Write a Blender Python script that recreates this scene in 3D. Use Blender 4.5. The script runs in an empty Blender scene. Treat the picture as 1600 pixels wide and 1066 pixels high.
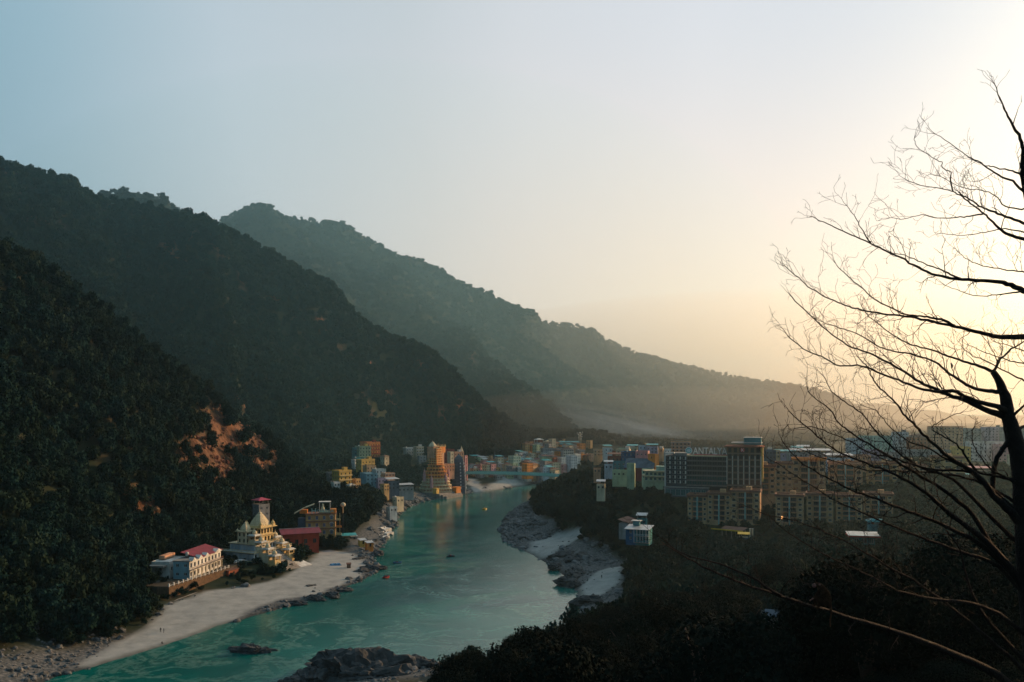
import bpy, bmesh, math, random
import numpy as np
from mathutils import Vector, Matrix, noise as mnoise

R = math.radians
random.seed(7)
rng = np.random.default_rng(11)
S = bpy.context.scene
C = S.collection

# ---------------------------------------------------------------- camera
F = 1333.0          # focal length in pixels of the 1600 px wide photograph
CZ = 80.0           # eye height above the river
HZ = 640.0          # row of the horizon
cam_d = bpy.data.cameras.new("camera")
cam = bpy.data.objects.new("camera", cam_d)
C.objects.link(cam)
cam.location = (0, 0, CZ)
cam.rotation_euler = (R(90), 0, 0)
cam_d.sensor_width = 36
cam_d.lens = 36 * F / 1600
cam_d.shift_y = (HZ - 533) / 1600
cam_d.clip_start = 0.5
cam_d.clip_end = 30000
S.camera = cam

# ---------------------------------------------------------------- sun and sky
SUN_AZ, SUN_EL = R(54), R(15)     # azimuth clockwise from the view axis (+Y)
sun_dir = Vector((math.sin(SUN_AZ) * math.cos(SUN_EL), math.cos(SUN_AZ) * math.cos(SUN_EL), math.sin(SUN_EL)))
sl = bpy.data.lights.new("sun", 'SUN')
sl.energy = 5.0
sl.angle = R(0.6)
sl.color = (1.0, 0.57, 0.26)
so = bpy.data.objects.new("sun", sl)
C.objects.link(so)
so.rotation_euler = (-sun_dir).to_track_quat('-Z', 'Y').to_euler()
so.location = (0, 0, 700)

W = bpy.data.worlds.new("World")
S.world = W
W.use_nodes = True
nt = W.node_tree
nt.nodes.clear()
def N(t, **k):
    n = nt.nodes.new(t)
    for a, b in k.items():
        setattr(n, a, b)
    return n
out = N('ShaderNodeOutputWorld')
bg1 = N('ShaderNodeBackground'); bg2 = N('ShaderNodeBackground'); add = N('ShaderNodeAddShader')
sky = N('ShaderNodeTexSky', sky_type='NISHITA', sun_disc=False, sun_elevation=SUN_EL, sun_rotation=SUN_AZ,
        air_density=1.0, dust_density=4.0, ozone_density=1.5, altitude=300)
nt.links.new(sky.outputs[0], bg1.inputs[0])
bg1.inputs[1].default_value = 0.05
# thin bright winter haze above the valley: a smooth veil that brightens and warms towards the sun
tc = N('ShaderNodeTexCoord')
dot = N('ShaderNodeVectorMath', operation='DOT_PRODUCT')
nrm = N('ShaderNodeVectorMath', operation='NORMALIZE')
nt.links.new(tc.outputs['Generated'], nrm.inputs[0])
nt.links.new(nrm.outputs[0], dot.inputs[0])
GLOW = Vector((math.sin(R(40)) * math.cos(R(19)), math.cos(R(40)) * math.cos(R(19)), math.sin(R(19))))
dot.inputs[1].default_value = GLOW
mr = N('ShaderNodeMapRange'); mr.inputs[1].default_value = -1; mr.inputs[2].default_value = 1
nt.links.new(dot.outputs['Value'], mr.inputs[0])
rampA = N('ShaderNodeValToRGB')
def setramp(rp, stops):
    el = rp.color_ramp.elements
    while len(el) > 1: el.remove(el[-1])
    el[0].position = stops[0][0]; el[0].color = (*stops[0][1], 1)
    for p, c in stops[1:]:
        e = el.new(p); e.color = (*c, 1)
setramp(rampA, [(0.0, (.06, .13, .17)), (0.5, (.105, .235, .295)), (0.66, (.185, .34, .41)), (0.72, (.29, .44, .50)), (0.79, (.48, .56, .59)),
                (0.86, (.53, .57, .57)), (0.90, (.62, .63, .63)), (0.95, (.62, .63, .65)), (0.98, (.50, .53, .58)), (1.0, (.42, .46, .52))])
nt.links.new(mr.outputs[0], rampA.inputs[0])
# towards the horizon the veil turns peach
sep = N('ShaderNodeSeparateXYZ'); nt.links.new(nrm.outputs[0], sep.inputs[0])
mr2 = N('ShaderNodeMapRange'); mr2.inputs[1].default_value = 0.0; mr2.inputs[2].default_value = 0.46
mr2.inputs[3].default_value = 1.0; mr2.inputs[4].default_value = 0.0; mr2.interpolation_type = 'SMOOTHSTEP'
nt.links.new(sep.outputs[2], mr2.inputs[0])
rampB = N('ShaderNodeValToRGB')
setramp(rampB, [(0.0, (.06, .12, .15)), (0.5, (.12, .23, .28)), (0.70, (.34, .43, .46)), (0.79, (.74, .70, .67)), (0.867, (.94, .72, .58)),
                (0.93, (1.0, .68, .43)), (1.0, (.86, .56, .34))])
nt.links.new(mr.outputs[0], rampB.inputs[0])
mx = N('ShaderNodeMix', data_type='RGBA')
nt.links.new(mr2.outputs[0], mx.inputs[0]); nt.links.new(rampA.outputs[0], mx.inputs[6]); nt.links.new(rampB.outputs[0], mx.inputs[7])
nt.links.new(mx.outputs[2], bg2.inputs[0])
bg2.inputs[1].default_value = 0.92
nt.links.new(bg1.outputs[0], add.inputs[0]); nt.links.new(bg2.outputs[0], add.inputs[1])
nt.links.new(add.outputs[0], out.inputs[0])
W.cycles.sampling_method = 'MANUAL'
W.cycles.sample_map_resolution = 512

S.view_settings.view_transform = 'Standard'
S.view_settings.look = 'None'
S.view_settings.exposure = 0.0
S.view_settings.gamma = 1.0
S.view_settings.use_curve_mapping = False
S.render.engine = 'CYCLES'
S.cycles.use_denoising = True
S.cycles.max_bounces = 4
S.cycles.diffuse_bounces = 2
S.cycles.glossy_bounces = 2
S.cycles.transmission_bounces = 2
S.cycles.volume_bounces = 0
S.cycles.transparent_max_bounces = 4
S.cycles.sample_clamp_indirect = 4
S.cycles.use_adaptive_sampling = False
S.cycles.denoising_prefilter = 'ACCURATE'
S.cycles.adaptive_threshold = 0.02

# ---------------------------------------------------------------- helpers
def P(u, v, Y):
    """the point of the place at depth Y that the photograph shows at column u, row v"""
    return Vector(((u - 800) / F * Y, Y, CZ - (v - HZ) / F * Y))
def G(u, v, z=0.0):
    Y = (CZ - z) * F / (v - HZ)
    return Vector(((u - 800) / F * Y, Y, z))
def proj(x, y, z):
    return 800 + F * x / y, HZ + (CZ - z) * F / y

def tag(o, label=None, cat=None, group=None, kind=None):
    if label: o['label'] = label
    if cat: o['category'] = cat
    if group: o['group'] = group
    if kind: o['kind'] = kind
    return o
def empty(name, loc, rz=0.0, label=None, cat=None, group=None, kind=None):
    o = bpy.data.objects.new(name, None)
    C.objects.link(o)
    o.location = loc; o.rotation_euler = (0, 0, rz)
    o.empty_display_size = 1
    return tag(o, label, cat, group, kind)

class MB:
    """collects shapes into one mesh"""
    def __init__(s):
        s.v = []; s.f = []; s.m = []; s.mi = 0; s.sm = []
        s.smooth = False
    def add(s, vs, fs):
        b = len(s.v)
        s.v.extend([tuple(a) for a in vs])
        for f in fs:
            s.f.append(tuple(b + i for i in f)); s.m.append(s.mi); s.sm.append(s.smooth)
        return s
    def quad(s, a, b, c, d):
        return s.add([a, b, c, d], [(0, 1, 2, 3)])
    def box(s, x0, x1, y0, y1, z0, z1):
        return s.add([(x0, y0, z0), (x1, y0, z0), (x1, y1, z0), (x0, y1, z0), (x0, y0, z1), (x1, y0, z1), (x1, y1, z1), (x0, y1, z1)],
                     [(0, 3, 2, 1), (4, 5, 6, 7), (0, 1, 5, 4), (1, 2, 6, 5), (2, 3, 7, 6), (3, 0, 4, 7)])
    def cbox(s, cx, cy, cz, w, d, h, rz=0.0):
        c, n = math.cos(rz), math.sin(rz)
        vs = []
        for z in (cz, cz + h):
            for a, b in ((-1, -1), (1, -1), (1, 1), (-1, 1)):
                X, Y = a * w / 2, b * d / 2
                vs.append((cx + X * c - Y * n, cy + X * n + Y * c, z))
        return s.add(vs, [(0, 3, 2, 1), (4, 5, 6, 7), (0, 1, 5, 4), (1, 2, 6, 5), (2, 3, 7, 6), (3, 0, 4, 7)])
    def prism(s, pts, z0, z1):
        n = len(pts)
        vs = [(x, y, z0) for x, y in pts] + [(x, y, z1) for x, y in pts]
        return s.add(vs, [tuple(reversed(range(n))), tuple(range(n, 2 * n))] + [(i, (i + 1) % n, n + (i + 1) % n, n + i) for i in range(n)])
    def lathe(s, prof, cx=0, cy=0, cz=0, n=12, sq=0.0, rot=0.0):
        """prof: (radius, z) from bottom to top; sq>0 squares the section"""
        vs = []; fs = []
        for r, z in prof:
            for k in range(n):
                a = 2 * math.pi * k / n + rot
                q = 1.0
                if sq: q = 1 + sq * (1 / max(abs(math.cos(a - rot)), abs(math.sin(a - rot))) - 1)
                vs.append((cx + r * q * math.cos(a), cy + r * q * math.sin(a), cz + z))
        for j in range(len(prof) - 1):
            for k in range(n):
                fs.append((j * n + k, j * n + (k + 1) % n, (j + 1) * n + (k + 1) % n, (j + 1) * n + k))
        fs.append(tuple(reversed(range(n)))); fs.append(tuple(range((len(prof) - 1) * n, len(prof) * n)))
        return s.add(vs, fs)
    def tube(s, pts, rad, n=6):
        """pts: Vectors; rad: radius per point"""
        pts = [Vector(p) for p in pts]
        vs = []; fs = []
        ref = Vector((0.13, 0.21, 0.97)).normalized()
        for i, p in enumerate(pts):
            t = (pts[min(i + 1, len(pts) - 1)] - pts[max(i - 1, 0)])
            if t.length < 1e-9: t = Vector((0, 0, 1))
            t.normalize()
            a = t.cross(ref)
            if a.length < 0.05: a = t.cross(Vector((1, 0, 0)))
            a.normalize(); b = t.cross(a)
            r = rad[i] if hasattr(rad, '__len__') else rad
            for k in range(n):
                w = 2 * math.pi * k / n
                vs.append(p + a * (r * math.cos(w)) + b * (r * math.sin(w)))
        for j in range(len(pts) - 1):
            for k in range(n):
                fs.append((j * n + k, j * n + (k + 1) % n, (j + 1) * n + (k + 1) % n, (j + 1) * n + k))
        fs.append(tuple(reversed(range(n)))); fs.append(tuple(range((len(pts) - 1) * n, len(pts) * n)))
        return s.add(vs, fs)
    def hip(s, x0, x1, y0, y1, z0, h, inset=None, t=0.25):
        """hipped roof with thickness"""
        w, d = x1 - x0, y1 - y0
        i = min(w, d) / 2 if inset is None else inset
        if w >= d: r0, r1 = (x0 + i, (y0 + y1) / 2), (x1 - i, (y0 + y1) / 2)
        else: r0, r1 = ((x0 + x1) / 2, y0 + i), ((x0 + x1) / 2, y1 - i)
        vs = [(x0, y0, z0), (x1, y0, z0), (x1, y1, z0), (x0, y1, z0), (x0, y0, z0 + t), (x1, y0, z0 + t), (x1, y1, z0 + t), (x0, y1, z0 + t),
              (*r0, z0 + t + h), (*r1, z0 + t + h)]
        fs = [(0, 3, 2, 1), (0, 1, 5, 4), (1, 2, 6, 5), (2, 3, 7, 6), (3, 0, 4, 7)]
        if w >= d: fs += [(4, 5, 9, 8), (5, 6, 9), (6, 7, 8, 9), (7, 4, 8)]
        else: fs += [(4, 5, 8), (5, 6, 9, 8), (6, 7, 9), (7, 4, 8, 9)]
        return s.add(vs, fs)
    def mesh(s, name, mats):
        me = bpy.data.meshes.new(name)
        me.from_pydata(s.v, [], s.f)
        if not isinstance(mats, (list, tuple)): mats = [mats]
        for m in mats: me.materials.append(m)
        me.polygons.foreach_set('material_index', s.m)
        me.polygons.foreach_set('use_smooth', s.sm)
        me.update()
        return me
    def build(s, name, mats, parent=None, loc=None, rz=None):
        return mobj(name, s.mesh(name, mats), parent, loc, rz)
def mobj(name, me, parent=None, loc=None, rz=None):
    o = bpy.data.objects.new(name, me)
    C.objects.link(o)
    if parent is not None: o.parent = parent
    if loc is not None: o.location = loc
    if rz is not None: o.rotation_euler = (0, 0, rz)
    return o
def copy_tree(o, parent=None):
    c = o.copy(); C.objects.link(c); c.parent = parent
    for ch in list(o.children):
        copy_tree(ch, c)
    return c

# ---------------------------------------------------------------- materials
_mats = {}
def mat(name, col, rough=0.8, var=0.25, scale=0.6, bump=0.0, spec=0.3, metal=0.0, col2=None, dirt=0.0, transl=0.0, objvar=0.0):
    """procedural surface: base colour broken by noise at two scales, optional grime and relief"""
    if name in _mats: return _mats[name]
    m = bpy.data.materials.new(name); m.use_nodes = True
    t = m.node_tree; n = t.nodes; L = t.links
    b = n['Principled BSDF']
    b.inputs['Roughness'].default_value = rough
    b.inputs['Metallic'].default_value = metal
    b.inputs['Specular IOR Level'].default_value = spec
    tcn = n.new('ShaderNodeTexCoord')
    ns = n.new('ShaderNodeTexNoise'); ns.inputs['Scale'].default_value = scale; ns.inputs['Detail'].default_value = 6
    ns.inputs['Roughness'].default_value = 0.65
    L.new(tcn.outputs['Object'], ns.inputs['Vector'])
    mixn = n.new('ShaderNodeMix'); mixn.data_type = 'RGBA'
    c2 = col2 if col2 else tuple(c * (1 - var) for c in col)
    mixn.inputs[6].default_value = (*[min(1, c * (1 + var * 0.35)) for c in col], 1)
    mixn.inputs[7].default_value = (*c2, 1)
    mr = n.new('ShaderNodeMapRange'); mr.inputs[1].default_value = 0.35; mr.inputs[2].default_value = 0.68
    L.new(ns.outputs[0], mr.inputs[0]); L.new(mr.outputs[0], mixn.inputs[0])
    cur = mixn.outputs[2]
    if dirt:
        d = n.new('ShaderNodeTexNoise'); d.inputs['Scale'].default_value = scale * 0.45; d.inputs['Detail'].default_value = 8
        mp = n.new('ShaderNodeMapping'); mp.inputs['Scale'].default_value = (3.0, 3.0, 0.5)
        L.new(tcn.outputs['Object'], mp.inputs[0]); L.new(mp.outputs[0], d.inputs['Vector'])
        r2 = n.new('ShaderNodeMapRange'); r2.inputs[1].default_value = 0.5; r2.inputs[2].default_value = 0.72; r2.inputs[4].default_value = dirt
        L.new(d.outputs[0], r2.inputs[0])
        m2 = n.new('ShaderNodeMix'); m2.data_type = 'RGBA'; m2.inputs[7].default_value = (col[0] * .32, col[1] * .3, col[2] * .27, 1)
        L.new(r2.outputs[0], m2.inputs[0]); L.new(cur, m2.inputs[6]); cur = m2.outputs[2]
    if objvar:
        oi = n.new('ShaderNodeObjectInfo'); hs = n.new('ShaderNodeHueSaturation')
        q = n.new('ShaderNodeMapRange'); q.inputs[3].default_value = 1 - objvar; q.inputs[4].default_value = 1 + objvar
        q2 = n.new('ShaderNodeMapRange'); q2.inputs[3].default_value = 0.5 - objvar * .07; q2.inputs[4].default_value = 0.5 + objvar * .07
        L.new(oi.outputs['Random'], q.inputs[0]); L.new(q.outputs[0], hs.inputs['Value'])
        L.new(oi.outputs['Random'], q2.inputs[0]); L.new(q2.outputs[0], hs.inputs['Hue'])
        L.new(cur, hs.inputs['Color']); cur = hs.outputs[0]
    L.new(cur, b.inputs['Base Color'])
    if bump:
        bp = n.new('ShaderNodeBump'); bp.inputs['Strength'].default_value = bump; bp.inputs['Distance'].default_value = 0.3
        n3 = n.new('ShaderNodeTexNoise'); n3.inputs['Scale'].default_value = scale * 4; n3.inputs['Detail'].default_value = 6
        L.new(tcn.outputs['Object'], n3.inputs['Vector']); L.new(n3.outputs[0], bp.inputs['Height']); L.new(bp.outputs[0], b.inputs['Normal'])
    _mats[name] = m
    return m
# ---------------------------------------------------------------- terrain
def vnoise(x, y, seed=0):
    xi = np.floor(x).astype(np.int64); yi = np.floor(y).astype(np.int64)
    fx = x - xi; fy = y - yi
    fx = fx * fx * (3 - 2 * fx); fy = fy * fy * (3 - 2 * fy)
    def h(a, b):
        n = (a * 374761393 + b * 668265263 + seed * 974634777) & 0x7fffffff
        n = (n ^ (n >> 13)) * 1274126177 & 0x7fffffff
        return ((n ^ (n >> 16)) & 0xffff) / 65535.0
    return (h(xi, yi) * (1 - fx) + h(xi + 1, yi) * fx) * (1 - fy) + (h(xi, yi + 1) * (1 - fx) + h(xi + 1, yi + 1) * fx) * fy
def fbm(x, y, sc, octv=4, seed=0, ridged=False):
    t = 0; a = 0.5; tot = 0
    for o in range(octv):
        n = vnoise(x / sc * 2 ** o + 13.7 * o, y / sc * 2 ** o - 7.1 * o, seed + o)
        if ridged: n = 1 - abs(2 * n - 1)
        t = t + a * n; tot += a; a *= 0.5
    return t / tot
def seg_dist(x, y, pts, vals=None):
    """distance to a polyline and interpolated value at the nearest point"""
    best = np.full(np.shape(x), 1e12); val = np.zeros(np.shape(x))
    for i in range(len(pts) - 1):
        ax, ay = pts[i][0], pts[i][1]; bx, by = pts[i + 1][0], pts[i + 1][1]
        dx, dy = bx - ax, by - ay
        t = np.clip(((x - ax) * dx + (y - ay) * dy) / (dx * dx + dy * dy + 1e-9), 0, 1)
        d = (x - ax - t * dx) ** 2 + (y - ay - t * dy) ** 2
        m = d < best
        best = np.where(m, d, best)
        if vals is not None: val = np.where(m, vals[i] * (1 - t) + vals[i + 1] * t, val)
    return np.sqrt(best), val
def inside(x, y, poly):
    c = np.zeros(np.shape(x), bool)
    n = len(poly)
    for i in range(n):
        x0, y0 = poly[i][0], poly[i][1]; x1, y1 = poly[(i + 1) % n][0], poly[(i + 1) % n][1]
        if y0 == y1: continue
        m = ((y0 > y) != (y1 > y)) & (x < (x1 - x0) * (y - y0) / (y1 - y0) + x0)
        c ^= m
    return c
def g2(u, v, z=0.0):
    p = G(u, v, z); return (p.x, p.y)

left_shore = [(-150, -400), (-150, 150), (-142, 225)] + [g2(*q) for q in [(100, 1052), (150, 1040), (190, 1028), (240, 1014), (300, 995), (340, 978), (400, 963),
    (440, 949), (500, 932), (560, 910), (590, 893), (583, 872), (598, 850), (612, 832), (618, 812), (627, 800), (640, 792), (662, 783), (700, 777), (735, 771),
    (765, 768), (800, 762), (830, 757), (850, 752)]] + [(90, 1010), (200, 1060), (400, 1080), (900, 1110), (6000, 1200)]
right_shore = [(6000, 1040), (900, 970), (400, 935), (200, 905), (90, 885)] + [g2(*q) for q in [(850, 768), (838, 785), (812, 794), (797, 802), (786, 815), (782, 832), (795, 848), (830, 866),
    (865, 885), (890, 905), (912, 940), (900, 970)]] + [(12, 295), (-8, 274), (-22, 268), (-45, 256), (-60, 240), (-70, 200), (-75, 100), (-75, -400)]
river_poly = left_shore + right_shore

def ridge(px, drop=7.0):
    return [(P(u, v, Y).x, P(u, v, Y).y, P(u, v, Y).z - drop) for u, v, Y in px]
ridges = [
    # near left spur
    (ridge([(-420, 60, 380), (-200, 220, 410), (0, 362, 450), (60, 395, 470), (130, 440, 495), (200, 490, 520), (260, 535, 545), (300, 560, 560), (380, 612, 590), (440, 655, 610), (478, 700, 625), (505, 745, 635)], 8), 0.95, 6, 1.15),
    # middle ridge
    (ridge([(-500, 60, 850), (-200, 170, 880), (0, 250, 920), (60, 265, 930), (110, 275, 940), (150, 302, 960), (250, 322, 985), (320, 335, 1000), (350, 352, 1010), (420, 387, 1025), (480, 420, 1040),
            (520, 432, 1050), (548, 464, 1070), (575, 487, 1085), (620, 507, 1105), (660, 522, 1120), (700, 548, 1140), (740, 583, 1160), (790, 615, 1185), (840, 645, 1210), (875, 672, 1240), (910, 697, 1265)], 7), 0.80, 8, 1.25),
    # hazier top behind the middle ridge
    (ridge([(120, 330, 1420), (165, 296, 1420), (210, 290, 1430), (255, 302, 1440), (300, 350, 1450)], 6), 0.9, 60, 1.0),
    # long far ridge
    (ridge([(150, 420, 1650), (300, 350, 1700), (345, 342, 1750), (372, 325, 1780), (400, 319, 1800), (440, 336, 1840), (530, 344, 1900), (560, 360, 1930), (600, 385, 1970), (650, 408, 2010), (700, 431, 2050), (780, 466, 2120), (850, 501, 2180),
            (900, 508, 2220), (960, 532, 2280), (1000, 551, 2320), (1080, 570, 2400), (1150, 586, 2480), (1250, 601, 2600), (1300, 613, 2650), (1350, 640, 2720), (1420, 660, 2800)], 6), 0.62, 20, 1.2),
    # second far ridge closing the valley
    (ridge([(900, 560, 3600), (1200, 612, 3700), (1420, 632, 3800), (1520, 648, 3900), (1700, 640, 4000)], 6), 0.5, 20, 1.2),
    # hillside rising unseen to the right, placed to shade the right bank
    ([(200, -300, 120), (260, -100, 128), (350, 60, 128), (520, 300, 142), (680, 520, 145), (840, 720, 110), (980, 850, 60)], 0.62, 10, 1.0),
]
ctrl = np.array([(0, 0, 76.5), (-14, 0, 72), (-30, -10, 62), (18, 8, 74), (40, 0, 79), (0, -100, 88), (80, 0, 90), (100, 60, 84), (60, 60, 67), (30, 40, 64), (0, 40, 60), (-18, 40, 44), (-30, 60, 30), (-45, 110, 17), (-50, 180, 7),
    (-12, 90, 40), (0, 90, 45), (-25, 200, 9), (-30, 150, 16), (-25, 235, 5), (0, 240, 10), (0, 125, 38), (30, 120, 40), (60, 120, 43), (100, 120, 52), (-14, 150, 24), (0, 200, 20), (40, 200, 27), (80, 200, 33), (150, 200, 50), (250, 200, 85), (170, 90, 92),
    (-10, 250, 6), (20, 260, 11), (50, 300, 12), (90, 300, 19), (150, 300, 28), (250, 320, 55), (50, 360, 6), (80, 380, 11), (130, 380, 16), (200, 380, 24), (300, 400, 52), (45, 430, 5), (75, 440, 11), (110, 440, 15), (160, 440, 18),
    (230, 450, 24), (300, 480, 44), (20, 500, 5), (45, 520, 16), (80, 500, 27), (100, 500, 30), (140, 475, 20), (200, 520, 32), (260, 520, 38), (15, 600, 8), (40, 620, 24), (70, 640, 29), (110, 640, 32), (200, 650, 38), (300, 700, 42),
    (30, 760, 10), (60, 760, 22), (100, 780, 26), (200, 800, 28), (400, 800, 38), (50, 860, 4), (100, 850, 12), (300, 900, 12), (600, 900, 30),
    (-126, 300, 3), (-140, 318, 3), (-165, 330, 15), (-160, 300, 10), (-170, 260, 12), (-150, 370, 9), (-136, 362, 8), (-133, 392, 8), (-150, 400, 12), (-118, 370, 3), (-128, 415, 6.5), (-142, 430, 11), (-112, 398, 2.6), (-130, 440, 9),
    (-114, 455, 8), (-103, 492, 9.5), (-120, 510, 13), (-90, 500, 7), (-83, 482, 4), (-95, 430, 3), (-85, 560, 8), (-100, 560, 15), (-120, 590, 24), (-126, 626, 24), (-107, 695, 19), (-95, 660, 13), (-85, 700, 9), (-143, 854, 30),
    (-118, 788, 27), (-130, 760, 30), (-106, 926, 28), (-70, 785, 5), (-88, 800, 9), (-60, 830, 5), (-48, 880, 7), (-30, 950, 8), (0, 1000, 10), (40, 1050, 14), (50, 1150, 33), (80, 1160, 42), (100, 1200, 45), (150, 1150, 30),
    (-60, 1000, 25), (-20, 1060, 22), (180, 1250, 30), (300, 1300, 25), (600, 1500, 25), (1200, 2000, 20), (-100, 1500, 50), (-1500, 500, 80), (3000, 3000, 20), (0, 3500, 20), (-400, -300, 60), (-220, 100, 40), (1500, 0, 60)], float)
terrace = [(-1500, -400), (-220, 150)] + [g2(*q) for q in [(-40, 1050, 2), (150, 1003, 2), (228, 935, 5), (240, 885, 9), (350, 852, 11), (430, 824, 10), (465, 803, 12), (512, 762, 24), (545, 716, 32),
    (600, 707, 33), (650, 702, 32), (740, 706, 27)]] + [(20, 1190), (100, 1260), (400, 1330), (3000, 1700), (9000, 1700), (9000, -9000), (-1500, -9000)]
beach_low = [g2(*q) for q in [(90, 1060), (300, 1000), (345, 981), (410, 950), (440, 945)]] + [g2(u, v, 2) for u, v in [(500, 930), (560, 908), (588, 890),
            (580, 868), (545, 860), (512, 858), (495, 868), (470, 888), (440, 898), (400, 908), (360, 918), (320, 928), (275, 939), (240, 962), (205, 990), (150, 1012), (120, 1035)]]
CLIFF = 0.0
def height(x, y):
    x = np.asarray(x, float); y = np.asarray(y, float)
    wx = x + 14 * (fbm(x, y, 90, 3, 5) - .5); wy = y + 14 * (fbm(x, y, 90, 3, 9) - .5)
    num = np.zeros_like(x); den = np.zeros_like(x)
    for cx, cy, cz in ctrl:
        w = 1.0 / ((x - cx) ** 2 + (y - cy) ** 2 + 60.0) ** 1.7
        num += w * cz; den += w
    h = num / den
    dt, _ = seg_dist(x, y, terrace + [terrace[0]])
    st = np.where(inside(x, y, terrace), 0.0, dt)
    free = 1 - np.exp(-(st / 36.0) ** 1.15)
    for ri, (pts, slope, bz, pw) in enumerate(ridges):
        d, zc = seg_dist(x, y, pts, [p[2] for p in pts])
        hgt = np.maximum(zc - bz, 1.0)
        Rr = hgt / slope * 1.1
        # gullies run down the flank
        gl = fbm(x, y, 150, 4, 21, True) - 0.62
        small = fbm(x, y, 38, 3, 31, True) - 0.6
        amp = np.clip(d / 60, 0, 1) * np.clip(hgt / 120, 0.2, 2.6)
        t = np.clip(1 - d / Rr, 0, 1)
        hr = bz * np.clip(t * 6, 0, 1) + hgt * (t ** pw) + amp * t * (46 * gl + 13 * small) * np.clip(t * 4, 0, 1)
        if ri < 5: hr = np.where(h < hr, h + (hr - h) * free, hr)
        h = np.maximum(h, hr)
    h = h + (fbm(x, y, 16, 3, 41) - .5) * 1.6 + CLIFF * (fbm(x, y, 9, 3, 43, True) - .5) * 7
    d, _ = seg_dist(x, y, river_poly + [river_poly[0]])
    ins = inside(x, y, river_poly)
    edge = (fbm(x, y, 11, 3, 51) - .5) * 3.2
    ds = np.where(ins, -d, d) + edge * np.clip((900 - y) / 500, 0.2, 1)
    land = np.maximum(h, 1.2) * (1 - np.exp(-np.maximum(ds, 0) / np.where(y < 330, 26.0, 20.0))) + 0.02
    db, _ = seg_dist(x, y, beach_low + [beach_low[0]])
    out_b = np.where(inside(x, y, beach_low), 0.0, db)
    land = np.minimum(land, .25 + .06 * np.maximum(ds, 0) + .12 * out_b + (out_b / 13) ** 3)
    cap = np.maximum(ds, 0) * 0.55 + 0.05 + (np.maximum(ds, 0) / 14) ** 2
    return np.where(ds > 0, np.minimum(land, np.maximum(cap, land * 0.5)), np.maximum(-4.0, ds * 0.18)), ds

def axis(segs):
    out = [segs[0][0]]
    for a, b, st in segs:
        n = max(1, int(round((b - a) / st)))
        out += [a + (b - a) * (i + 1) / n for i in range(n)]
    return np.array(out)
ax = axis([(-9000, -3000, 1000), (-3000, -1200, 90), (-1200, -600, 25), (-600, -320, 9), (-320, -180, 4.5), (-180, 60, 2.3), (60, 320, 4), (320, 700, 14), (700, 1800, 45), (1800, 3000, 120), (3000, 9000, 1000)])
ay = axis([(-9000, -1000, 1000), (-1000, -100, 90), (-100, 0, 10), (0, 240, 4), (240, 520, 2.3), (520, 800, 4), (800, 1300, 6), (1300, 2700, 16), (2700, 4200, 60), (4200, 9000, 480)])
XX, YY = np.meshgrid(ax, ay)
HH, DD = height(XX, YY)
CL_M = np.clip(1.4 - np.hypot((XX + 170) / 62, (YY - 560) / 60), 0, 1) * np.clip((HH - 14) / 10, 0, 1)
HH = HH + CL_M * (fbm(XX, YY, 15, 4, 43, True) - .55) * 9
nx, ny = len(ax), len(ay)
me = bpy.data.meshes.new("terrain")
co = np.stack([XX.ravel(), YY.ravel(), HH.ravel()], 1)
idx = np.arange(nx * ny).reshape(ny, nx)
fc = np.stack([idx[:-1, :-1].ravel(), idx[:-1, 1:].ravel(), idx[1:, 1:].ravel(), idx[1:, :-1].ravel()], 1)
me.vertices.add(nx * ny); me.vertices.foreach_set('co', co.ravel().astype(np.float32))
me.loops.add(fc.size); me.loops.foreach_set('vertex_index', fc.ravel().astype(np.int32))
me.polygons.add(len(fc)); me.polygons.foreach_set('loop_start', np.arange(0, fc.size, 4, dtype=np.int32))
me.polygons.foreach_set('use_smooth', np.ones(len(fc), bool))
me.update(); me.validate()
# zones of the ground: sand, river stone, bare red earth
def poly_soft(poly, x, y, soft):
    d, _ = seg_dist(x, y, poly + [poly[0]])
    s = np.where(inside(x, y, poly), d, -d)
    s = s + (fbm(x, y, 14, 4, 61) - .5) * soft * 2.5
    return np.clip(s / soft + .5, 0, 1)
sand_left = [g2(*q) for q in [(150, 1046), (300, 1000), (345, 981), (410, 950), (440, 938)]] + [g2(u, v, 2) for u, v in [(500, 921), (545, 905), (572, 886),
            (566, 868), (545, 862), (512, 857), (495, 868), (470, 888), (440, 903), (400, 915), (360, 921), (320, 928), (275, 941), (240, 965), (205, 990), (150, 1012), (120, 1035)]]
sand_right = [g2(u, v, 1) for u, v in [(815, 862), (832, 850), (870, 846), (905, 850), (918, 858), (880, 866), (845, 872)]]
SAND_ = 0
sand_pool = [g2(u, v, 3) for u, v in [(905, 912), (925, 898), (952, 890), (975, 893), (974, 905), (955, 918), (930, 935), (908, 930)]]
sand_far = [g2(u, v, .5) for u, v in [(755, 768), (790, 752), (830, 746), (848, 748), (830, 757), (800, 761), (770, 768)]]
sand_far2 = [g2(u, v, .5) for u, v in [(728, 758), (742, 758), (760, 769), (740, 773)]]
SAND = np.maximum.reduce([poly_soft(sand_left, XX, YY, 3.0), poly_soft(sand_right, XX, YY, 4), poly_soft(sand_pool, XX, YY, 2), poly_soft(sand_far, XX, YY, 5), poly_soft(sand_far2, XX, YY, 4)])
STONE = np.clip((22 - DD) / 9, 0, 1) * np.clip((9 - HH) / 4, 0, 1)
STONE = np.maximum(STONE, poly_soft([g2(u, v, 2) for u, v in [(782, 805), (820, 790), (834, 804), (854, 826), (872, 842), (905, 858), (950, 872), (980, 890), (975, 905), (950, 935), (905, 955), (870, 890), (790, 850)]], XX, YY, 8))
def scar(list_uvY, rad):
    m = np.zeros_like(XX)
    for u, v, Y, r in list_uvY:
        p = P(u, v, Y); m = np.maximum(m, np.clip(1.3 - np.hypot(XX - p.x, (YY - p.y) * .8) / r, 0, 1))
    return m
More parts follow.
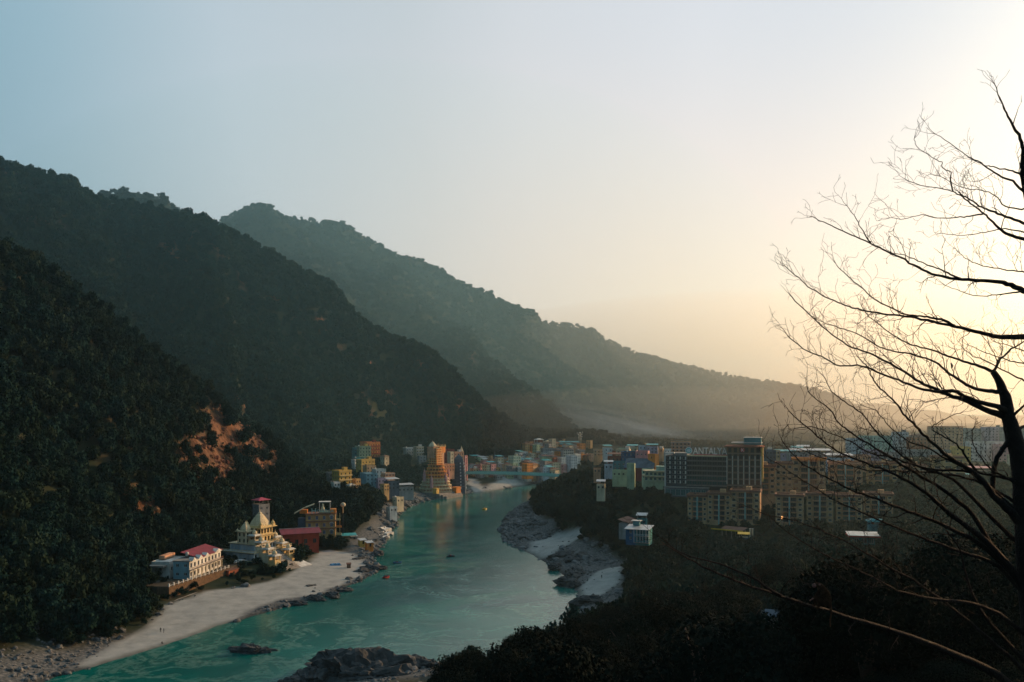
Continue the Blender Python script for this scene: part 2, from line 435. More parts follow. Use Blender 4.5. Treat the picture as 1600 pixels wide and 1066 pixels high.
# the red cliff above the temples: two bare faces, found where the flank rises behind those pixels
def hit(u, v, y0=200, y1=3500):
    ys = np.concatenate([np.arange(y0, 1300, 2.0), np.arange(1300, y1, 8.0)])
    xs = (u - 800) / F * ys; zs = CZ - (v - HZ) / F * ys
    hh, _ = height(xs, ys)
    k = np.argmax(hh > zs)
    if not (hh > zs).any(): return None
    return float(xs[k]), float(ys[k]), float(hh[k])
EARTH = np.zeros_like(XX)
scar_specs = [(370, 700, 20), (405, 712, 16), (425, 705, 12), (330, 728, 14), (345, 712, 12), (390, 690, 10), (300, 715, 9), (360, 660, 12), (385, 735, 10), (435, 722, 8), (235, 792, 10), (215, 788, 6), (225, 782, 8),
              (20, 300, 22), (60, 340, 18), (12, 270, 14), (270, 400, 22), (255, 380, 16), (285, 420, 16), (90, 340, 12), (500, 500, 16), (490, 610, 10), (640, 410, 18), (735, 560, 22), (610, 620, 18), (740, 615, 14), (300, 370, 14), (150, 330, 12), (575, 640, 14), (690, 650, 12),
              (210, 340, 16), (340, 390, 14), (430, 470, 16), (380, 440, 12), (540, 560, 18), (580, 570, 14), (455, 560, 12), (660, 570, 16), (520, 620, 14), (800, 640, 20), (480, 640, 12), (720, 640, 18)]
cliff_px = [(283, 738), (300, 700), (328, 688), (350, 652), (375, 648), (402, 668), (432, 688), (447, 715), (441, 730), (400, 736), (380, 728), (345, 744), (310, 750)]
cl = []
for uu in range(280, 452, 7):
    for vv in range(646, 752, 7):
        if inside(np.array([uu * 1.0]), np.array([vv * 1.0]), cliff_px)[0] and fbm(np.array([uu * 1.0]), np.array([vv * 1.0]), 26, 3, 17)[0] > .37: cl.append((uu, vv, 8))
scar_specs = [q for q in scar_specs if not (q[0] > 280 and q[0] < 450 and q[1] > 640 and q[1] < 745)] + cl
scar_pts = []
for u, v, r in scar_specs:
    q = hit(u, v)
    if q: scar_pts.append((*q, r, u, v)); r = r * (1.0 if (u > 275 and v > 645 and u < 455) else .5); EARTH = np.maximum(EARTH, np.clip(1.25 - np.hypot(XX - q[0], YY - q[1]) / r + (fbm(XX, YY, 12, 3, 71) - .5) * 1.4, 0, 1))
for nm, arr in (('sand', SAND), ('stone', STONE), ('earth', EARTH), ('wet', np.clip(1 - (DD - .3) / 2.6, 0, 1))):
    a = me.attributes.new(nm, 'FLOAT', 'POINT'); a.data.foreach_set('value', arr.ravel().astype(np.float32))

gm = bpy.data.materials.new("ground_soil"); gm.use_nodes = True
t = gm.node_tree; n = t.nodes; L = t.links; b = n['Principled BSDF']
b.inputs['Roughness'].default_value = 0.95; b.inputs['Specular IOR Level'].default_value = 0.1
def _noise(sc, det=6, coord='Object', mapscale=None):
    q = n.new('ShaderNodeTexNoise'); q.inputs['Scale'].default_value = sc; q.inputs['Detail'].default_value = det; q.inputs['Roughness'].default_value = .65
    tcn = n.new('ShaderNodeTexCoord')
    if mapscale:
        mp = n.new('ShaderNodeMapping'); mp.inputs['Scale'].default_value = mapscale
        L.new(tcn.outputs[coord], mp.inputs[0]); L.new(mp.outputs[0], q.inputs['Vector'])
    else: L.new(tcn.outputs[coord], q.inputs['Vector'])
    return q
def _ramp(src, stops):
    r = n.new('ShaderNodeValToRGB'); setramp(r, stops); L.new(src, r.inputs[0]); return r
def _mix(fac, a, bb):
    m = n.new('ShaderNodeMix'); m.data_type = 'RGBA'
    if isinstance(fac, float): m.inputs[0].default_value = fac
    else: L.new(fac, m.inputs[0])
    L.new(a, m.inputs[6]); L.new(bb, m.inputs[7]); return m.outputs[2]
soil = _ramp(_noise(.05, 8).outputs[0], [(.3, (.012, .022, .012)), (.5, (.022, .030, .016)), (.7, (.045, .038, .024))])
sandc = _ramp(_noise(.18, 8).outputs[0], [(.3, (.215, .225, .215)), (.5, (.285, .295, .28)), (.7, (.34, .345, .325))])
stonec = _ramp(_noise(.9, 8).outputs[0], [(.34, (.035, .042, .046)), (.5, (.085, .092, .094)), (.68, (.19, .19, .185))])
earthc = _ramp(_noise(.16, 12, 'Object', (1, 1, .45)).outputs[0], [(.36, (.025, .018, .014)), (.47, (.10, .05, .03)), (.58, (.21, .105, .06)), (.7, (.25, .16, .11))])
def _attr(nm):
    a = n.new('ShaderNodeAttribute'); a.attribute_name = nm; return a.outputs['Fac']
c = _mix(_attr('stone'), soil.outputs[0], stonec.outputs[0])
c = _mix(_attr('sand'), c, sandc.outputs[0])
c = _mix(_attr('earth'), c, earthc.outputs[0])
wetm = n.new('ShaderNodeMix'); wetm.data_type = 'RGBA'; wetm.blend_type = 'MULTIPLY'; wetm.inputs[7].default_value = (.38, .40, .38, 1); L.new(_attr('wet'), wetm.inputs[0]); L.new(c, wetm.inputs[6]); c = wetm.outputs[2]
L.new(c, b.inputs['Base Color'])
bp = n.new('ShaderNodeBump'); bp.inputs['Strength'].default_value = .9; bp.inputs['Distance'].default_value = 2.2
L.new(_noise(.28, 10).outputs[0], bp.inputs['Height']); L.new(bp.outputs[0], b.inputs['Normal'])
bs_ = n.new('ShaderNodeMapRange'); bs_.inputs[3].default_value = .12; bs_.inputs[4].default_value = .95; L.new(_attr('earth'), bs_.inputs[0]); L.new(bs_.outputs[0], bp.inputs['Strength'])
me.materials.append(gm)
terrain = mobj("terrain", me)
tag(terrain, "valley ground rising into steep wooded hills on both sides of the river", None, None, 'structure')

# ---------------------------------------------------------------- river
from mathutils import bvhtree
mb = MB()
wx = axis([(-700, -160, 180), (-160, 60, 20), (60, 6100, 604)]); wy = axis([(-420, 200, 62), (200, 1300, 22)])
for i in range(len(wx) - 1):
    for j in range(len(wy) - 1):
        mb.quad((wx[i], wy[j], 0), (wx[i + 1], wy[j], 0), (wx[i + 1], wy[j + 1], 0), (wx[i], wy[j + 1], 0))
wm = bpy.data.materials.new("river_water"); wm.use_nodes = True
t = wm.node_tree; n = t.nodes; L = t.links; b = n['Principled BSDF']
b.inputs['IOR'].default_value = 1.33; b.inputs['Specular IOR Level'].default_value = 0.5
b.inputs['Roughness'].default_value = 0.16
# silty glacial water, with paler streaks of fine bubbles drawn out by the current
warp = _noise(.018, 3)
strk = _noise(.045, 8, 'Object', (1, 1, 1)); 
vm = n.new('ShaderNodeVectorMath'); vm.operation = 'MULTIPLY_ADD'
tcw = n.new('ShaderNodeTexCoord'); L.new(warp.outputs['Color'], vm.inputs[0]); vm.inputs[1].default_value = (60, 60, 0); L.new(tcw.outputs['Object'], vm.inputs[2])
mpw = n.new('ShaderNodeMapping'); mpw.inputs['Scale'].default_value = (1.0, .9, 1); mpw.inputs['Rotation'].default_value = (0, 0, R(-18)); L.new(vm.outputs[0], mpw.inputs[0]); L.new(mpw.outputs[0], strk.inputs['Vector'])
foamf = n.new('ShaderNodeMapRange'); foamf.inputs[1].default_value = .065; foamf.inputs[2].default_value = .0
fa = n.new('ShaderNodeMath'); fa.operation = 'SUBTRACT'; L.new(strk.outputs[0], fa.inputs[0]); fa.inputs[1].default_value = .52
fb = n.new('ShaderNodeMath'); fb.operation = 'ABSOLUTE'; L.new(fa.outputs[0], fb.inputs[0]); L.new(fb.outputs[0], foamf.inputs[0])
zone = _noise(.009, 3)
zf = n.new('ShaderNodeMapRange'); zf.inputs[1].default_value = .36; zf.inputs[2].default_value = .54; L.new(zone.outputs[0], zf.inputs[0])
brk = _noise(.35, 6); bk = n.new('ShaderNodeMapRange'); bk.inputs[1].default_value = .34; bk.inputs[2].default_value = .56; L.new(brk.outputs[0], bk.inputs[0])
fz = n.new('ShaderNodeMath'); fz.operation = 'MULTIPLY'; L.new(bk.outputs[0], fz.inputs[0]); L.new(zf.outputs[0], fz.inputs[1])
fm = n.new('ShaderNodeMath'); fm.operation = 'MULTIPLY'; L.new(foamf.outputs[0], fm.inputs[0]); L.new(fz.outputs[0], fm.inputs[1])
fm2 = n.new('ShaderNodeMath'); fm2.operation = 'MULTIPLY'; L.new(fm.outputs[0], fm2.inputs[0]); fm2.inputs[1].default_value = .42
body = _ramp(_noise(.02, 4).outputs[0], [(.35, (.000, .072, .064)), (.65, (.000, .125, .105))])
foamc = n.new('ShaderNodeRGB'); foamc.outputs[0].default_value = (.20, .33, .27, 1)
L.new(_mix(fm2.outputs[0], body.outputs[0], foamc.outputs[0]), b.inputs['Base Color'])
rr = n.new('ShaderNodeMapRange'); rr.inputs[3].default_value = .05; rr.inputs[4].default_value = .20; L.new(strk.outputs[0], rr.inputs[0]); L.new(rr.outputs[0], b.inputs['Roughness'])
bp = n.new('ShaderNodeBump'); bp.inputs['Strength'].default_value = .22; bp.inputs['Distance'].default_value = .35
wv = _noise(.55, 6, 'Object', (1, .7, 1)); L.new(wv.outputs[0], bp.inputs['Height'])
bp2 = n.new('ShaderNodeBump'); bp2.inputs['Strength'].default_value = .12; bp2.inputs['Distance'].default_value = 1.2
L.new(strk.outputs[0], bp2.inputs['Height']); L.new(bp.outputs[0], bp2.inputs['Normal']); L.new(bp2.outputs[0], b.inputs['Normal'])
river = mb.build("river_water", wm)
tag(river, "turquoise green river winding between the two banks", None, None, 'structure')
def terr_sampler(x, y):
    """bilinear height from the terrain mesh grid"""
    i = np.clip(np.searchsorted(ax, x) - 1, 0, nx - 2); j = np.clip(np.searchsorted(ay, y) - 1, 0, ny - 2)
    fx = np.clip((x - ax[i]) / (ax[i + 1] - ax[i]), 0, 1); fy = np.clip((y - ay[j]) / (ay[j + 1] - ay[j]), 0, 1)
    def q(A): return (A[j, i] * (1 - fx) + A[j, i + 1] * fx) * (1 - fy) + (A[j + 1, i] * (1 - fx) + A[j + 1, i + 1] * fx) * fy
    return q
def ground_z(x, y):
    return float(terr_sampler(np.array([x]), np.array([y]))(HH)[0])
left_side = lambda x, y: x < np.interp(y, [0, 260, 355, 600, 900, 1000], [-95, -80, -40, -50, 0, 60])
# ---------------------------------------------------------------- building kit
FOOT = []
def wallm(n, c, d=.6): return mat("wall_" + n, c, .88, .32, .22, .15, .15, dirt=d)
WM = {k: wallm(k.replace(' ', '_'), c) for k, c in {
    'white': (.62, .63, .60), 'cream': (.60, .52, .36), 'yellow': (.62, .42, .12), 'ochre': (.50, .33, .15), 'orange': (.70, .27, .07), 'salmon': (.56, .31, .19),
    'red': (.38, .07, .04), 'brick red': (.30, .10, .06), 'teal': (.07, .22, .24), 'sky blue': (.19, .34, .40), 'deep blue': (.03, .12, .24), 'grey': (.26, .27, .27), 'pale green': (.36, .46, .30),
    'mint': (.34, .52, .44), 'tan': (.52, .34, .19), 'brown': (.19, .12, .075), 'pink': (.55, .30, .30), 'pale blue': (.42, .50, .56), 'dark grey': (.055, .062, .07), 'maroon': (.16, .035, .04), 'lilac': (.34, .30, .40),
    'slate': (.085, .115, .15), 'turquoise': (.035, .21, .23)}.items()}
glass = mat("window_glass", (.018, .026, .032), .12, .3, 1.5, 0, .6)
glass_teal = mat("window_glass_teal", (.02, .10, .11), .15, .3, 1.0, 0, .6)
glass_blue = mat("window_glass_blue", (.02, .07, .16), .2, .3, 1.0, 0, .6)
frame_white = mat("frame_white", (.60, .62, .60), .6, .15, 1, 0, .3)
trim_white = mat("trim_white", (.58, .58, .54), .8, .25, .8, .1, .2, dirt=.35)
trim_cream = mat("trim_cream", (.60, .50, .32), .8, .25, .8, .1, .2, dirt=.3)
trim_gold = mat("trim_gold", (.62, .47, .22), .7, .25, .8, .1, .25, dirt=.25)
trim_teal = mat("trim_teal", (.28, .50, .48), .6, .2, .8, 0, .3)
trim_brown = mat("trim_brown", (.20, .10, .07), .8, .3, .8, .1, .2)
concrete = mat("concrete", (.27, .26, .24), .9, .3, .5, .2, .15, dirt=.5)
concrete_dk = mat("concrete_dark", (.11, .11, .105), .9, .3, .5, .2, .15, dirt=.4)
roof_red = mat("roof_red", (.20, .022, .035), .6, .3, .4, .15, .3, dirt=.4)
roof_pink = mat("roof_pink", (.42, .05, .09), .6, .25, .5, .1, .3, dirt=.2)
roof_rust = mat("roof_rust", (.15, .075, .055), .8, .35, .5, .15, .2, dirt=.4)
roof_teal = mat("roof_teal", (.04, .32, .34), .55, .25, .5, .1, .3, dirt=.2)
roof_blue = mat("roof_blue", (.03, .18, .36), .55, .25, .5, .1, .3, dirt=.2)
roof_tin = mat("roof_tin", (.40, .42, .42), .4, .3, .5, .1, .4, dirt=.4)
inside_shade = mat("painted_inside_shade", (.02, .018, .016), .9, .3, 1, 0, .1)  # near-black sheet painted as the unlit inside of openings and doorways
plastic_black = mat("plastic_black", (.02, .02, .022), .5, .2, 1, 0, .4)
paint_yellow = mat("paint_yellow", (.62, .40, .02), .5, .25, .8, 0, .4)
paint_red = mat("paint_red", (.48, .03, .02), .5, .25, .8, 0, .4)
steel = mat("steel", (.20, .21, .22), .5, .3, 1, 0, .5, metal=.4)
teal_steel = mat("teal_steel", (.10, .34, .32), .5, .2, .8, 0, .4)
stonework = mat("stonework", (.16, .105, .065), .95, .55, 1.6, .8, .1, dirt=.5)

def facade(mb, P0, U, Wd, floors, fh, bays, ww, wh, sill, depth=.25, pier=0.0):
    """a wall with real recessed openings; returns pane rectangles (centre, U, w, h)"""
    P0 = Vector(P0); U = Vector(U); Z = Vector((0, 0, 1)); Nn = U.cross(Z); panes = []
    H = floors * fh
    def q(a0, a1, b0, b1, off=0.0):
        mb.quad(P0 + U * a0 + Z * b0 - Nn * off, P0 + U * a1 + Z * b0 - Nn * off, P0 + U * a1 + Z * b1 - Nn * off, P0 + U * a0 + Z * b1 - Nn * off)
    if bays == 0: q(0, Wd, 0, H); return panes
    bw = Wd / bays
    for f in range(floors):
        z0 = f * fh; za, zb = z0 + sill, z0 + sill + wh
        q(0, Wd, z0, za); q(0, Wd, zb, z0 + fh)
        x = 0
        for k in range(bays):
            xa, xb = k * bw + (bw - ww) / 2, k * bw + (bw + ww) / 2
            q(x, xa, za, zb); x = xb
            A = P0 + U * xa; B = P0 + U * xb; I = -Nn * depth
            mb.quad(A + Z * za, A + Z * za + I, A + Z * zb + I, A + Z * zb)
            mb.quad(B + Z * za + I, B + Z * za, B + Z * zb, B + Z * zb + I)
            mb.quad(A + Z * za, B + Z * za, B + Z * za + I, A + Z * za + I)
            mb.quad(A + Z * zb + I, B + Z * zb + I, B + Z * zb, A + Z * zb)
            panes.append((P0 + U * (xa + xb) / 2 + Z * (za + zb) / 2 + I, U.copy(), ww, wh))
        q(x, Wd, za, zb)
    return panes
_wm = {}
def window_mesh(w, h, gl, frm, nv=2):
    key = (round(w, 2), round(h, 2), gl.name, frm.name if frm else '', nv)
    if key in _wm: return _wm[key]
    m = MB(); m.mi = 0; m.box(-w / 2, w / 2, 0, .03, -h / 2, h / 2)
    if frm:
        m.mi = 1; f = .09
        m.box(-w / 2, w / 2, -.06, -.004, -h / 2, -h / 2 + f); m.box(-w / 2, w / 2, -.06, -.004, h / 2 - f, h / 2)
        for k in range(nv + 1):
            x = -w / 2 + (w - f) * k / nv; m.box(x, x + f, -.055, -.006, -h / 2 + f, h / 2 - f)
    _wm[key] = m.mesh("window", [gl, frm or gl]); return _wm[key]
def put_windows(parent, panes, gl, frm=None, single=False, nv=2, name='window'):
    if not panes: return
    if single:
        for c, U, w, h in panes:
            o = mobj(name, window_mesh(w, h, gl, frm, nv), parent, c, math.atan2(U.y, U.x))
    else:
        m = MB()
        for c, U, w, h in panes:
            a = math.atan2(U.y, U.x); cs, sn = math.cos(a), math.sin(a)
            for mi, (x0, x1, y0, y1, z0, z1) in [(0, (-w / 2, w / 2, 0, .03, -h / 2, h / 2))] + ([(1, (-w / 2, w / 2, -.06, -.004, -h / 2, -h / 2 + .1)), (1, (-w / 2, w / 2, -.06, -.004, h / 2 - .1, h / 2)), (1, (-.06, .06, -.05, -.006, -h / 2 + .1, h / 2 - .1))] if frm else []):
                m.mi = mi
                vs = [(c.x + X * cs - Y * sn, c.y + X * sn + Y * cs, c.z + Zz) for Zz in (z0, z1) for X, Y in ((x0, y0), (x1, y0), (x1, y1), (x0, y1))]
                m.add(vs, [(0, 3, 2, 1), (4, 5, 6, 7), (0, 1, 5, 4), (1, 2, 6, 5), (2, 3, 7, 6), (3, 0, 4, 7)])
        o = m.build(name, [gl, frm or gl], parent)
        if len(panes) > 3: o['kind'] = 'stuff'
def shell(e, w, d, floors, fh, wm, bays=(3, 2), win=(1.1, 1.3, .9), gl=None, frm=None, z0=0.0, single=False, depth=.22, base=5.0, cx=0.0, cy=0.0, sides='frlb', par=.7, roofm=None, name='wall', nv=2, floor_bands=None, bandm=None):
    """storeys with openings on their sides, a roof deck with parapet, and a footing sunk in the slope"""
    m = MB(); gl = gl or glass
    x0, x1, y0, y1 = cx - w / 2, cx + w / 2, cy - d / 2, cy + d / 2
    H = floors * fh; panes = []
    spec = {'f': ((x0, y0, z0), (1, 0, 0), w, bays[0]), 'r': ((x1, y0, z0), (0, 1, 0), d, bays[1]), 'b': ((x1, y1, z0), (-1, 0, 0), w, bays[0]), 'l': ((x0, y1, z0), (0, -1, 0), d, bays[1])}
    for k, (p, U, L_, nb) in spec.items():
        if k not in sides or k == 'b': nb = 0
        panes += facade(m, p, U, L_, floors, fh, nb, win[0], win[1], win[2], depth)
    if base: m.prism([(x0 + .004, y0 + .004), (x1 - .004, y0 + .004), (x1 - .004, y1 - .004), (x0 + .004, y1 - .004)], z0 - base, z0 - .002)
    t = .22; zt = z0 + H
    m.box(x0 + .01, x1 - .01, y0 + .01, y1 - .01, zt - .18, zt - .004)
    if par:
        m.box(x0, x1, y0, y0 + t, zt + .001, zt + par); m.box(x0, x1, y1 - t, y1, zt + .001, zt + par)
        m.box(x0, x0 + t, y0 + t + .003, y1 - t - .003, zt + .001, zt + par - .01); m.box(x1 - t, x1, y0 + t + .003, y1 - t - .003, zt + .001, zt + par - .01)
    m.build(name, wm, e)
    put_windows(e, panes, gl, frm, single, nv)
    if floor_bands:
        b = MB(); ov = floor_bands
        for f in range(1, floors + 1):
            z = z0 + f * fh; b.box(x0 - ov, x1 + ov, y0 - ov, y1 + ov, z - .16, z + .10)
        b.build('floor_band', bandm or trim_white, e)
    return m
def building(name, label, cat, pos, rz, group=None, foot=8):
    e = empty(name, pos, rz, label, cat, group)
    FOOT.append((pos[0], pos[1], foot)); return e
_tank = None
def tank_on(e, x, y, z, m=None, s=1.0):
    b = MB(); b.smooth = False
    b.lathe([(.55 * s, 0), (.62 * s, .1 * s), (.62 * s, 1.2 * s), (.45 * s, 1.45 * s), (.15 * s, 1.55 * s)], x, y, z, 10)
    return b.build('water_tank', m or plastic_black, e)
def onion(m, x, y, z, r, n=10):
    m.lathe([(r * .95, 0), (r * 1.12, r * .35), (r * 1.05, r * .8), (r * .7, r * 1.3), (r * .28, r * 1.7), (r * .1, r * 2.1), (r * .13, r * 2.3), (.01, r * 2.75)], x, y, z, n)
# ---------------------------------------------------------------- left bank, lower buildings
# white two storey house over the beach: long sunlit side to the river, pale teal end wall
A = P(299, 905, 362); rzh = R(84)
e = building("riverside_house", "long white two storey house with red roof and pale teal end wall above the beach", "house", (-139.0, 377.5, 8.0), rzh, None, 17)
m = MB(); L_, D_ = 30.0, 7.2; fh = 3.7
pn = facade(m, (-L_ / 2, -D_ / 2, 0), (1, 0, 0), L_, 2, fh, 9, 1.5, 1.9, .8, .5)
facade(m, (L_ / 2, -D_ / 2, 0), (0, 1, 0), D_, 2, fh, 0, 1, 1, 1); facade(m, (L_ / 2, D_ / 2, 0), (-1, 0, 0), L_, 2, fh, 0, 1, 1, 1)
m.box(-L_ / 2 + .01, L_ / 2 - .01, -D_ / 2 + .01, D_ / 2 - .01, -5, -.01)
m.build("wall", WM['white'], e)
m = MB(); pe = facade(m, (-L_ / 2, D_ / 2, 0), (0, -1, 0), D_, 2, fh, 2, 1.3, 1.3, 1.3, .25); w_ = m.build("wall", WM['sky blue'], e); w_['label'] = "pale teal end wall"
put_windows(e, pn, glass, trim_brown, True); put_windows(e, pe, glass, frame_white, True)
m = MB()
m.box(-L_ / 2 - .2, L_ / 2 + .2, -D_ / 2 - 1.3, -D_ / 2 - .01, fh - .15, fh + .05)
m.build("balcony_slab", concrete, e)
m = MB()
for k in range(26):
    x = -L_ / 2 + .4 + k * (L_ - .8) / 25; m.box(x - .06, x + .06, -D_ / 2 - 1.25, -D_ / 2 - 1.15, fh + .05, fh + .95)
m.box(-L_ / 2, L_ / 2, -D_ / 2 - 1.28, -D_ / 2 - 1.12, fh + .96, fh + 1.06); m.build("railing", trim_brown, e)
for k in range(8):
    m = MB(); x = -L_ / 2 + 1.2 + k * 3.9; m.box(x - .18, x + .18, -D_ / 2 - 1.28, -D_ / 2 - .95, 0, fh - .16); m.build("pillar", WM['cream'], e)
# roof: flat grey deck at the near end, red pitched sheet beyond, white gabled parapets
m = MB(); m.box(-L_ / 2 - .3, -L_ / 2 + 7, -D_ / 2 - .4, D_ / 2 + .3, 2 * fh + .003, 2 * fh + .3); m.build("roof_deck", concrete, e)
m = MB(); z = 2 * fh
m.add([(-8, -D_ / 2 - 1.0, z + .2), (L_ / 2 + .3, -D_ / 2 - 1.0, z + .2), (L_ / 2 + .3, D_ / 2 + .4, z + 2.6), (-8, D_ / 2 + .4, z + 2.6), (-8, -D_ / 2 - 1.0, z + .35), (L_ / 2 + .3, -D_ / 2 - 1.0, z + .35), (L_ / 2 + .3, D_ / 2 + .4, z + 2.75), (-8, D_ / 2 + .4, z + 2.75)],
      [(0, 3, 2, 1), (4, 5, 6, 7), (0, 1, 5, 4), (1, 2, 6, 5), (2, 3, 7, 6), (3, 0, 4, 7)])
m.build("roof", roof_red, e)
for x in (-12.5, -6.5, -.5, 10.5):
    m = MB(); wd = 1.9 if x < 5 else 3.6
    m.add([(x - wd, -D_ / 2 - 1.1, z + .1), (x + wd, -D_ / 2 - 1.1, z + .1), (x, -D_ / 2 - 1.1, z + 1.5), (x - wd, -D_ / 2 + .4, z + .1), (x + wd, -D_ / 2 + .4, z + .1), (x, -D_ / 2 + 1.4, z + 1.6)],
          [(0, 1, 2), (1, 4, 5, 2), (0, 2, 5, 3), (3, 5, 4), (0, 3, 4, 1)]); m.build("gable", WM['white'], e)
tank_on(e, -7.5, 1.2, z + 1.0, WM['white'], 1.2)
# weathered annex behind the teal wall
e = building("old_annex", "low weathered pale building with a jutting flat slab beside the white riverside house", "building", (-149.5, 371.5, 8.5), R(84), None, 9)
shell(e, 14, 8, 1, 6.0, WM['white'], (3, 1), (1.2, 1.4, 2.6), par=.5, base=6)
m = MB(); m.box(-10.5, -6.5, -3.2, 3.6, 4.6, 5.3); m.build("slab", concrete, e)
m = MB(); m.box(-1.5, 7.5, 1.0, 3.6, 6.51, 8.0); m.build("stair_head", WM['salmon'], e)

# stone boundary wall with white posts, and the promenade strip under it
a, b2 = Vector((-139.6, 346.5)), Vector((-129.0, 389.0)); dv = (b2 - a); Lw = dv.length; ang = math.atan2(dv.y, dv.x)
e = empty("boundary_wall", (a.x, a.y, 3.2), ang, "brown stone boundary wall topped with small white posts under the white house", "wall")
m = MB(); m.box(0, Lw, -.35, .35, -3, 4.6); m.box(.0, .7, .36, 10, -2, 4.4); m.build("stone_face", stonework, e)
pm = MB(); pm.box(-.22, .22, -.22, .22, 0, 1.15); pm.box(-.28, .28, -.28, .28, 1.151, 1.28); pme = pm.mesh("post", WM['white'])
for k in range(15): mobj("post", pme, e, (.5 + k * (Lw - 1) / 14, 0, 4.602))
m = MB(); m.box(.8, Lw, -.08, .08, 5.0, 5.12); m.build("rail", WM['white'], e)
# terrace ground behind the wall
m = MB(); m.prism([(-140, 347), (-129.2, 389.5), (-127, 402), (-150, 404), (-158, 350)], -1, 7.9); tr_ = m.build("terrace", mat("terrace_earth", (.07, .06, .045), .95, .4, .3, .4, .1)); tag(tr_, "earth terrace that carries the white house", None, None, 'structure')
pr = [G(262, 941, 2.6), G(300, 927, 3.0), G(345, 907, 3.2), G(400, 885, 3.4), G(432, 876, 3.4)]
m = MB()
for i in range(len(pr) - 1):
    p, q = pr[i], pr[i + 1]; t_ = (q - p).normalized(); nn = Vector((t_.y, -t_.x, 0)) * 1.1
    m.add([p - nn, p + nn, q + nn, q - nn, p - nn - Vector((0, 0, 3)), p + nn - Vector((0, 0, 3)), q + nn - Vector((0, 0, 3)), q - nn - Vector((0, 0, 3))], [(0, 1, 2, 3), (0, 4, 5, 1), (1, 5, 6, 2), (2, 6, 7, 3), (3, 7, 4, 0)])
tag(m.build("promenade_path", concrete), "pale concrete path edging the beach below the stone wall", None, None, 'structure')
pr2 = [G(352, 893, 4.5), G(400, 872, 5.0), G(425, 862, 5.0)]
for off in (0, 2.6):
    m = MB()
    for i in range(2):
        p, q = pr2[i] + Vector((-off, off * .4, 0)), pr2[i + 1] + Vector((-off, off * .4, 0)); nn = Vector((.8, -.4, 0))
        m.add([p - nn, p + nn, q + nn, q - nn, p - nn - Vector((0, 0, 3)), p + nn - Vector((0, 0, 3)), q + nn - Vector((0, 0, 3)), q - nn - Vector((0, 0, 3))], [(0, 1, 2, 3), (0, 4, 5, 1), (1, 5, 6, 2), (2, 6, 7, 3), (3, 7, 4, 0)])
    tag(m.build("footpath", concrete), "narrow pale footpath running to the riverside temple", None, None, 'structure')
# small red brick sheds by the path
e = building("brick_shed", "small rust red shed between the white house and the temple", "shed", (*G(360, 897, 5)[:2], 4.2), R(70), None, 4)
m = MB(); m.box(-3.4, 3.4, -1.8, 1.8, -3, 2.8); m.build("wall", WM['brick red'], e); m = MB(); m.box(-3.8, 3.8, -2.2, 2.2, 2.803, 3.05); m.build("roof", roof_rust, e); m = MB(); m.box(-.6, .6, -1.9, -1.803, .0, 2.1); m.build("door", inside_shade, e)
e = building("teal_hut", "tiny teal hut with tin roof above the rust red shed", "hut", (*G(372, 884, 6)[:2], 5.5), R(60), None, 4)
m = MB(); m.box(-3.6, 3.6, -1.8, 1.8, -3, 2.4); m.build("wall", WM['teal'], e); m = MB(); m.hip(-4, 4, -2.2, 2.2, 2.41, .7); m.build("roof", roof_tin, e)

# ---------------- terraced riverside temple
O = Vector((-125.3, 424.0, 0)); rzt = R(65)
e = building("riverside_temple", "cream and gold terraced temple with domed pavilions stepping down to the beach", "temple", (O.x, O.y, 0), rzt, None, 15)
def arcade(m, x0, x1, y, z0, h, n, ax_='x', depth=.5, col=.16):
    for k in range(n + 1):
        t_ = x0 + (x1 - x0) * k / n
        if ax_ == 'x': m.box(t_ - col, t_ + col, y - depth, y, z0, z0 + h)
        else: m.box(y - depth, y, t_ - col, t_ + col, z0, z0 + h)
# body
m = MB(); m.box(-13, 13, -7.4, 11.4, -3, 11.2); m.box(-10, 9.6, -5.4, 9.4, 11.21, 14.4); m.build("terrace_core", WM['pale blue'], e)
# the two storeys of the lower terrace, front and near end, each bay shut by a near-black panel as its unlit inside
m = MB()
pn = []
for z0, h in ((3.2, 3.6), (7.2, 3.6)):
    pn += facade(m, (-13, -8, z0), (1, 0, 0), 26, 1, h, 10, 1.7, 2.3, .6, .55)
    pn += facade(m, (-13, 12, z0), (0, -1, 0), 20, 1, h, 8, 1.6, 2.3, .6, .59)
pn += facade(m, (-10, -6, 11.2), (1, 0, 0), 19.6, 1, 3.2, 8, 1.5, 2.1, .5, .55)
pn += facade(m, (-10, 10, 11.2), (0, -1, 0), 16, 1, 3.2, 6, 1.5, 2.1, .5, .59)
m.build("colonnade", WM['white'], e); put_windows(e, pn, inside_shade, None, False, name='opening')
m = MB()
for z in (6.85, 10.85): m.box(-13.6, 13.6, -8.7, 12.6, z, z + .32)
m.box(-10.6, 10.2, -6.6, 10.6, 14.41, 14.7); m.box(-13.4, 13.4, -8.4, 12.4, 2.7, 3.15); m.build("cornice", trim_cream, e)
# railings of the terraces
m = MB()
for k in range(40):
    x = -13.4 + k * 26.8 / 39; m.box(x - .08, x + .08, -8.6, -8.45, 11.2, 12.0)
for k in range(30):
    y = -8.4 + k * 20.6 / 29; m.box(-13.5, -13.35, y - .08, y + .08, 11.2, 12.0)
m.box(-13.5, 13.5, -8.62, -8.42, 12.0, 12.15); m.box(-13.52, -13.32, -8.4, 12.2, 12.003, 12.15); m.build("balustrade", trim_cream, e)
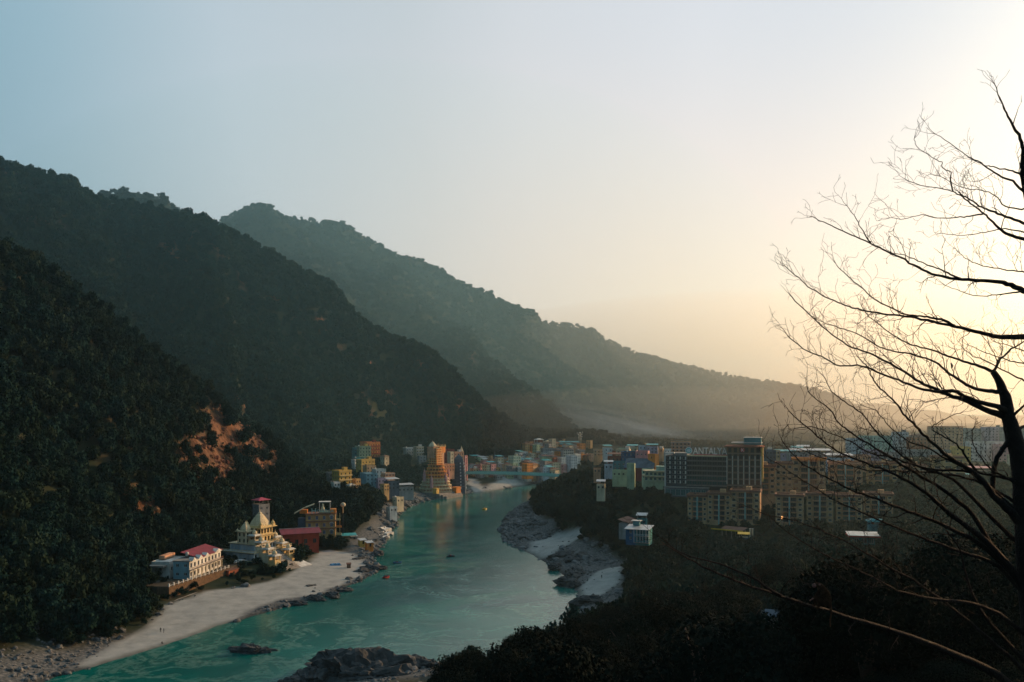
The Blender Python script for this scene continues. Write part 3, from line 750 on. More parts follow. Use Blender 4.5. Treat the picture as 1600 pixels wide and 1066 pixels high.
# main shrine: two arcaded storeys, broad eaves, ribbed spire with corner domes
sh = MB(); pn = []
for z0, h, r in ((14.7, 3.5, 4.6), (18.4, 3.4, 4.3)):
    pn += facade(sh, (-r, -r, z0), (1, 0, 0), 2 * r, 1, h, 4, 1.35, 2.1, .6, .45)
    pn += facade(sh, (-r, r, z0), (0, -1, 0), 2 * r, 1, h, 4, 1.35, 2.1, .6, .45)
    pn += facade(sh, (r, -r, z0), (0, 1, 0), 2 * r, 1, h, 4, 1.35, 2.1, .6, .45)
    facade(sh, (r, r, z0), (-1, 0, 0), 2 * r, 1, h, 0, 1, 1, 1)
s_ = sh.build("shrine", trim_gold, e); put_windows(s_, pn, inside_shade, None, False, name='opening')
m = MB(); m.box(-5.4, 5.4, -5.4, 5.4, 18.15, 18.38); m.box(-5.9, 5.9, -5.9, 5.9, 21.81, 22.15); m.box(-5.0, 5.0, -5.0, 5.0, 22.16, 22.7); m.build("eave", trim_gold, s_)
m = MB()
m.lathe([(4.1, 0), (3.9, .7), (3.2, 2.1), (2.35, 3.6), (1.5, 4.9), (.85, 5.6), (.95, 5.85), (.6, 6.2), (.12, 6.5), (.12, 7.3), (.01, 7.7)], 0, 0, 22.7, 24, .55)
for k in range(4):
    a_ = k * math.pi / 2
    for j in range(7):
        r = [3.55, 3.3, 2.9, 2.45, 2.0, 1.6, 1.2][j]; z = 22.9 + j * .72
        m.cbox(math.cos(a_) * r, math.sin(a_) * r, z, .9 - .07 * j, .9 - .07 * j, .62, a_)
m.build("spire", trim_cream, s_)
for sx, sy in ((-1, -1), (1, -1), (-1, 1), (1, 1)):
    m = MB(); m.cbox(4.4 * sx, 4.4 * sy, 22.16, 1.7, 1.7, 1.1); onion(m, 4.4 * sx, 4.4 * sy, 23.27, .8); m.build("corner_dome", trim_gold, s_)
# left turret with its own dome
m = MB(); pn = facade(m, (-10.7, -.8, 14.7), (1, 0, 0), 5.4, 2, 2.9, 2, 1.2, 1.7, .6, .4) + facade(m, (-10.7, 4.6, 14.7), (0, -1, 0), 5.4, 2, 2.9, 2, 1.2, 1.7, .6, .4)
pn += facade(m, (-5.3, -.8, 14.7), (0, 1, 0), 5.4, 2, 2.9, 2, 1.2, 1.7, .6, .4); facade(m, (-5.3, 4.6, 14.7), (-1, 0, 0), 5.4, 2, 2.9, 0, 1, 1, 1)
s_ = m.build("turret", WM['cream'], e); put_windows(s_, pn, inside_shade, None, False, name='opening')
m = MB(); m.box(-11.5, -4.5, -1.6, 5.4, 20.51, 20.8); m.build("eave", trim_cream, s_)
m = MB(); m.lathe([(2.3, 0), (2.2, 1.0), (1.6, 2.2), (.9, 3.2), (.5, 3.6), (.6, 3.8), (.1, 4.2), (.01, 5.0)], -8, 1.9, 20.8, 16, .4); m.build("dome", trim_cream, s_)
for sx, sy in ((-1, -1), (1, -1), (-1, 1), (1, 1)):
    m = MB(); onion(m, -8 + 2.7 * sx, 1.9 + 2.7 * sy, 20.81, .55); m.build("corner_dome", trim_cream, s_)
# pavilions flanking the stair
def pavilion(x, y, zr, hcol, plinth, big=1.0, dome=True):
    m = MB(); r = 1.75 * big
    for sx in (-1, 1):
        for sy in (-1, 1): m.box(x + sx * r - .2, x + sx * r + .2, y + sy * r - .2, y + sy * r + .2, zr - hcol, zr)
    m.box(x - r - .35, x + r + .35, y - r - .35, y + r + .35, zr - hcol - plinth, zr - hcol - .003)
    for sx in (-1, 1): m.box(x + sx * r - .1, x + sx * r + .1, y - r + .25, y + r - .25, zr - hcol, zr - hcol + .8)
    m.box(x - r + .25, x + r - .25, y - r - .1, y - r + .1, zr - hcol, zr - hcol + .8)
    m.box(x - r - .1, x + r + .1, y - r - .1, y + r + .1, zr - .45, zr - .004)
    s_ = m.build("pavilion", trim_gold if plinth > 4.6 else WM['cream'], e)
    m = MB(); m.box(x - r - .75, x + r + .75, y - r - .75, y + r + .75, zr, zr + .3); m.box(x - r - .2, x + r + .2, y - r - .2, y + r + .2, zr + .301, zr + .7); m.build("roof", WM['white'], s_)
    m = MB(); onion(m, x + (1.2 if dome == 2 else 0), y + (2.6 if dome == 2 else 0), zr + .701, 1.15 * big, 12); m.build("dome", trim_cream, s_)
for k in range(4): pavilion(-7.6, -3.4 - 4.1 * k, 18.6 - 3.0 * k, 2.6, 4.5 + (3 if k == 3 else 0), 1.0)
for k in range(3): pavilion(6.6, -4.0 - 4.2 * k, 16.0 - 2.8 * k, 2.5, 4.0 + k, 1.0)
for k in range(2): pavilion(10.8, 3.0 - 4.0 * k, 15.2 - 2.4 * k, 2.4, 4, .9)
# the stair between them, and the bathing platform
m = MB()
for k in range(14): m.box(-5.4, 4.4, -7.5 - 1.0 * k - 1.0, -7.5 - 1.0 * k, 0, 11.0 - .62 * k)
m.build("stair", concrete, e)
m = MB(); m.add([(6, -21, 2.4), (14, -21, 2.4), (14, -12.6, 4.9), (6, -12.6, 4.9), (6, -21, 0), (14, -21, 0), (14, -12.6, 0), (6, -12.6, 0)], [(0, 1, 2, 3), (4, 7, 6, 5), (0, 4, 5, 1), (1, 5, 6, 2), (2, 6, 7, 3), (3, 7, 4, 0)]); m.build("bathing_slab", WM['white'], e)

# tower house with pink roof
p = P(408, 800, 492)
e = building("lookout_house", "narrow grey house with a pink red pyramid roof among the trees behind the temple", "house", (p.x, p.y, 15.0), R(50), None, 6)
shell(e, 7.2, 6.4, 3, 3.4, WM['grey'], (2, 2), (1.2, 1.4, .9), par=.5, base=8, single=True, frm=frame_white)
m = MB()
for sx in (-1, 1):
    for sy in (-1, 1): m = MB(); m.box(sx * 2.9 - .12, sx * 2.9 + .12, sy * 2.6 - .12, sy * 2.6 + .12, 10.21, 12.9); m.build("pillar", concrete, e)
m = MB(); m.hip(-4.3, 4.3, -3.9, 3.9, 12.9, 1.3, t=.12); m.build("roof", roof_pink, e)
# red hall
p = G(470, 850, 7.5)
e = building("red_hall", "wide red hall with a dark red sheet roof between the temple and the guesthouse", "hall", (-116.0, 465.0, 7.2), R(24), None, 13)
m = MB(); pn = facade(m, (-9.5, -6.5, 0), (1, 0, 0), 19, 1, 6.0, 4, 1.8, 2.4, .6, .3) + facade(m, (9.5, -6.5, 0), (0, 1, 0), 13, 1, 6.0, 3, 1.5, 2.6, .3, .3); facade(m, (9.5, 6.5, 0), (-1, 0, 0), 19, 1, 6, 0, 1, 1, 1); facade(m, (-9.5, 6.5, 0), (0, -1, 0), 13, 1, 6, 0, 1, 1, 1)
m.box(-9.4, 9.4, -6.4, 6.4, -5, -.01); m.build("wall", WM['red'], e); put_windows(e, pn, glass, trim_brown, True)
def sheet(m, a, b, c, d, t=.14):
    a, b, c, d = map(Vector, (a, b, c, d)); up = Vector((0, 0, t)); m.add([a, b, c, d, a + up, b + up, c + up, d + up], [(0, 3, 2, 1), (4, 5, 6, 7), (0, 1, 5, 4), (1, 2, 6, 5), (2, 3, 7, 6), (3, 0, 4, 7)])
m = MB()
for k in range(8):      # sheets, each lapping over the next
    x = -10.8 + k * 2.7
    sheet(m, (x, -7.6, 6.0 + .02 * (k % 2)), (x + 2.69, -7.6, 6.0 + .02 * (k % 2)), (x + 2.69, 0, 8.0 + .02 * (k % 2)), (x, 0, 8.0 + .02 * (k % 2)))
    sheet(m, (x, 0.02, 8.0 + .02 * (k % 2)), (x + 2.69, .02, 8.0 + .02 * (k % 2)), (x + 2.69, 7.6, 6.0 + .02 * (k % 2)), (x, 7.6, 6.0 + .02 * (k % 2)))
m.build("roof", roof_red, e); m = MB(); m.box(-10.8, 10.8, -.2, .25, 8.17, 8.3); m.build("ridge_cap", roof_tin, e)
# guesthouse
p = P(499, 838, 490)
e = building("guesthouse", "ochre three storey guesthouse with blue arched windows, curved roof slabs and roof lettering", "guesthouse", (p.x, p.y + 4, 7.6), R(10), None, 12)
m = MB(); fh = 4.15; w = 16.5
pn = facade(m, (-w / 2, -5, 0), (1, 0, 0), w, 3, fh, 4, 1.5, 2.2, .9, .3) + facade(m, (w / 2, -5, 0), (0, 1, 0), 10, 3, fh, 2, 1.4, 2.2, .9, .3)
facade(m, (w / 2, 5, 0), (-1, 0, 0), w, 3, fh, 0, 1, 1, 1); facade(m, (-w / 2, 5, 0), (0, -1, 0), 10, 3, fh, 0, 1, 1, 1)
m.box(-w / 2 + .01, w / 2 - .01, -4.99, 4.99, -6, -.01); m.box(-w / 2 + .01, w / 2 - .01, -4.99, 4.99, 3 * fh - .2, 3 * fh - .01); m.build("wall", WM['ochre'], e); put_windows(e, pn, glass_blue, frame_white, True)
m = MB()
for f in (1, 2, 3): m.box(-w / 2 - .5, w / 2 + .5, -5.6, 5.4, f * fh - .12, f * fh + .2)
m.build("floor_band", trim_brown, e)
for f, k in ((0, 3), (1, 3), (2, 3)):      # arches over the right-hand bay
    m = MB(); cx = -w / 2 + (k + .5) * w / 4
    pts = [(cx + 1.25 * math.cos(t_), 1.25 * math.sin(t_)) for t_ in np.linspace(0, math.pi, 9)]
    vs = [(x, -5.16, f * fh + 2.5 + z) for x, z in pts] + [(cx + (x - cx) * .72, -5.16, f * fh + 2.5 + z * .72) for x, z in pts]
    vs += [(a, -5.003, c) for a, _, c in vs]
    fs = [(i, i + 9, i + 10, i + 1) for i in range(8)] + [(18 + i, 19 + i, 28 + i, 27 + i) for i in range(8)] + [(i, i + 1, i + 19, i + 18) for i in range(8)] + [(9 + i, 27 + i, 28 + i, 10 + i) for i in range(8)]
    m.add(vs, fs); m.build("arch", frame_white, e)
m = MB(); m.box(-w / 2 - 4.5, -w / 2 - .01, -4, 3.5, -5, 2 * fh + 1.6); m.build("side_wing", WM['slate'], e)
m = MB(); sheet(m, (-w / 2 - 6.5, -4.6, 3 * fh + .2), (-w / 2 - 1, -4.6, 3 * fh + 3.2), (-w / 2 - 1, 2, 3 * fh + 3.2), (-w / 2 - 6.5, 2, 3 * fh + .2), .35); sheet(m, (-w / 2 - .5, -3.6, 3 * fh + 3.4), (-w / 2 + 4.5, -3.6, 3 * fh + 5.2), (-w / 2 + 4.5, 2, 3 * fh + 5.2), (-w / 2 - .5, 2, 3 * fh + 3.4), .35); m.build("roof_slab", trim_cream, e)
m = MB(); m.box(-w / 2 - 3.5, -w / 2 + .8, -3, 1.5, 3 * fh + .21, 3 * fh + 2.3); m.build("roof_room", WM['orange'], e); m = MB(); m.box(w / 2 - 2.8, w / 2 + .4, -4.6, 1, 3 * fh + .21, 3 * fh + 2.6); m.build("roof_room", WM['orange'], e)
m = MB(); sheet(m, (-1.2, -2, 3 * fh + 6.4), (5.6, -2, 3 * fh + 6.4), (5.6, 2.5, 3 * fh + 6.4), (-1.2, 2.5, 3 * fh + 6.4), .3)
for x in (-.8, 5.2): m.box(x - .12, x + .12, -1.6, -1.3, 3 * fh + .2, 3 * fh + 6.39); m.box(x - .12, x + .12, 1.9, 2.2, 3 * fh + .2, 3 * fh + 6.39)
m.build("canopy", WM['white'], e)
m = MB(); m.smooth = True; m.lathe([(1.3, 0), (1.2, .8), (.85, 2.0), (.5, 2.8), (.62, 3.2), (.4, 3.9), (.05, 4.2)], 1.2, -3.0, 3 * fh + 1.6, 12); m.box(-.6, 5.0, -4.4, -1.8, 3 * fh + .21, 3 * fh + 1.59); m.build("roof_ornament", trim_cream, e)
for zf in (0, 1, 2):
    s_ = MB(); x0 = w / 2 + .51; s_.box(x0, x0 + 3.0 - .6 * (zf == 2), -5.4, -1.0, zf * fh + .3, zf * fh + .6); s_.box(x0, x0 + 3.0 - .6 * (zf == 2), -5.4, -5.2, zf * fh + .61, zf * fh + 1.6)
    for x in (x0 + .2, x0 + 2.1): s_.box(x - .14, x + .14, -5.18, -4.9, zf * fh + 1.0, zf * fh + fh + .29)
    s_.build("balcony", trim_gold if zf != 1 else WM['orange'], e)
m = MB(); m.smooth = True; m.lathe([(.3, -3.5), (.3, 0), (1.2, .4), (1.55, 1.2), (1.2, 2.2), (.4, 2.6)], w / 2 + 4.3, 1, 3 * fh + 3.2, 12); m.build("water_tank", WM['cream'], e); m = MB(); m.box(w / 2 + 4.1, w / 2 + 4.5, .8, 1.2, -4, 3 * fh - .4); m.build("tank_post", WM['dark grey'], e)
def lettering(parent, txt, size, loc, rot, mt, ext=.12, name="lettering", spacing=1.0):
    c = bpy.data.curves.new(name, 'FONT'); c.body = txt; c.size = size; c.extrude = ext; c.space_character = spacing; c.align_x = 'LEFT'; c.resolution_u = 2
    tmp = bpy.data.objects.new("tmp_text", c); C.objects.link(tmp)
    me = bpy.data.meshes.new_from_object(tmp.evaluated_get(bpy.context.evaluated_depsgraph_get())); bpy.data.objects.remove(tmp)
    me.name = name; me.materials.clear(); me.materials.append(mt)
    o = mobj(name, me, parent, loc); o.rotation_euler = rot; return o
bpy.context.view_layer.update()
lettering(e, "H", 4.2, (-5.3, -5.2, 3 * fh + .5), (R(90), 0, 0), trim_teal, .1, spacing=1.0)
lettering(e, "OREILLA", 2.5, (-2.2, -5.2, 3 * fh + .9), (R(90), 0, 0), trim_teal, .1, spacing=1.0)
# huts and walls on the promontory
p = G(545, 838, 6)
e = building("teal_roofed_shelter", "low shelter with a pale teal sheet roof right of the guesthouse", "shelter", (p.x, p.y, 4.6), R(20), None, 5)
for x in (-3.6, 0, 3.6):
    for y in (-1.6, 1.6): m = MB(); m.box(x - .12, x + .12, y - .12, y + .12, -4, 2.2); m.build("post", concrete, e)
m = MB(); sheet(m, (-4.4, -2.4, 2.0), (4.4, -2.4, 2.0), (4.4, 2.4, 2.9), (-4.4, 2.4, 2.9)); m.build("roof", roof_teal, e)
for (u, v, lab, wmk) in ((566, 848, "small yellow hut with a slanted frame at the water edge", 'yellow'), (577, 852, "small orange hut at the tip of the promontory", 'orange'), (552, 842, "low grey stone hut behind the yellow hut on the promontory", 'grey')):
    p = G(u, v, 4.0); e = building("hut", lab, "hut", (p.x, p.y, 3.4), R(35), "huts on the promontory", 3)
    m = MB(); m.box(-1.9, 1.9, -1.4, 1.4, -3, 2.1); m.build("wall", WM[wmk], e); m = MB(); sheet(m, (-2.3, -1.9, 2.1), (2.3, -1.9, 2.1), (2.3, 1.9, 2.8), (-2.3, 1.9, 2.8)); m.build("roof", roof_tin, e); m = MB(); m.box(-.5, .5, -1.5, -1.403, 0, 1.7); m.build("door", inside_shade, e)
for (u, v, w, z) in ((602, 826, 9, 2.6), (606, 832, 8, 1.6), (600, 838, 7, 1.2)):
    p = G(u, v, z); e = empty("ghat_platform", (p.x, p.y, z), R(65), "broken white stepped platform %s at the water edge below the grove" % {826: "highest", 832: "middle", 838: "lowest"}[v], "platform", "white bathing steps below the grove")
    m = MB(); m.box(-w / 2, w / 2, -2, 2, -3, 0); m.box(-w / 2 + 1, w / 2 - 1, 2.003, 4, -3, .9); m.build("step", WM['white'], e)

# ---------------------------------------------------------------- generic house of the upper villages
def house(label, pos, rz, w, d, fl, wmk, fh=3.1, bays=None, group=None, cat="house", name="house", roof=None, tank=None, stairhead=None, band=None, balcony=False, gl=None, frm=None, single=False, par=.8, base=7.0, win=(1.1, 1.3, .9), foot=None):
    e = building(name, label, cat, pos, rz, group, foot if foot is not None else max(w, d) * .62)
    bays = bays or (max(2, int(w / 2.9)), max(1, int(d / 3.0)))
    shell(e, w, d, fl, fh, WM[wmk], bays, win, gl, frm, single=single, par=0 if roof in ('hip', 'sheet') else par, base=base, floor_bands=band and .35, bandm=band)
    H = fl * fh
    if isinstance(roof, tuple): kind, rm = roof
    else: kind, rm = roof, roof_rust
    if kind == 'hip': m = MB(); m.hip(-w / 2 - .6, w / 2 + .6, -d / 2 - .6, d / 2 + .6, H + .003, min(w, d) * .28, t=.15); m.build("roof", rm, e)
    if kind == 'shed':
        m = MB(); sheet(m, (-w / 2 - .3, -d / 2 - .3, H + par + 1.6), (w / 2 + .3, -d / 2 - .3, H + par + 1.6), (w / 2 + .3, d / 2 + .3, H + par + 2.5), (-w / 2 - .3, d / 2 + .3, H + par + 2.5)); m.build("roof", rm, e)
        m = MB()
        for x in (-w / 2 + .3, w / 2 - .3):
            m.box(x - .1, x + .1, -d / 2 + .2, -d / 2 + .4, H - .01, H + par + 1.59); m.box(x - .1, x + .1, d / 2 - .4, d / 2 - .2, H - .01, H + par + 2.3)
        m.build("roof_post", steel, e)
    if stairhead: m = MB(); x = w * .5 - 2.2; m.box(x - 1.5, x + 1.5, -.5, 2.4, H + .002, H + 2.5); m.box(x - 1.8, x + 1.8, -.8, 2.7, H + 2.503, H + 2.65); m.build("stair_head", WM[stairhead], e)
    if tank: tank_on(e, -w * .28, d * .18, H + .003, WM['white'] if tank == 'white' else plastic_black, 1.1)
    if balcony:
        m = MB()
        for f in range(1, fl): m.box(-w / 2, w / 2, -d / 2 - 1.1, -d / 2 - .003, f * fh - .12, f * fh + .06); m.box(-w / 2, w / 2, -d / 2 - 1.12, -d / 2 - 1.0, f * fh + .065, f * fh + .85)
        m.build("balcony", band or WM[wmk], e)
    return e
def at(u, v, Y): p = P(u, v, Y); return (p.x, p.y, p.z)
# houses above the grove, each placed at its foot
house("yellow hotel with three balcony storeys alone above the grove", at(534, 757, 630), R(48), 11, 9, 3, 'yellow', 3.3, band=trim_gold, balcony=True, single=True, stairhead='yellow')
house("grey slab building stepping down left of the yellow hotel", at(521, 758, 640), R(30), 9, 8, 3, 'grey', 3.0, band=concrete, balcony=True)
house("small white house with sunlit end just below the yellow hotel", at(524, 767, 600), R(40), 5, 5, 2, 'white', 2.8, tank='black')
house("small cream hut below the yellow hotel near the trees", at(548, 765, 600), R(50), 5, 4, 1, 'cream', 3.0, roof=('hip', roof_tin))
house("small ochre house half hidden below the blue house", at(557, 762, 640), R(50), 4.5, 4.5, 2, 'ochre', 3.0, tank='black')
house("tall red and orange block, highest house on the left slope", at(578, 720, 850), R(42), 15, 14, 5, 'orange', 3.6, band=WM['red'], balcony=True, single=False, stairhead='maroon')
house("tall pale block with grey fins and a yellow tank in front of the orange block", at(567, 724, 800), R(38), 12, 9, 5, 'pale green', 3.1, band=concrete, stairhead='yellow', tank='white')
house("narrow dark teal block at the left edge of the high cluster", at(556, 722, 800), R(30), 5, 7, 4, 'teal', 3.2)
house("turquoise flat roofed house below the tall pale block", at(560, 727, 760), R(40), 8, 7, 2, 'turquoise', 3.0, tank='white')
house("small white and pink house beside the turquoise house", at(555, 733, 750), R(50), 5, 5, 3, 'white', 2.6, tank='black')
house("wide tan house with sunlit yellow corner under the turquoise house", at(571, 731, 740), R(46), 14, 8, 2, 'yellow', 3.4, band=trim_gold, stairhead='yellow')
house("tan stepped house below the wide tan house", at(577, 740, 720), R(40), 9, 7, 2, 'tan', 3.1, tank='black')
house("narrow yellow green tower house standing alone right of the cluster", at(601, 732, 780), R(50), 5.5, 6, 3, 'cream', 3.6, roof=('hip', roof_rust), bays=(1, 2))
house("pale blue slab sided house at the left of the white cluster", at(576, 757, 690), R(35), 10, 12, 3, 'sky blue', 3.0, bays=(3, 0), par=.4)
house("white house with dark windows in the middle of the white cluster", at(592, 752, 710), R(35), 9, 8, 3, 'white', 3.2, tank='white', single=False)
house("lilac roofed house in front of the white cluster", at(595, 760, 690), R(40), 9, 7, 2, 'lilac', 3.0, tank='black')
house("white and orange house at the right of the white cluster", at(606, 756, 700), R(40), 9, 7, 3, 'salmon', 2.8, band=trim_white, tank='white')
house("low dark house with tin roof in front of the salmon house", at(612, 765, 680), R(35), 10, 7, 2, 'slate', 3.0, roof=('shed', roof_tin))
house("small orange fronted house under the lilac roofed house", at(601, 768, 670), R(50), 5, 5, 2, 'ochre', 2.6)
house("long low grey house along the bank left of the tall tiered temple", at(629, 768, 690), R(30), 17, 6, 1, 'grey', 3.0, roof=('shed', roof_tin))
house("small bright cream house by the rocks below the long grey house", at(622, 785, 640), R(50), 7, 5, 1, 'cream', 3.4, tank='white')
house("small white house near the water at the end of the grove", at(612, 800, 600), R(40), 6, 5, 1, 'white', 3.0, tank='black')
house("white hotel with stacked balconies alone on the wooded slope", at(640, 714, 960), R(32), 12, 9, 3, 'white', 3.3, band=trim_white, balcony=True, tank='white')
house("cream hotel wing with three balcony rows right of the stacked white hotel", at(654, 712, 950), R(32), 9, 8, 3, 'cream', 3.2, band=trim_white, balcony=True, stairhead='white')
house("low white house on the wooded slope left of the tiered temple", at(650, 728, 900), R(30), 8, 6, 1, 'white', 3.0)
house("small pale house hidden beside the foot of the temple tower", at(659, 722, 900), R(30), 8, 6, 2, 'grey', 3.0)

# ---------------------------------------------------------------- the tall tiered temple
e = building("tiered_temple", "tall orange and cream tiered temple with a pyramid of balconies and a pale spire", "temple", (*P(681, 766, 785)[:2], 5.0), R(58), None, 24)
z = 0.0; r = 15.0; n8 = 16
tier_h = 3.05
for k in range(8):
    m = MB(); low = k < 4
    m.lathe([(r - 1.0, z), (r - 1.0, z + tier_h)], 0, 0, 0, n8, .35, math.pi / 4)
    nb = max(12, int(r * 2.4))
    body = m.build("tier", WM['brick red'] if not low else WM['salmon'], e)
    m = MB(); m.lathe([(r + .25, z + tier_h - .42), (r + .5, z + tier_h - .1), (r + .3, z + tier_h)], 0, 0, 0, n8, .35, math.pi / 4)
    m.lathe([(r, z + .0), (r, z + 1.0)], 0, 0, 0.001, n8, .35, math.pi / 4); m.build("balcony", trim_cream if low else WM['orange'], body)
    m = MB()
    for j in range(nb):
        a_ = 2 * math.pi * j / nb; q = 1 + .35 * (1 / max(abs(math.cos(a_)), abs(math.sin(a_))) - 1); a2 = a_ + math.pi / 4
        m.cbox((r - .1) * q * math.cos(a2), (r - .1) * q * math.sin(a2), z + 1.0, .5, .5, tier_h - 1.4, a2)
    m.build("column", WM['cream'] if low else WM['yellow'], body)
    z += tier_h; r -= (1.35 if k % 2 else .95)
zt = z
for k in range(7):
    m = MB(); w = 4.3 - .12 * k; h = 2.15
    m.box(-w, w, -w, w, zt, zt + h - .4); b_ = m.build("tower_tier", WM['orange'], e)
    m = MB(); m.box(-w - .6, w + .6, -w - .6, w + .6, zt + h - .4, zt + h - .001); m.build("balcony", trim_gold, b_)
    m = MB()
    for s_ in (-1, 1):
        for t_ in (-.5, .1, .7):
            m.box(t_ * w - .35, t_ * w + .35, s_ * w - .02 - .03 * (s_ < 0), s_ * w + .05, zt + .3, zt + 1.4); m.box(s_ * w - .04, s_ * w + .04, t_ * w - .35, t_ * w + .35, zt + .3, zt + 1.4)
    m.build("opening", inside_shade, b_); zt += h
# left upper part carries a white spire, the right an orange block with finials
m = MB(); m.box(-5.6, 1.0, -1.6, 5.4, z + 6, zt + 1.5)
for j in range(3): m.box(-6.0, 1.4, -2.0, 5.8, zt - 4 + 2.3 * j, zt - 3.6 + 2.3 * j)
m.build("spire_base", WM['salmon'], e)
m = MB(); m.lathe([(3.3, 0), (3.2, .8), (2.5, 2.1), (1.6, 3.3), (.9, 4.0), (1.0, 4.3), (.15, 4.7), (.05, 5.8)], -2.4, 1.8, zt + 1.5, 12, .6)
for j in range(4): m.lathe([(3.5 - .62 * j, 0), (3.65 - .62 * j, .25), (3.4 - .62 * j, .5)], -2.4, 1.8, zt + 1.9 + j * .8, 12, .6)
m.build("spire", WM['cream'], e)
m = MB(); m.box(1.2, 10.0, -3.6, 5.0, zt - 4.3, zt + .6); m.box(.8, 10.4, -4.0, 5.4, zt + .601, zt + 1.1); m.box(.8, 10.4, -4.0, 5.4, zt - 2.2, zt - 1.8); m.build("upper_block", WM['orange'], e)
m = MB(); m.box(2.2, 9.0, -2.8, 4.0, 15, zt - 4.31); m.build("upper_block_base", WM['salmon'], e)
fm = MB(); fm.lathe([(.45, 0), (.5, .4), (.25, 1.2), (.05, 2.6)], 0, 0, 0, 6); fme = fm.mesh("finial", trim_gold)
for x in (1.4, 3.6, 5.8, 8.0, 9.9):
    for y in (-3.5, 4.9): mobj("finial", fme, e, (x, y, zt + 1.1))
for (x, y, zz, s) in ((-14.5, -6, 10.5, 1.5), (-12.0, 4, 15.5, 1.4), (-1, -12.2, 12, 1.2), (10.5, -6.5, 15.4, 1.35), (12.5, -2, 10.5, 1.2)):
    m = MB(); m.lathe([(1.5, -6), (1.5, 0), (1.7, .1), (1.4, .4), (1.3, 1.3), (.7, 3.4), (.2, 5.2), (.03, 6.6)], x, y, zz, 10); o = m.build("minaret", WM['pink'], e); o.scale = (1, 1, 1)
m = MB(); m.box(6, 13, -19, -14, -4, 3.4); m.box(5.6, 13.4, -19.4, -13.6, 3.41, 3.9); m.build("entrance_hall", WM['orange'], e)
m = MB(); m.box(-17, 16, -17, 16, -6, -.3); m.box(-15, 14, -19.5, -17.01, -6, -1.6); m.box(-13, 12, -22, -19.51, -6, -2.9); m.build("plinth", concrete, e)
m = MB(); m.box(-19, -15, -15, -11, -.299, 4.2); m.box(-19.4, -14.6, -15.4, -10.6, 4.201, 4.6); m.build("gate_house", WM['yellow'], e)
# dark tapering temple tower seen from its shaded side
e = building("tapering_temple_tower", "tall slate grey tapering temple tower with only its right edge sunlit, beside the bridge", "temple", (*P(717, 765, 812)[:2], 4.5), R(47), None, 12)
prof = [(6.6, -5), (6.6, 0)]
for k in range(9):
    r = 6.5 - .12 * k - .018 * k * k; zz = k * 2.9; prof += [(r, zz), (r, zz + 2.2), (r + .35, zz + 2.3), (r + .35, zz + 2.8)]
prof += [(4.6, 26.1), (4.2, 28.4), (3.2, 30.3), (1.9, 31.6), (.7, 32.2), (.3, 33.5), (.03, 34.2)]
m = MB(); m.lathe(prof, 0, 0, 0, 16, .75, math.pi / 4); m.build("tower", WM['slate'], e)
m = MB()
for k in range(9):
    r = 6.5 - .12 * k - .018 * k * k
    for t_ in (-.6, 0, .6):
        m.box(t_ * r * .9 - .55, t_ * r * .9 + .55, -r * .975 - .35, -r * .93, k * 2.9 + .5, k * 2.9 + 2.0); m.box(r * .93, r * .975 + .35, t_ * r * .9 - .55, t_ * r * .9 + .55, k * 2.9 + .5, k * 2.9 + 2.0)
m.build("opening", WM['pale blue'], e)
# neighbours of the temples
house("dark red roofed brown house right behind the tiered temple", at(696, 724, 860), R(40), 15, 10, 4, 'maroon', 3.4, band=roof_rust, tank='white')
house("plain bright cream slab tower between the two temples", at(704, 724, 850), R(45), 4.6, 5, 3, 'cream', 3.6, bays=(1, 0))
house("orange crenellated hall attached right of the tiered temple", at(697, 737, 800), R(45), 13, 9, 2, 'salmon', 3.3, band=WM['orange'])
house("white and brown house right of the plain cream slab tower", at(714, 722, 900), R(40), 12, 8, 3, 'salmon', 3.4, tank='white', stairhead='white')
# ---------------------------------------------------------------- footbridge
bl = P(729, 741, 880); br = P(884, 745, 838)
dv = Vector((br.x - bl.x, br.y - bl.y, 0)); Lb = dv.length; ang = math.atan2(dv.y, dv.x)
e = empty("footbridge", (bl.x, bl.y, 14.2), ang, "long pale teal truss footbridge across the river", "bridge")
sag = lambda x: -.9 * (1 - (2 * x / Lb - 1) ** 2) * -1 - 0.9
m = MB()
npn = 30; st = Lb / npn
for i in range(npn): x0, x1 = i * st, (i + 1) * st; z0 = sag((x0 + x1) / 2); m.box(x0, x1 - .01, -1.2, 1.2, z0, z0 + .25)
m.build("deck", trim_teal, e)
for side in (-1.25, 1.25):
    m = MB()
    for i in range(npn):
        x0, x1 = i * st, (i + 1) * st; z0, z1 = sag(x0), sag(x1)
        for zz, t_ in ((3.0, .20), (.1, .22), (1.5, .12)): m.tube([(x0, side, z0 + zz), (x1, side, z1 + zz)], t_, 4)
        m.tube([(x0, side, z0 + .1), (x0, side, z0 + 3.0)], .12, 4)
        a_, b_ = ((x0, z0 + .1), (x1, z1 + 3.0)) if i % 2 else ((x0, z0 + 3.0), (x1, z1 + .1)); m.tube([(a_[0], side, a_[1]), (b_[0], side, b_[1])], .07, 4)
        if side: 
            for q in range(5): xx = x0 + (q + .5) * st / 5; m.tube([(xx, side, z0 + .1), (xx, side, z0 + 1.9)], .05, 3)
    o = m.build("truss", teal_steel, e); o['kind'] = 'stuff'
    pm_ = MB(); pm_.box(.06, st - .06, -.03, .03, .15, 2.5); pme_ = pm_.mesh("railing_panel", mat("bridge_teal", (.26, .60, .55), .6, .2, .8, 0, .2, dirt=.2))
    for i in range(npn): mobj("railing_panel", pme_, e, (i * st, side * 1.04, sag((i + .5) * st)))
m = MB()
for i in range(npn): x0 = i * st; z0 = sag(x0); m.tube([(x0, -1.2, z0 - .5), (x0, 1.2, z0 - .5)], .1, 4); m.tube([(x0, 0, z0 - .9), (x0 + st, 0, sag(x0 + st) - .9)], .1, 4)
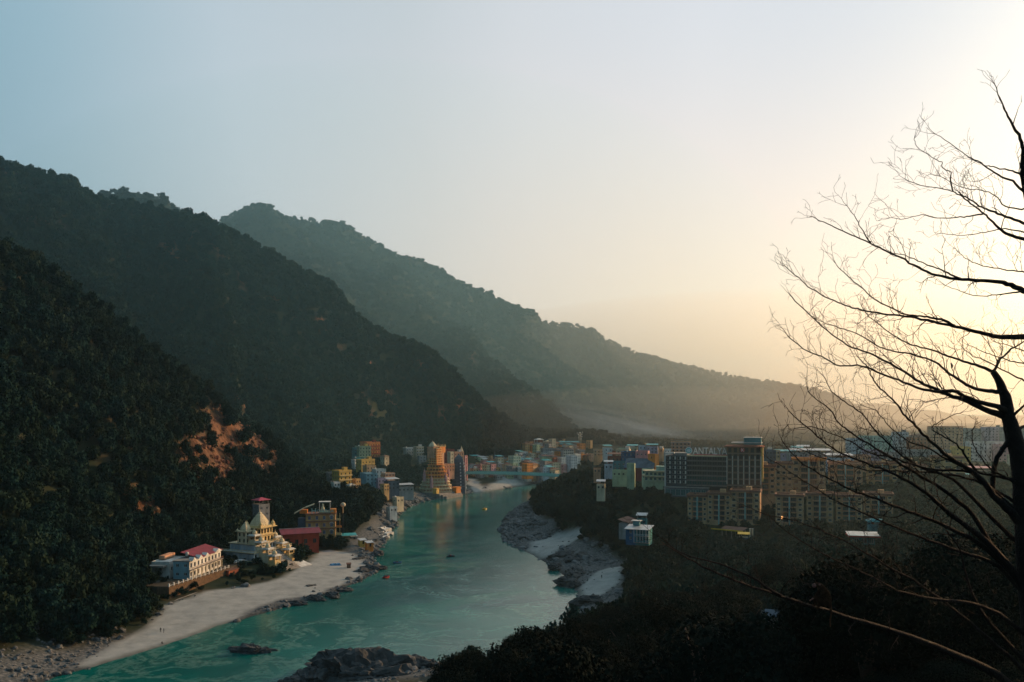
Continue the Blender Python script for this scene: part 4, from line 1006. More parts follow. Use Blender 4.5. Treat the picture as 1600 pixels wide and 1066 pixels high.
o = m.build("stay", steel, e); o['kind'] = 'stuff'
for sy in (-1.9, 1.9):
    m = MB(); m.add([(-2.2, sy - .7, -13), (.2, sy - .7, -13), (.2, sy + .7, -13), (-2.2, sy + .7, -13), (-1.8, sy - .55, 18.5), (-.2, sy - .55, 18.5), (-.2, sy + .55, 18.5), (-1.8, sy + .55, 18.5)], [(0, 3, 2, 1), (4, 5, 6, 7), (0, 1, 5, 4), (1, 2, 6, 5), (2, 3, 7, 6), (3, 0, 4, 7)]); m.build("pylon_leg", WM['pink'], e)
m = MB(); m.box(-1.7, -.3, -1.3, 1.3, 15.8, 17); m.box(-1.7, -.3, -1.3, 1.3, 8, 8.8); m.build("cross_beam", WM['pink'], e)
FOOT.append((bl.x, bl.y, 5))
# ---------------------------------------------------------------- town beyond the bridge
tg = np.random.default_rng(5)
cols = ['white', 'cream', 'salmon', 'grey', 'grey', 'pink', 'ochre', 'cream', 'white', 'tan', 'pale green', 'cream', 'brick red', 'lilac', 'white', 'pale blue', 'brown', 'tan', 'orange', 'white']
cw = {'tan': 'tan', 'ochre': 'ochre'}
sizes = {1: 'single storey', 2: 'two storey', 3: 'three storey', 4: 'four storey', 5: 'five storey'}
feat = [("with a black water tank", dict(tank='black')), ("with a white water tank", dict(tank='white')), ("under a red hipped roof", dict(roof=('hip', roof_rust))), ("with a tin roof", dict(roof=('shed', roof_tin))),
        ("with a teal roof", dict(roof=('shed', roof_teal))), ("with projecting balconies", dict(balcony=True)), ("with white stair head", dict(stairhead='white', tank='black')),
        ("with pale floor bands", dict(band=trim_white)), ("with a brown stair head", dict(stairhead='tan')), ("with a rust sheet roof", dict(roof=('shed', roof_rust))), ("with a bare flat roof", dict())]
used = set()
def town_row(n, us, vs, Y, where, fls, wr=(6, 9.5), rzr=(22, 58), Yj=12, names=cols):
    for i in range(n):
        u = us[0] + (us[1] - us[0]) * (i + .5) / n + tg.uniform(-3, 3)
        v = np.interp(u, np.linspace(us[0], us[1], len(vs)), vs) + tg.uniform(-1.2, 1.2)
        for _ in range(80):
            c = names[int(tg.integers(len(names)))]; fl = int(tg.choice(fls)); ft, kw = feat[int(tg.integers(len(feat)))]
            lab = ("%s %s house %s %s" % (sizes[fl], c, ft, where)).replace("a black water", "black").replace("a white water", "a white").replace("bare flat", "flat")
            if lab not in used: break
        used.add(lab)
        house(lab, at(u, v, Y + tg.uniform(-Yj, Yj)), R(tg.uniform(*rzr)), tg.uniform(*wr), tg.uniform(6, 9), fl, c, tg.uniform(2.9, 3.3), base=9, **kw)
W1 = "in front row behind the bridge"; W2 = "mid way behind the bridge"; W3 = "in the lower town"; W4 = "low on the town hill"; W5 = "halfway up the town hill"; W6 = "on top of the town hill"; W7 = "at the right of the town"
town_row(18, (736, 868), [741, 739, 740, 741], 925, W1, [1, 2, 2, 3])
town_row(20, (734, 880), [735, 734, 734, 736], 965, W2, [2, 2, 3])
town_row(20, (736, 885), [729, 728, 729, 728], 995, W2, [2, 3, 3])
town_row(16, (724, 815), [722, 724, 725, 724], 1035, W3, [1, 2, 2], (6, 10))
town_row(15, (808, 905), [722, 720, 719, 723], 1030, W4, [2, 3, 3])
town_row(12, (816, 912), [714, 713, 712, 715], 1070, W5, [2, 3, 4])
town_row(11, (820, 912), [706, 705, 704, 706], 1105, W5, [2, 3])
town_row(9, (822, 905), [699, 697, 697, 698], 1140, W6, [1, 2, 2], (8, 13))
town_row(12, (905, 950), [718, 716, 714], 1060, W7, [1, 2, 3], (6, 10))
town_row(8, (915, 968), [708, 707, 709], 1160, W7, [1, 2], (7, 11))
town_row(9, (930, 1050), [713, 709, 706], 860, "on skyline left of hotel", [1, 2, 2], (7, 12), (-25, 20))
town_row(9, (1190, 1300), [716, 714], 700, "on skyline right of hotel", [1, 2, 2], (8, 13), (-25, 10))
WR = "beside the water under the bridge"
town_row(5, (730, 800), [751, 748, 748], 905, WR, [1, 1, 2], (5, 8))
house("white block with rows of open balconies and red roof on the town hill", at(886, 722, 1015), R(20), 13, 9, 5, 'white', 3.0, bays=(5, 2), band=trim_white, balcony=True, roof=('hip', roof_rust), win=(1.7, 1.9, .5))
house("white block with sunlit right edge just above the dark wooded knoll", at(893, 730, 960), R(38), 9, 9, 4, 'pale blue', 3.1, bays=(3, 2), tank='white')
house("wide grey terraced hotel across the middle of the town hill", at(862, 717, 1040), R(18), 26, 9, 4, 'grey', 3.1, band=concrete, bays=(9, 2))
house("yellow slab house high on the town hill left of the teal roofs", at(863, 702, 1105), R(40), 7, 7, 4, 'cream', 3.2, bays=(1, 2))
house("pointed cream house with stacked gables on the town hill", at(856, 702, 1110), R(35), 9, 8, 3, 'cream', 3.2, roof=('hip', trim_cream))
house("sunlit orange slab tower at the right end of the town hill", at(921, 705, 1100), R(45), 4.5, 7, 4, 'ochre', 3.3, bays=(0, 2))
house("long building with a bright teal sheet roof on top of the town hill", at(883, 701, 1120), R(15), 15, 9, 2, 'pale blue', 3.0, roof=('shed', roof_teal))
house("second teal roofed building right of the longer one on the town hill", at(899, 701, 1110), R(15), 10, 8, 2, 'grey', 3.0, roof=('shed', roof_teal))
house("small bright orange house beside the teal bridge railing", at(824, 738, 905), R(45), 9, 8, 3, 'orange', 2.9)
house("pale turquoise and cream villa standing tall at the left of the town hill", at(804, 731, 960), R(42), 11, 9, 4, 'mint', 3.2, stairhead='cream', band=trim_white)
# white tower with red topped pavilion
e = building("lookout_tower", "white stair tower with a red and white roof pavilion on the town hill", "tower", at(842, 707, 1110), R(25), None, 6)
shell(e, 8.5, 7, 4, 3.1, WM['white'], (1, 2), (1.2, 1.4, .9), par=0)
m = MB(); m.box(-4.2, 4.2, -3.4, 3.4, 13.5, 15.8); m.build("gallery", WM['brick red'], e)
for sx in (-1, 1):
    for sy in (-1, 1): m = MB(); m.box(sx * 4.4 - .3, sx * 4.4 + .3, sy * 3.6 - .3, sy * 3.6 + .3, 12.41, 16.6); m.build("pillar", WM['white'], e)
m = MB(); m.hip(-5.6, 5.6, -4.8, 4.8, 16.6, 1.5); m.build("roof", WM['white'], e)
# antenna tower
e = building("antenna_tower", "tall slim tower crowded with white dish antennas above the town hill", "tower", at(906, 708, 1115), R(10), None, 5)
m = MB()
for sx in (-1, 1):
    for sy in (-1, 1): m.tube([(sx * 2, sy * 2, -2), (sx * 1.1, sy * 1.1, 26)], .22, 5)
for k in range(9):
    z0, z1 = k * 2.9, k * 2.9 + 2.9; w0, w1 = 2 - .9 * z0 / 26, 2 - .9 * z1 / 26
    for a_, b_ in (((-1, -1), (1, -1)), ((1, -1), (1, 1)), ((1, 1), (-1, 1)), ((-1, 1), (-1, -1))): m.tube([(a_[0] * w0, a_[1] * w0, z0), (b_[0] * w1, b_[1] * w1, z1)], .12, 4); m.tube([(a_[0] * w1, a_[1] * w1, z1), (b_[0] * w1, b_[1] * w1, z1)], .12, 4)
m.build("mast", WM['cream'], e)
for k, (x, y, z, r) in enumerate([(0, 0, 26.5, 1.6), (-2.4, -1, 24, 1.0), (2.4, -1, 24.5, .9), (-2.2, -1.5, 20.5, .9), (2.2, -1.4, 21.5, 1.0), (0, -2, 22.6, 1.0), (-3.6, -.8, 26, .7), (3.4, -.8, 27, .6), (1, -2, 18.5, .8)]):
    m = MB(); m.smooth = True; m.lathe([(r * .5, 0), (r, .3), (r, 1.0), (r * .6, 1.4)], x, y, z - .6, 8); m.build("antenna", WM['white'], e)
# temple spires sticking out of the lower town
for (u, v, Y, h, c, lab) in ((721, 712, 950, 7, 'cream', "small sunlit white topped shrine spire behind the tapering tower"), (773, 727, 1000, 12, 'slate', "thin dark grey spire rising from the roofs behind the bridge"), (783, 726, 1030, 6, 'white', "tiny white spire right of the dark grey spire in the town")):
    e = building("shrine_spire", lab, "spire", at(u, v, Y), R(40), "spires over the lower town", 3)
    m = MB(); m.box(-2, 2, -2, 2, -6, 3); m.build("base", WM[c], e); m = MB(); m.lathe([(2, 0), (1.8, h * .3), (1.1, h * .65), (.4, h * .9), (.05, h * 1.15)], 0, 0, 3, 10, .5); m.build("spire", WM[c], e)

# ---------------------------------------------------------------- right bank, houses on the shoulder left of the hotel
house("deep blue house with a brown roof edge below the skyline", at(988, 727, 640), R(-20), 15, 9, 3, 'deep blue', 3.2, bays=(5, 2), band=trim_brown, tank='white', single=True, frm=frame_white)
house("pink topped house with white window frames right of the deep blue house", at(1004, 727, 630), R(-18), 9, 9, 3, 'pink', 3.3, bays=(3, 2), frm=frame_white, single=True)
e = building("slate_roofed_house", "large dark slate roofed building in front of the deep blue house", "house", at(1000, 738, 600), R(-20), None, 11)
m = MB(); m.box(-10, 10, -4.5, 4.5, -6, 3.2); m.build("wall", WM['maroon'], e)
for k in range(7):
    m = MB(); x = -10.6 + k * 3.03; sheet(m, (x, -5.4, 3.2 + .03 * (k % 2)), (x + 3.02, -5.4, 3.2 + .03 * (k % 2)), (x + 3.02, 4.8, 9.4 + .03 * (k % 2)), (x, 4.8, 9.4 + .03 * (k % 2))); m.build("roof_panel", WM['slate'], e)
house("white house with dark balcony under its flat roof left of the deep blue house", at(974, 722, 700), R(-15), 11, 8, 3, 'cream', 3.3, band=trim_cream, balcony=True, stairhead='white')
house("small pale house on the skyline above the cream balcony house", at(985, 708, 900), R(0), 9, 7, 2, 'white', 3.0, stairhead='grey')
house("brown roofed row house at the left end below the skyline", at(962, 727, 660), R(-10), 12, 8, 2, 'brick red', 3.1, roof=('shed', roof_rust), bays=(4, 2))
house("teal shuttered house in the trees below the brown roofed row house", at(968, 735, 620), R(-10), 9, 6, 2, 'teal', 3.0, bays=(3, 1), frm=frame_white)
house("pale green gate tower house among the trees below the slate roof", at(986, 748, 560), R(-15), 5, 5, 3, 'pale green', 3.2, bays=(0, 0), par=.5)
house("low pale green villa in front of the brown roofed row house", at(971, 744, 580), R(-10), 12, 6, 1, 'pale green', 3.4, bays=(4, 1))
house("small white hut at the upper edge of the dark knoll", at(951, 733, 610), R(-5), 6, 4, 1, 'pale blue', 2.8, roof=('shed', roof_tin))
house("small pinkish hut in the trees low on the dark knoll", at(933, 739, 600), R(-5), 5, 4, 1, 'salmon', 2.6)
house("narrow orange and cream sunlit house right of the slate roof", at(1021, 733, 600), R(36), 4, 7, 3, 'orange', 3.3, bays=(0, 1))
house("small cream house lost in the trees on the dark wooded slope", at(939, 765, 520), R(-10), 5, 4, 1, 'cream', 2.6, roof=('shed', roof_tin))
e = building("curved_villa", "low cream villa with curved white balcony bands beside the hotel", "villa", at(1029, 752, 545), R(-20), None, 11)
for fl, (w, z) in enumerate(((17, 0), (16, 3.2))):
    m = MB(); pn = facade(m, (-w / 2, -4.5, z), (1, 0, 0), w, 1, 3.1, 6, 1.6, 1.9, .7, .4); m.box(-w / 2 + .01, w / 2 - .01, -4.0, 4.5, z - 5 * (fl == 0), z + 3.09); m.build("wall", WM['pale green'], e); put_windows(e, pn, glass_teal, frame_white, True)
    m = MB(); pts = [(w / 2 + 1, -5.2), (w / 2 + 1, 4.6), (-w / 2, 4.6), (-w / 2 - 1.6, 3.2), (-w / 2 - 2.2, .5), (-w / 2 - 1.7, -2.6), (-w / 2, -5.0), (0, -5.9)]; m.prism(pts, z + 3.1, z + 3.75); m.build("balcony_band", trim_cream, e)
m = MB(); m.box(-1, 6, -3, 3, 6.96, 9.4); m.box(-1.4, 6.4, -3.4, 3.4, 9.41, 9.7); m.build("roof_room", WM['mint'], e)
house("dark teal glazed shop below the curved villa", at(1012, 748, 560), R(-15), 7, 6, 2, 'mint', 2.8, gl=glass_teal, bays=(3, 1))
house("pale stacked concrete floors rising behind the left wing of the hotel", at(1064, 712, 680), R(-10), 15, 10, 4, 'salmon', 2.6, band=trim_white, bays=(5, 2))
# ---------------------------------------------------------------- the big hotel
hz_ = R(-20)
e = building("large_hotel", "large dark glass hotel with a roof sign over its long centre block", "hotel", at(1106, 775, 500), hz_, None, 27)
zb = 0.0     # foot at row 775
k_ = 500 / F
def lx(u): return (u - 1106) * k_ * 1.04
# left wing
wl0, wl1 = lx(1046), lx(1077); zt = (775 - 712) * k_
m = MB(); nfl = 6; fh = (zt - 7) / nfl
pn = facade(m, (wl0, -7, 7), (1, 0, 0), wl1 - wl0, nfl, fh, 4, 1.9, fh - 1.2, .6, .35); facade(m, (wl0, 7, 7), (0, -1, 0), 14, nfl, fh, 0, 1, 1, 1)
m.box(wl0 + .01, wl1, -6.6, 7, -8, zt - .01); m.box(wl0, wl1 - .01, -7, -6.61, -8, 6.99); m.build("left_wing", WM['dark grey'], e); put_windows(e, pn, glass, trim_white, True, 1)
for i in range(4):
    for f in range(nfl):
        m = MB(); x = wl0 + (i + .82) * (wl1 - wl0) / 4; m.box(x - .35, x + .35, -7.5, -7.003, 7 + f * fh + .5, 7 + (f + 1) * fh - .5); m.build("fin", trim_white, e)
m = MB(); m.box(wl0 - .7, wl0 - .01, -7.6, -6.6, -2, zt + 1.2); m.box(wl0 - .7, wl0 + 5, -7.7, -5, zt + 1.21, zt + 1.9); m.build("edge_frame", trim_white, e)
m = MB(); m.box(wl0 + 4, wl1, -5, 5, zt, zt + 1.5); m.build("parapet", concrete, e)
# centre block: six glazed storeys between slabs
wc0, wc1 = wl1 + .02, lx(1136); m = MB(); nf2 = 6; fh2 = (zt - 6.5) / nf2
m.box(wc0, wc1, -5.2, 7, -8, zt); m.build("centre_block", WM['dark grey'], e)
for f in range(nf2 + 1):
    m = MB(); z = 6.5 + f * fh2; m.box(wc0 + .02, wc1 - .02, -7.0 - (.5 if f == nf2 else 0), -5.21, z - .18, z + (.45 if f == nf2 else .25)); m.build("floor_band", trim_cream if f == nf2 else concrete, e)
for f in range(nf2):
    for i in range(8):
        w = (wc1 - wc0) / 8; o = mobj("window", window_mesh(w - .25, fh2 - 1.0, glass_teal if (f < 2) else glass, steel, 2), e, (wc0 + (i + .5) * w, -5.24, 6.5 + (f + .5) * fh2 + .05))
# podium in teal glass
m = MB(); m.box(lx(1047), lx(1110), -11, -7.71, -8, 5.2); m.build("podium", WM['slate'], e)
for i in range(8): mobj("window", window_mesh(2.5, 3.6, glass_teal, trim_teal, 2), e, (lx(1047) + 1.6 + i * 2.9, -11.05, 2.6))
m = MB(); m.box(lx(1046), lx(1111), -11.6, -7.72, 5.203, 5.7); m.build("podium_slab", concrete, e)
# right tower
w0, w1 = lx(1135) + .5, lx(1184); zt2 = (775 - 697) * k_
m = MB(); nf3 = 8; fh3 = zt2 / nf3; pn = facade(m, (w0, -8.5, 0), (1, 0, 0), w1 - w0, nf3, fh3, 6, 1.9, fh3 - 1.1, .6, .6); ps = facade(m, (w1, -8.5, 0), (0, 1, 0), 14, nf3, fh3, 2, 1.2, 1.6, .9, .3)
facade(m, (w0, 5.5, 0), (0, -1, 0), 14, nf3, fh3, 0, 1, 1, 1); m.box(w0 + .01, w1 - .01, -7.8, 5.4, -8, zt2 - .01); m.build("right_tower", WM['brown'], e); put_windows(e, pn, glass, None, True, 1); put_windows(e, ps, glass, frame_white, True, 1)
m = MB(); m.box(w1 + .01, w1 + 1.2, -8.4, -5, 10, zt2 - .3); m.build("painted_sun_strip", WM['yellow'], e)  # yellow paint stands in for sunlight on the tower's side face
for f in range(1, nf3):
    m = MB(); m.box(w0, w1, -9.3, -8.503, f * fh3 - .1, f * fh3 + .12); m.build("floor_band", concrete, e)
for i in range(7):
    m = MB(); x = w0 + i * (w1 - w0) / 6; m.box(x - .22, x + .22, -9.2, -8.503, 8, zt2 - fh3 * 1.4); m.build("pier", trim_white, e)
m = MB(); m.hip(w0 - 1.6, w1 + 1.2, -10.2, 7, zt2 + .01, .8, t=.5); m.build("roof", WM['brick red'], e)
m = MB(); m.box(w0 + 9, w0 + 18.5, -5, 3, zt2 + 1.3, zt2 + 2.2 ); m.box(w0 + 9, w0 + 18.5, -5, 3, zt2 + 2.6, zt2 + 5.2); m.build("roof_plant", WM['teal'], e); m = MB(); m.box(w0 + 2, w0 + 18.9, -5.5, 3.5, zt2 + 2.21, zt2 + 2.59); m.box(w0 + 8.8, w0 + 18.8, -5.3, 3.3, zt2 + 5.21, zt2 + 5.5); m.build("roof_slab", trim_white, e)
# roof lettering, emblem and its frame
m = MB()
for i in range(12): x = wc0 + 1 + i * (wc1 - wc0 - 1) / 11; m.tube([(x, -4.4, zt), (x, -4.4, zt + 4.9)], .08, 4); m.tube([(x, -4.4, zt + 4.0), (x, -1.5, zt)], .06, 4)
for z in (1.0, 4.6): m.tube([(wc0, -4.42, zt + z), (wc1, -4.42, zt + z)], .08, 4)
m.build("sign_frame", steel, e)
m = MB(); m.box(wc0 + 4, wc1, -4.6, -4.45, zt + .45, zt + .95); m.build("sign_base", paint_red, e)
lettering(e, "ANTALYA", 5.4, (wc0 + 3.4, -4.75, zt + 1.0), (R(90), 0, 0), mat("sign_white", (.75, .76, .76), .6, .05, 1, 0, .2), .12, "sign_lettering", 1.0).scale = (.80, 1.05, 1)
m = MB(); m.mi = 0
def disc(m, x, z, y, r, t, n=20): m.add([(x + r * math.cos(2 * math.pi * k / n), y, z + r * math.sin(2 * math.pi * k / n)) for k in range(n)] + [(x + r * math.cos(2 * math.pi * k / n), y - t, z + r * math.sin(2 * math.pi * k / n)) for k in range(n)], [tuple(range(n)), tuple(reversed(range(n, 2 * n)))] + [(k, k + n, (k + 1) % n + n, (k + 1) % n) for k in range(n)])
disc(m, wc0 + .9, zt + 3.0, -4.6, 2.0, .2); m.mi = 1; disc(m, wc0 + .9, zt + 3.0, -4.82, 1.6, .05)
m.mi = 0
for k in range(6): a_ = k * math.pi / 3; cx_, cz_ = wc0 + .9 + .8 * math.cos(a_), zt + 3 + .8 * math.sin(a_); disc(m, cx_, cz_, -4.89, .36, .05, 8)
disc(m, wc0 + .9, zt + 3.0, -4.89, .35, .05, 8)
m.build("sign_emblem", [mat("sign_white", (.75, .76, .76)), mat("sign_teal", (.10, .42, .42), .5, .05, 1)], e)
m = MB(); disc(m, w0 + 8.6, zt2 - 1.6, -9.45, 1.35, .15, 6); lo = m.build("emblem", paint_red, e); lettering(e, "K", 2.6, (w0 + 7.9, -9.62, zt2 - 2.5), (R(90), 0, 0), mat("sign_white", (.75, .76, .76)), .06, "emblem_letter")

# ---------------------------------------------------------------- stepped apartment blocks
def apartment(label, u0, u1, vt, vb, Y, kind='balcony', rz=-20, wm='tan', side=True, topc=None, nfl=5):
    um = (u0 + u1) / 2; k = Y / F; w = (u1 - u0) * k * 1.02; H = (vb - vt) * k; p = at(um, vb, Y)
    e = building("apartment_block", label, "apartment block", p, R(rz), "stepped apartment blocks right of the hotel", w * .62)
    fh = (H - .9) / nfl; d = 11.0; m = MB()
    if kind == 'balcony':
        side_w = w * .23; cw_ = w - 2 * side_w
        # side strips with small windows, the middle set back behind balconies
        pn = facade(m, (-w / 2, -d / 2, 0), (1, 0, 0), side_w, nfl, fh, 1, side_w * .55, fh * .5, fh * .28, .22) + facade(m, (w / 2 - side_w, -d / 2, 0), (1, 0, 0), side_w, nfl, fh, 1, side_w * .55, fh * .5, fh * .28, .22)
        m.quad((-w / 2 + side_w, -d / 2, 0), (-w / 2 + side_w, -d / 2 + 1.6, 0), (-w / 2 + side_w, -d / 2 + 1.6, H - .9), (-w / 2 + side_w, -d / 2, H - .9)); m.quad((w / 2 - side_w, -d / 2 + 1.6, 0), (w / 2 - side_w, -d / 2, 0), (w / 2 - side_w, -d / 2, H - .9), (w / 2 - side_w, -d / 2 + 1.6, H - .9))
        pd = facade(m, (-w / 2 + side_w, -d / 2 + 1.6, 0), (1, 0, 0), cw_, nfl, fh, 2, cw_ * .36, fh * .74, fh * .04, .15)
    else:
        pn = facade(m, (-w / 2, -d / 2, 0), (1, 0, 0), w, nfl, fh, 3, w * .19, fh * .46, fh * .3, .22); pd = []
    pr_ = facade(m, (w / 2, -d / 2, 0), (0, 1, 0), d, nfl, fh, 1 if side else 0, 1.3, fh * .45, fh * .3, .2)
    facade(m, (-w / 2, d / 2, 0), (0, -1, 0), d, nfl, fh, 0, 1, 1, 1); facade(m, (w / 2, d / 2, 0), (-1, 0, 0), w, nfl, fh, 0, 1, 1, 1)
    m.box(-w / 2 + .01, w / 2 - .01, -d / 2 + .02, d / 2 - .01, -9, -.01); m.box(-w / 2 + .01, w / 2 - .01, -d / 2 + 1.9, d / 2 - .01, H - 1.15, H - .92)
    m.build("wall", WM[wm], e)
    put_windows(e, pn, glass, frame_white, True, 1); put_windows(e, pr_, glass, frame_white, True, 1); put_windows(e, pd, glass_teal if (int(u0) % 3 == 0) else glass, steel, True, 3)
    if kind == 'balcony':
        for f in range(nfl):
            m = MB(); z = f * fh; m.box(-w / 2 + side_w + .003, w / 2 - side_w - .003, -d / 2 - .7, -d / 2 + 1.59, z - .1, z + .12)
            m.box(-w / 2 + side_w + .003, w / 2 - side_w - .003, -d / 2 - .72, -d / 2 - .62, z + .121, z + .42); b_ = m.build("balcony", WM['salmon'], e)
            m = MB(); nb = 9
            for q in range(nb): x = -w / 2 + side_w + .1 + q * (cw_ - .2) / (nb - 1); m.box(x - .03, x + .03, -d / 2 - .69, -d / 2 - .64, z + .421, z + 1.0)
            m.box(-w / 2 + side_w + .01, w / 2 - side_w - .01, -d / 2 - .71, -d / 2 - .63, z + 1.001, z + 1.07); m.build("railing", steel, b_)
        m = MB(); m.box(-.3, .3, -d / 2 - .85, -d / 2 + 1.58, -2, H - 1.0); m.build("pier", trim_teal, e)
    m = MB(); m.box(-w / 2 - .5, w / 2 + .5, -d / 2 - .9, -d / 2 + .5, H - .9, H + .35); m.box(-w / 2 - .5, w / 2 + .5, d / 2 - .4, d / 2 + .4, H - .9, H + .3)
    m.box(-w / 2 - .5, -w / 2 + .1, -d / 2 + .503, d / 2 - .403, H - .9, H + .29); m.box(w / 2 - .1, w / 2 + .5, -d / 2 + .503, d / 2 - .403, H - .9, H + .29)
    m.build("parapet", topc or trim_brown, e)
    if int(u0) % 2: tank_on(e, -w * .2, 2, H - .9, None, .9)
    else: m = MB(); m.box(0, 3, 0, 3, H - .91, H + 1.6); m.build("stair_head", WM['tan'], e)
    return e
F_ = "in the front row"; B_ = "in the back row"
apartment("brown balcony block at the left end of the front row below the hotel", 1077, 1106, 772, 813, 470)
apartment("balcony block second from the left in the front row", 1108, 1142, 769, 812, 466)
apartment("balcony block with a broad bare brown side wall in the front row", 1144, 1187, 765, 811, 462, side=False)
apartment("balcony block third in the front row right of the bare side wall", 1214, 1254, 772, 815, 452)
apartment("balcony block behind twigs fourth in the front row", 1262, 1300, 770, 815, 455)
apartment("shaded balcony block second from the right end of the front row", 1308, 1345, 772, 812, 458)
apartment("shaded balcony block at the right end of the front row", 1352, 1392, 770, 810, 462)
apartment("teal cornered balcony block at the left end of the back row next to the hotel", 1101, 1129, 737, 775, 505)
apartment("balcony block second from the left in the back row", 1131, 1168, 732, 773, 508)
apartment("tall balcony block with pale blue panels in the middle of the back row", 1170, 1211, 726, 772, 505)
apartment("flat tan block with rows of white framed windows in the back row", 1213, 1238, 722, 770, 508, 'flat', nfl=5)
apartment("orange topped balcony block right of the flat tan block", 1240, 1288, 716, 768, 510, topc=WM['orange'])
apartment("balcony block with a pink roof edge behind the bare branches", 1296, 1345, 722, 768, 520, topc=WM['salmon'])
apartment("balcony block with yellow and red corner strips behind the bare branches", 1356, 1400, 722, 768, 530, topc=trim_brown, wm='ochre')
apartment("flat tan block between the corner strips and the orange end block", 1406, 1445, 726, 768, 540, 'flat')
apartment("sunlit orange end block with vertical strips at the right of the back row", 1458, 1502, 713, 765, 545, 'flat', wm='ochre')
# ---------------------------------------------------------------- skyline at the right
def sky_block(label, u0, u1, vt, Y, wm, nfl, bays, rz=-8, fh=3.2, roof=None, d=12, gl=None, frm=None, **k):
    w = (u1 - u0) * Y / F; H = nfl * fh; zt = CZ - (vt - HZ) * Y / F; p = P((u0 + u1) / 2, 700, Y)
    return house(label, (p.x, p.y, zt - H), R(rz), w, d, nfl, wm, fh, (bays, 3), "buildings on the right skyline", "building", "building", roof, base=14, gl=gl, frm=frm, par=.6, **k)
sky_block("long low building with a bright white sheet roof above the flat tan block", 1232, 1296, 708, 640, 'grey', 2, 9, roof=('shed', roof_tin))
sky_block("white teal tinted building with a stepped roof on the skyline behind the twigs", 1324, 1348, 686, 800, 'pale blue', 5, 5, frm=frame_white)
sky_block("taller white building with teal tint at the middle of the skyline", 1344, 1390, 682, 830, 'mint', 6, 8, frm=frame_white)
sky_block("pale building with a dark box on its roof on the skyline", 1396, 1416, 676, 850, 'pale blue', 6, 4, stairhead='slate')
sky_block("low rust roofed building right of the pale skyline building", 1418, 1450, 684, 840, 'brick red', 5, 6, roof=('hip', roof_rust))
sky_block("grey mauve block below the white skyline buildings", 1350, 1375, 704, 660, 'lilac', 4, 4)
sky_block("dark grey block with a pale side under the skyline", 1376, 1402, 708, 650, 'grey', 4, 4)
sky_block("long pale low building crossing behind the bare tree limbs", 1410, 1480, 704, 700, 'grey', 3, 11)
sky_block("unfinished brown grey tower with open floors on the skyline", 1453, 1500, 667, 900, 'salmon', 9, 8, rz=-5)
sky_block("hazy pale tower right of the unfinished tower", 1500, 1529, 670, 1000, 'grey', 9, 5)
sky_block("hazy tower with a dark flat top between two gaps of sky", 1536, 1562, 668, 1000, 'lilac', 9, 5, stairhead='slate')
sky_block("hazy broad block partly hidden by the bare trunk", 1566, 1604, 668, 980, 'grey', 9, 7)
sky_block("white building with two rows of dark windows left of the bare trunk", 1512, 1566, 691, 720, 'white', 5, 8, frm=None)
sky_block("pinkish white building just left of the bare trunk", 1556, 1596, 696, 700, 'pink', 5, 6)
sky_block("bright yellow gabled building in front of the unfinished tower", 1489, 1512, 699, 690, 'yellow', 4, 3)
sky_block("grey block at the far left of the skyline beside the hotel roof", 1195, 1210, 704, 640, 'slate', 4, 3)
sky_block("second long white roofed shed behind the apartment tops", 1290, 1330, 716, 600, 'pale blue', 2, 6, roof=('shed', roof_tin))
sky_block("long tan building behind the back row of apartments", 1300, 1356, 712, 610, 'salmon', 3, 8)
sky_block("low yellow building between the bare trunk and the frame edge", 1580, 1625, 712, 640, 'cream', 3, 6)
house("small house with a teal roof and white sheets on the right slope", at(1528, 765, 520), R(-15), 12, 7, 2, 'teal', 3.0, roof=('shed', roof_teal), frm=frame_white)
house("low house with a long pink roof edge above the teal roofed house", at(1520, 744, 560), R(-12), 22, 7, 1, 'grey', 3.0, roof=('shed', WM['pink']))
# ---------------------------------------------------------------- right bank, small buildings in the wood
e = building("blue_house", "deep blue house with turquoise terraces and a grey sheet roof above the rocky shore", "house", at(998, 845, 400), R(-22), None, 9)
m = MB(); pn = facade(m, (-5.2, -4, 0), (1, 0, 0), 4.6, 2, 2.9, 1, 1.2, 1.2, 1, .2) + facade(m, (-5.2, 4, 0), (0, -1, 0), 8, 2, 2.9, 2, 1.0, 1.2, 1, .2); m.box(-5.19, -.61, -3.7, 3.99, -1.6, 5.79); m.build("wall", WM['deep blue'], e); put_windows(e, pn, glass, frame_white, True)
m = MB(); pn = facade(m, (-.58, -4.6, 0), (1, 0, 0), 6.2, 2, 2.9, 3, 1.5, 2.1, .5, .8) + facade(m, (5.62, -4.6, 0), (0, 1, 0), 8, 2, 2.9, 3, 1.2, 1.6, .8, .3); m.box(-.57, 5.61, -3.7, 3.3, -1.6, 5.79); m.build("terrace_wall", WM['turquoise'], e); put_windows(e, pn, glass_teal, frame_white, True)
m = MB(); m.box(-1.0, 6.2, -5.8, -4.61, 2.75, 2.95); m.box(-1.0, 6.2, -5.8, -4.61, -.2, .0); m.build("terrace_slab", concrete, e)
m = MB()
for x in np.linspace(-.9, 6.1, 6): m.box(x - .09, x + .09, -5.75, -5.57, .01, 5.8)
for x in np.linspace(-.9, 6.1, 18): m.box(x - .03, x + .03, -5.78, -5.72, 2.96, 3.8)
m.box(-.9, 6.1, -5.8, -5.7, 3.81, 3.88); m.build("railing", frame_white, e)
for k in range(4): m = MB(); sheet(m, (-5.6 + k * 3, -5.9, 5.9 + .03 * (k % 2)), (-2.62 + k * 3, -5.9, 5.9 + .03 * (k % 2)), (-2.62 + k * 3, 4.4, 6.9 + .03 * (k % 2)), (-5.6 + k * 3, 4.4, 6.9 + .03 * (k % 2))); m.build("roof_sheet", roof_tin, e)
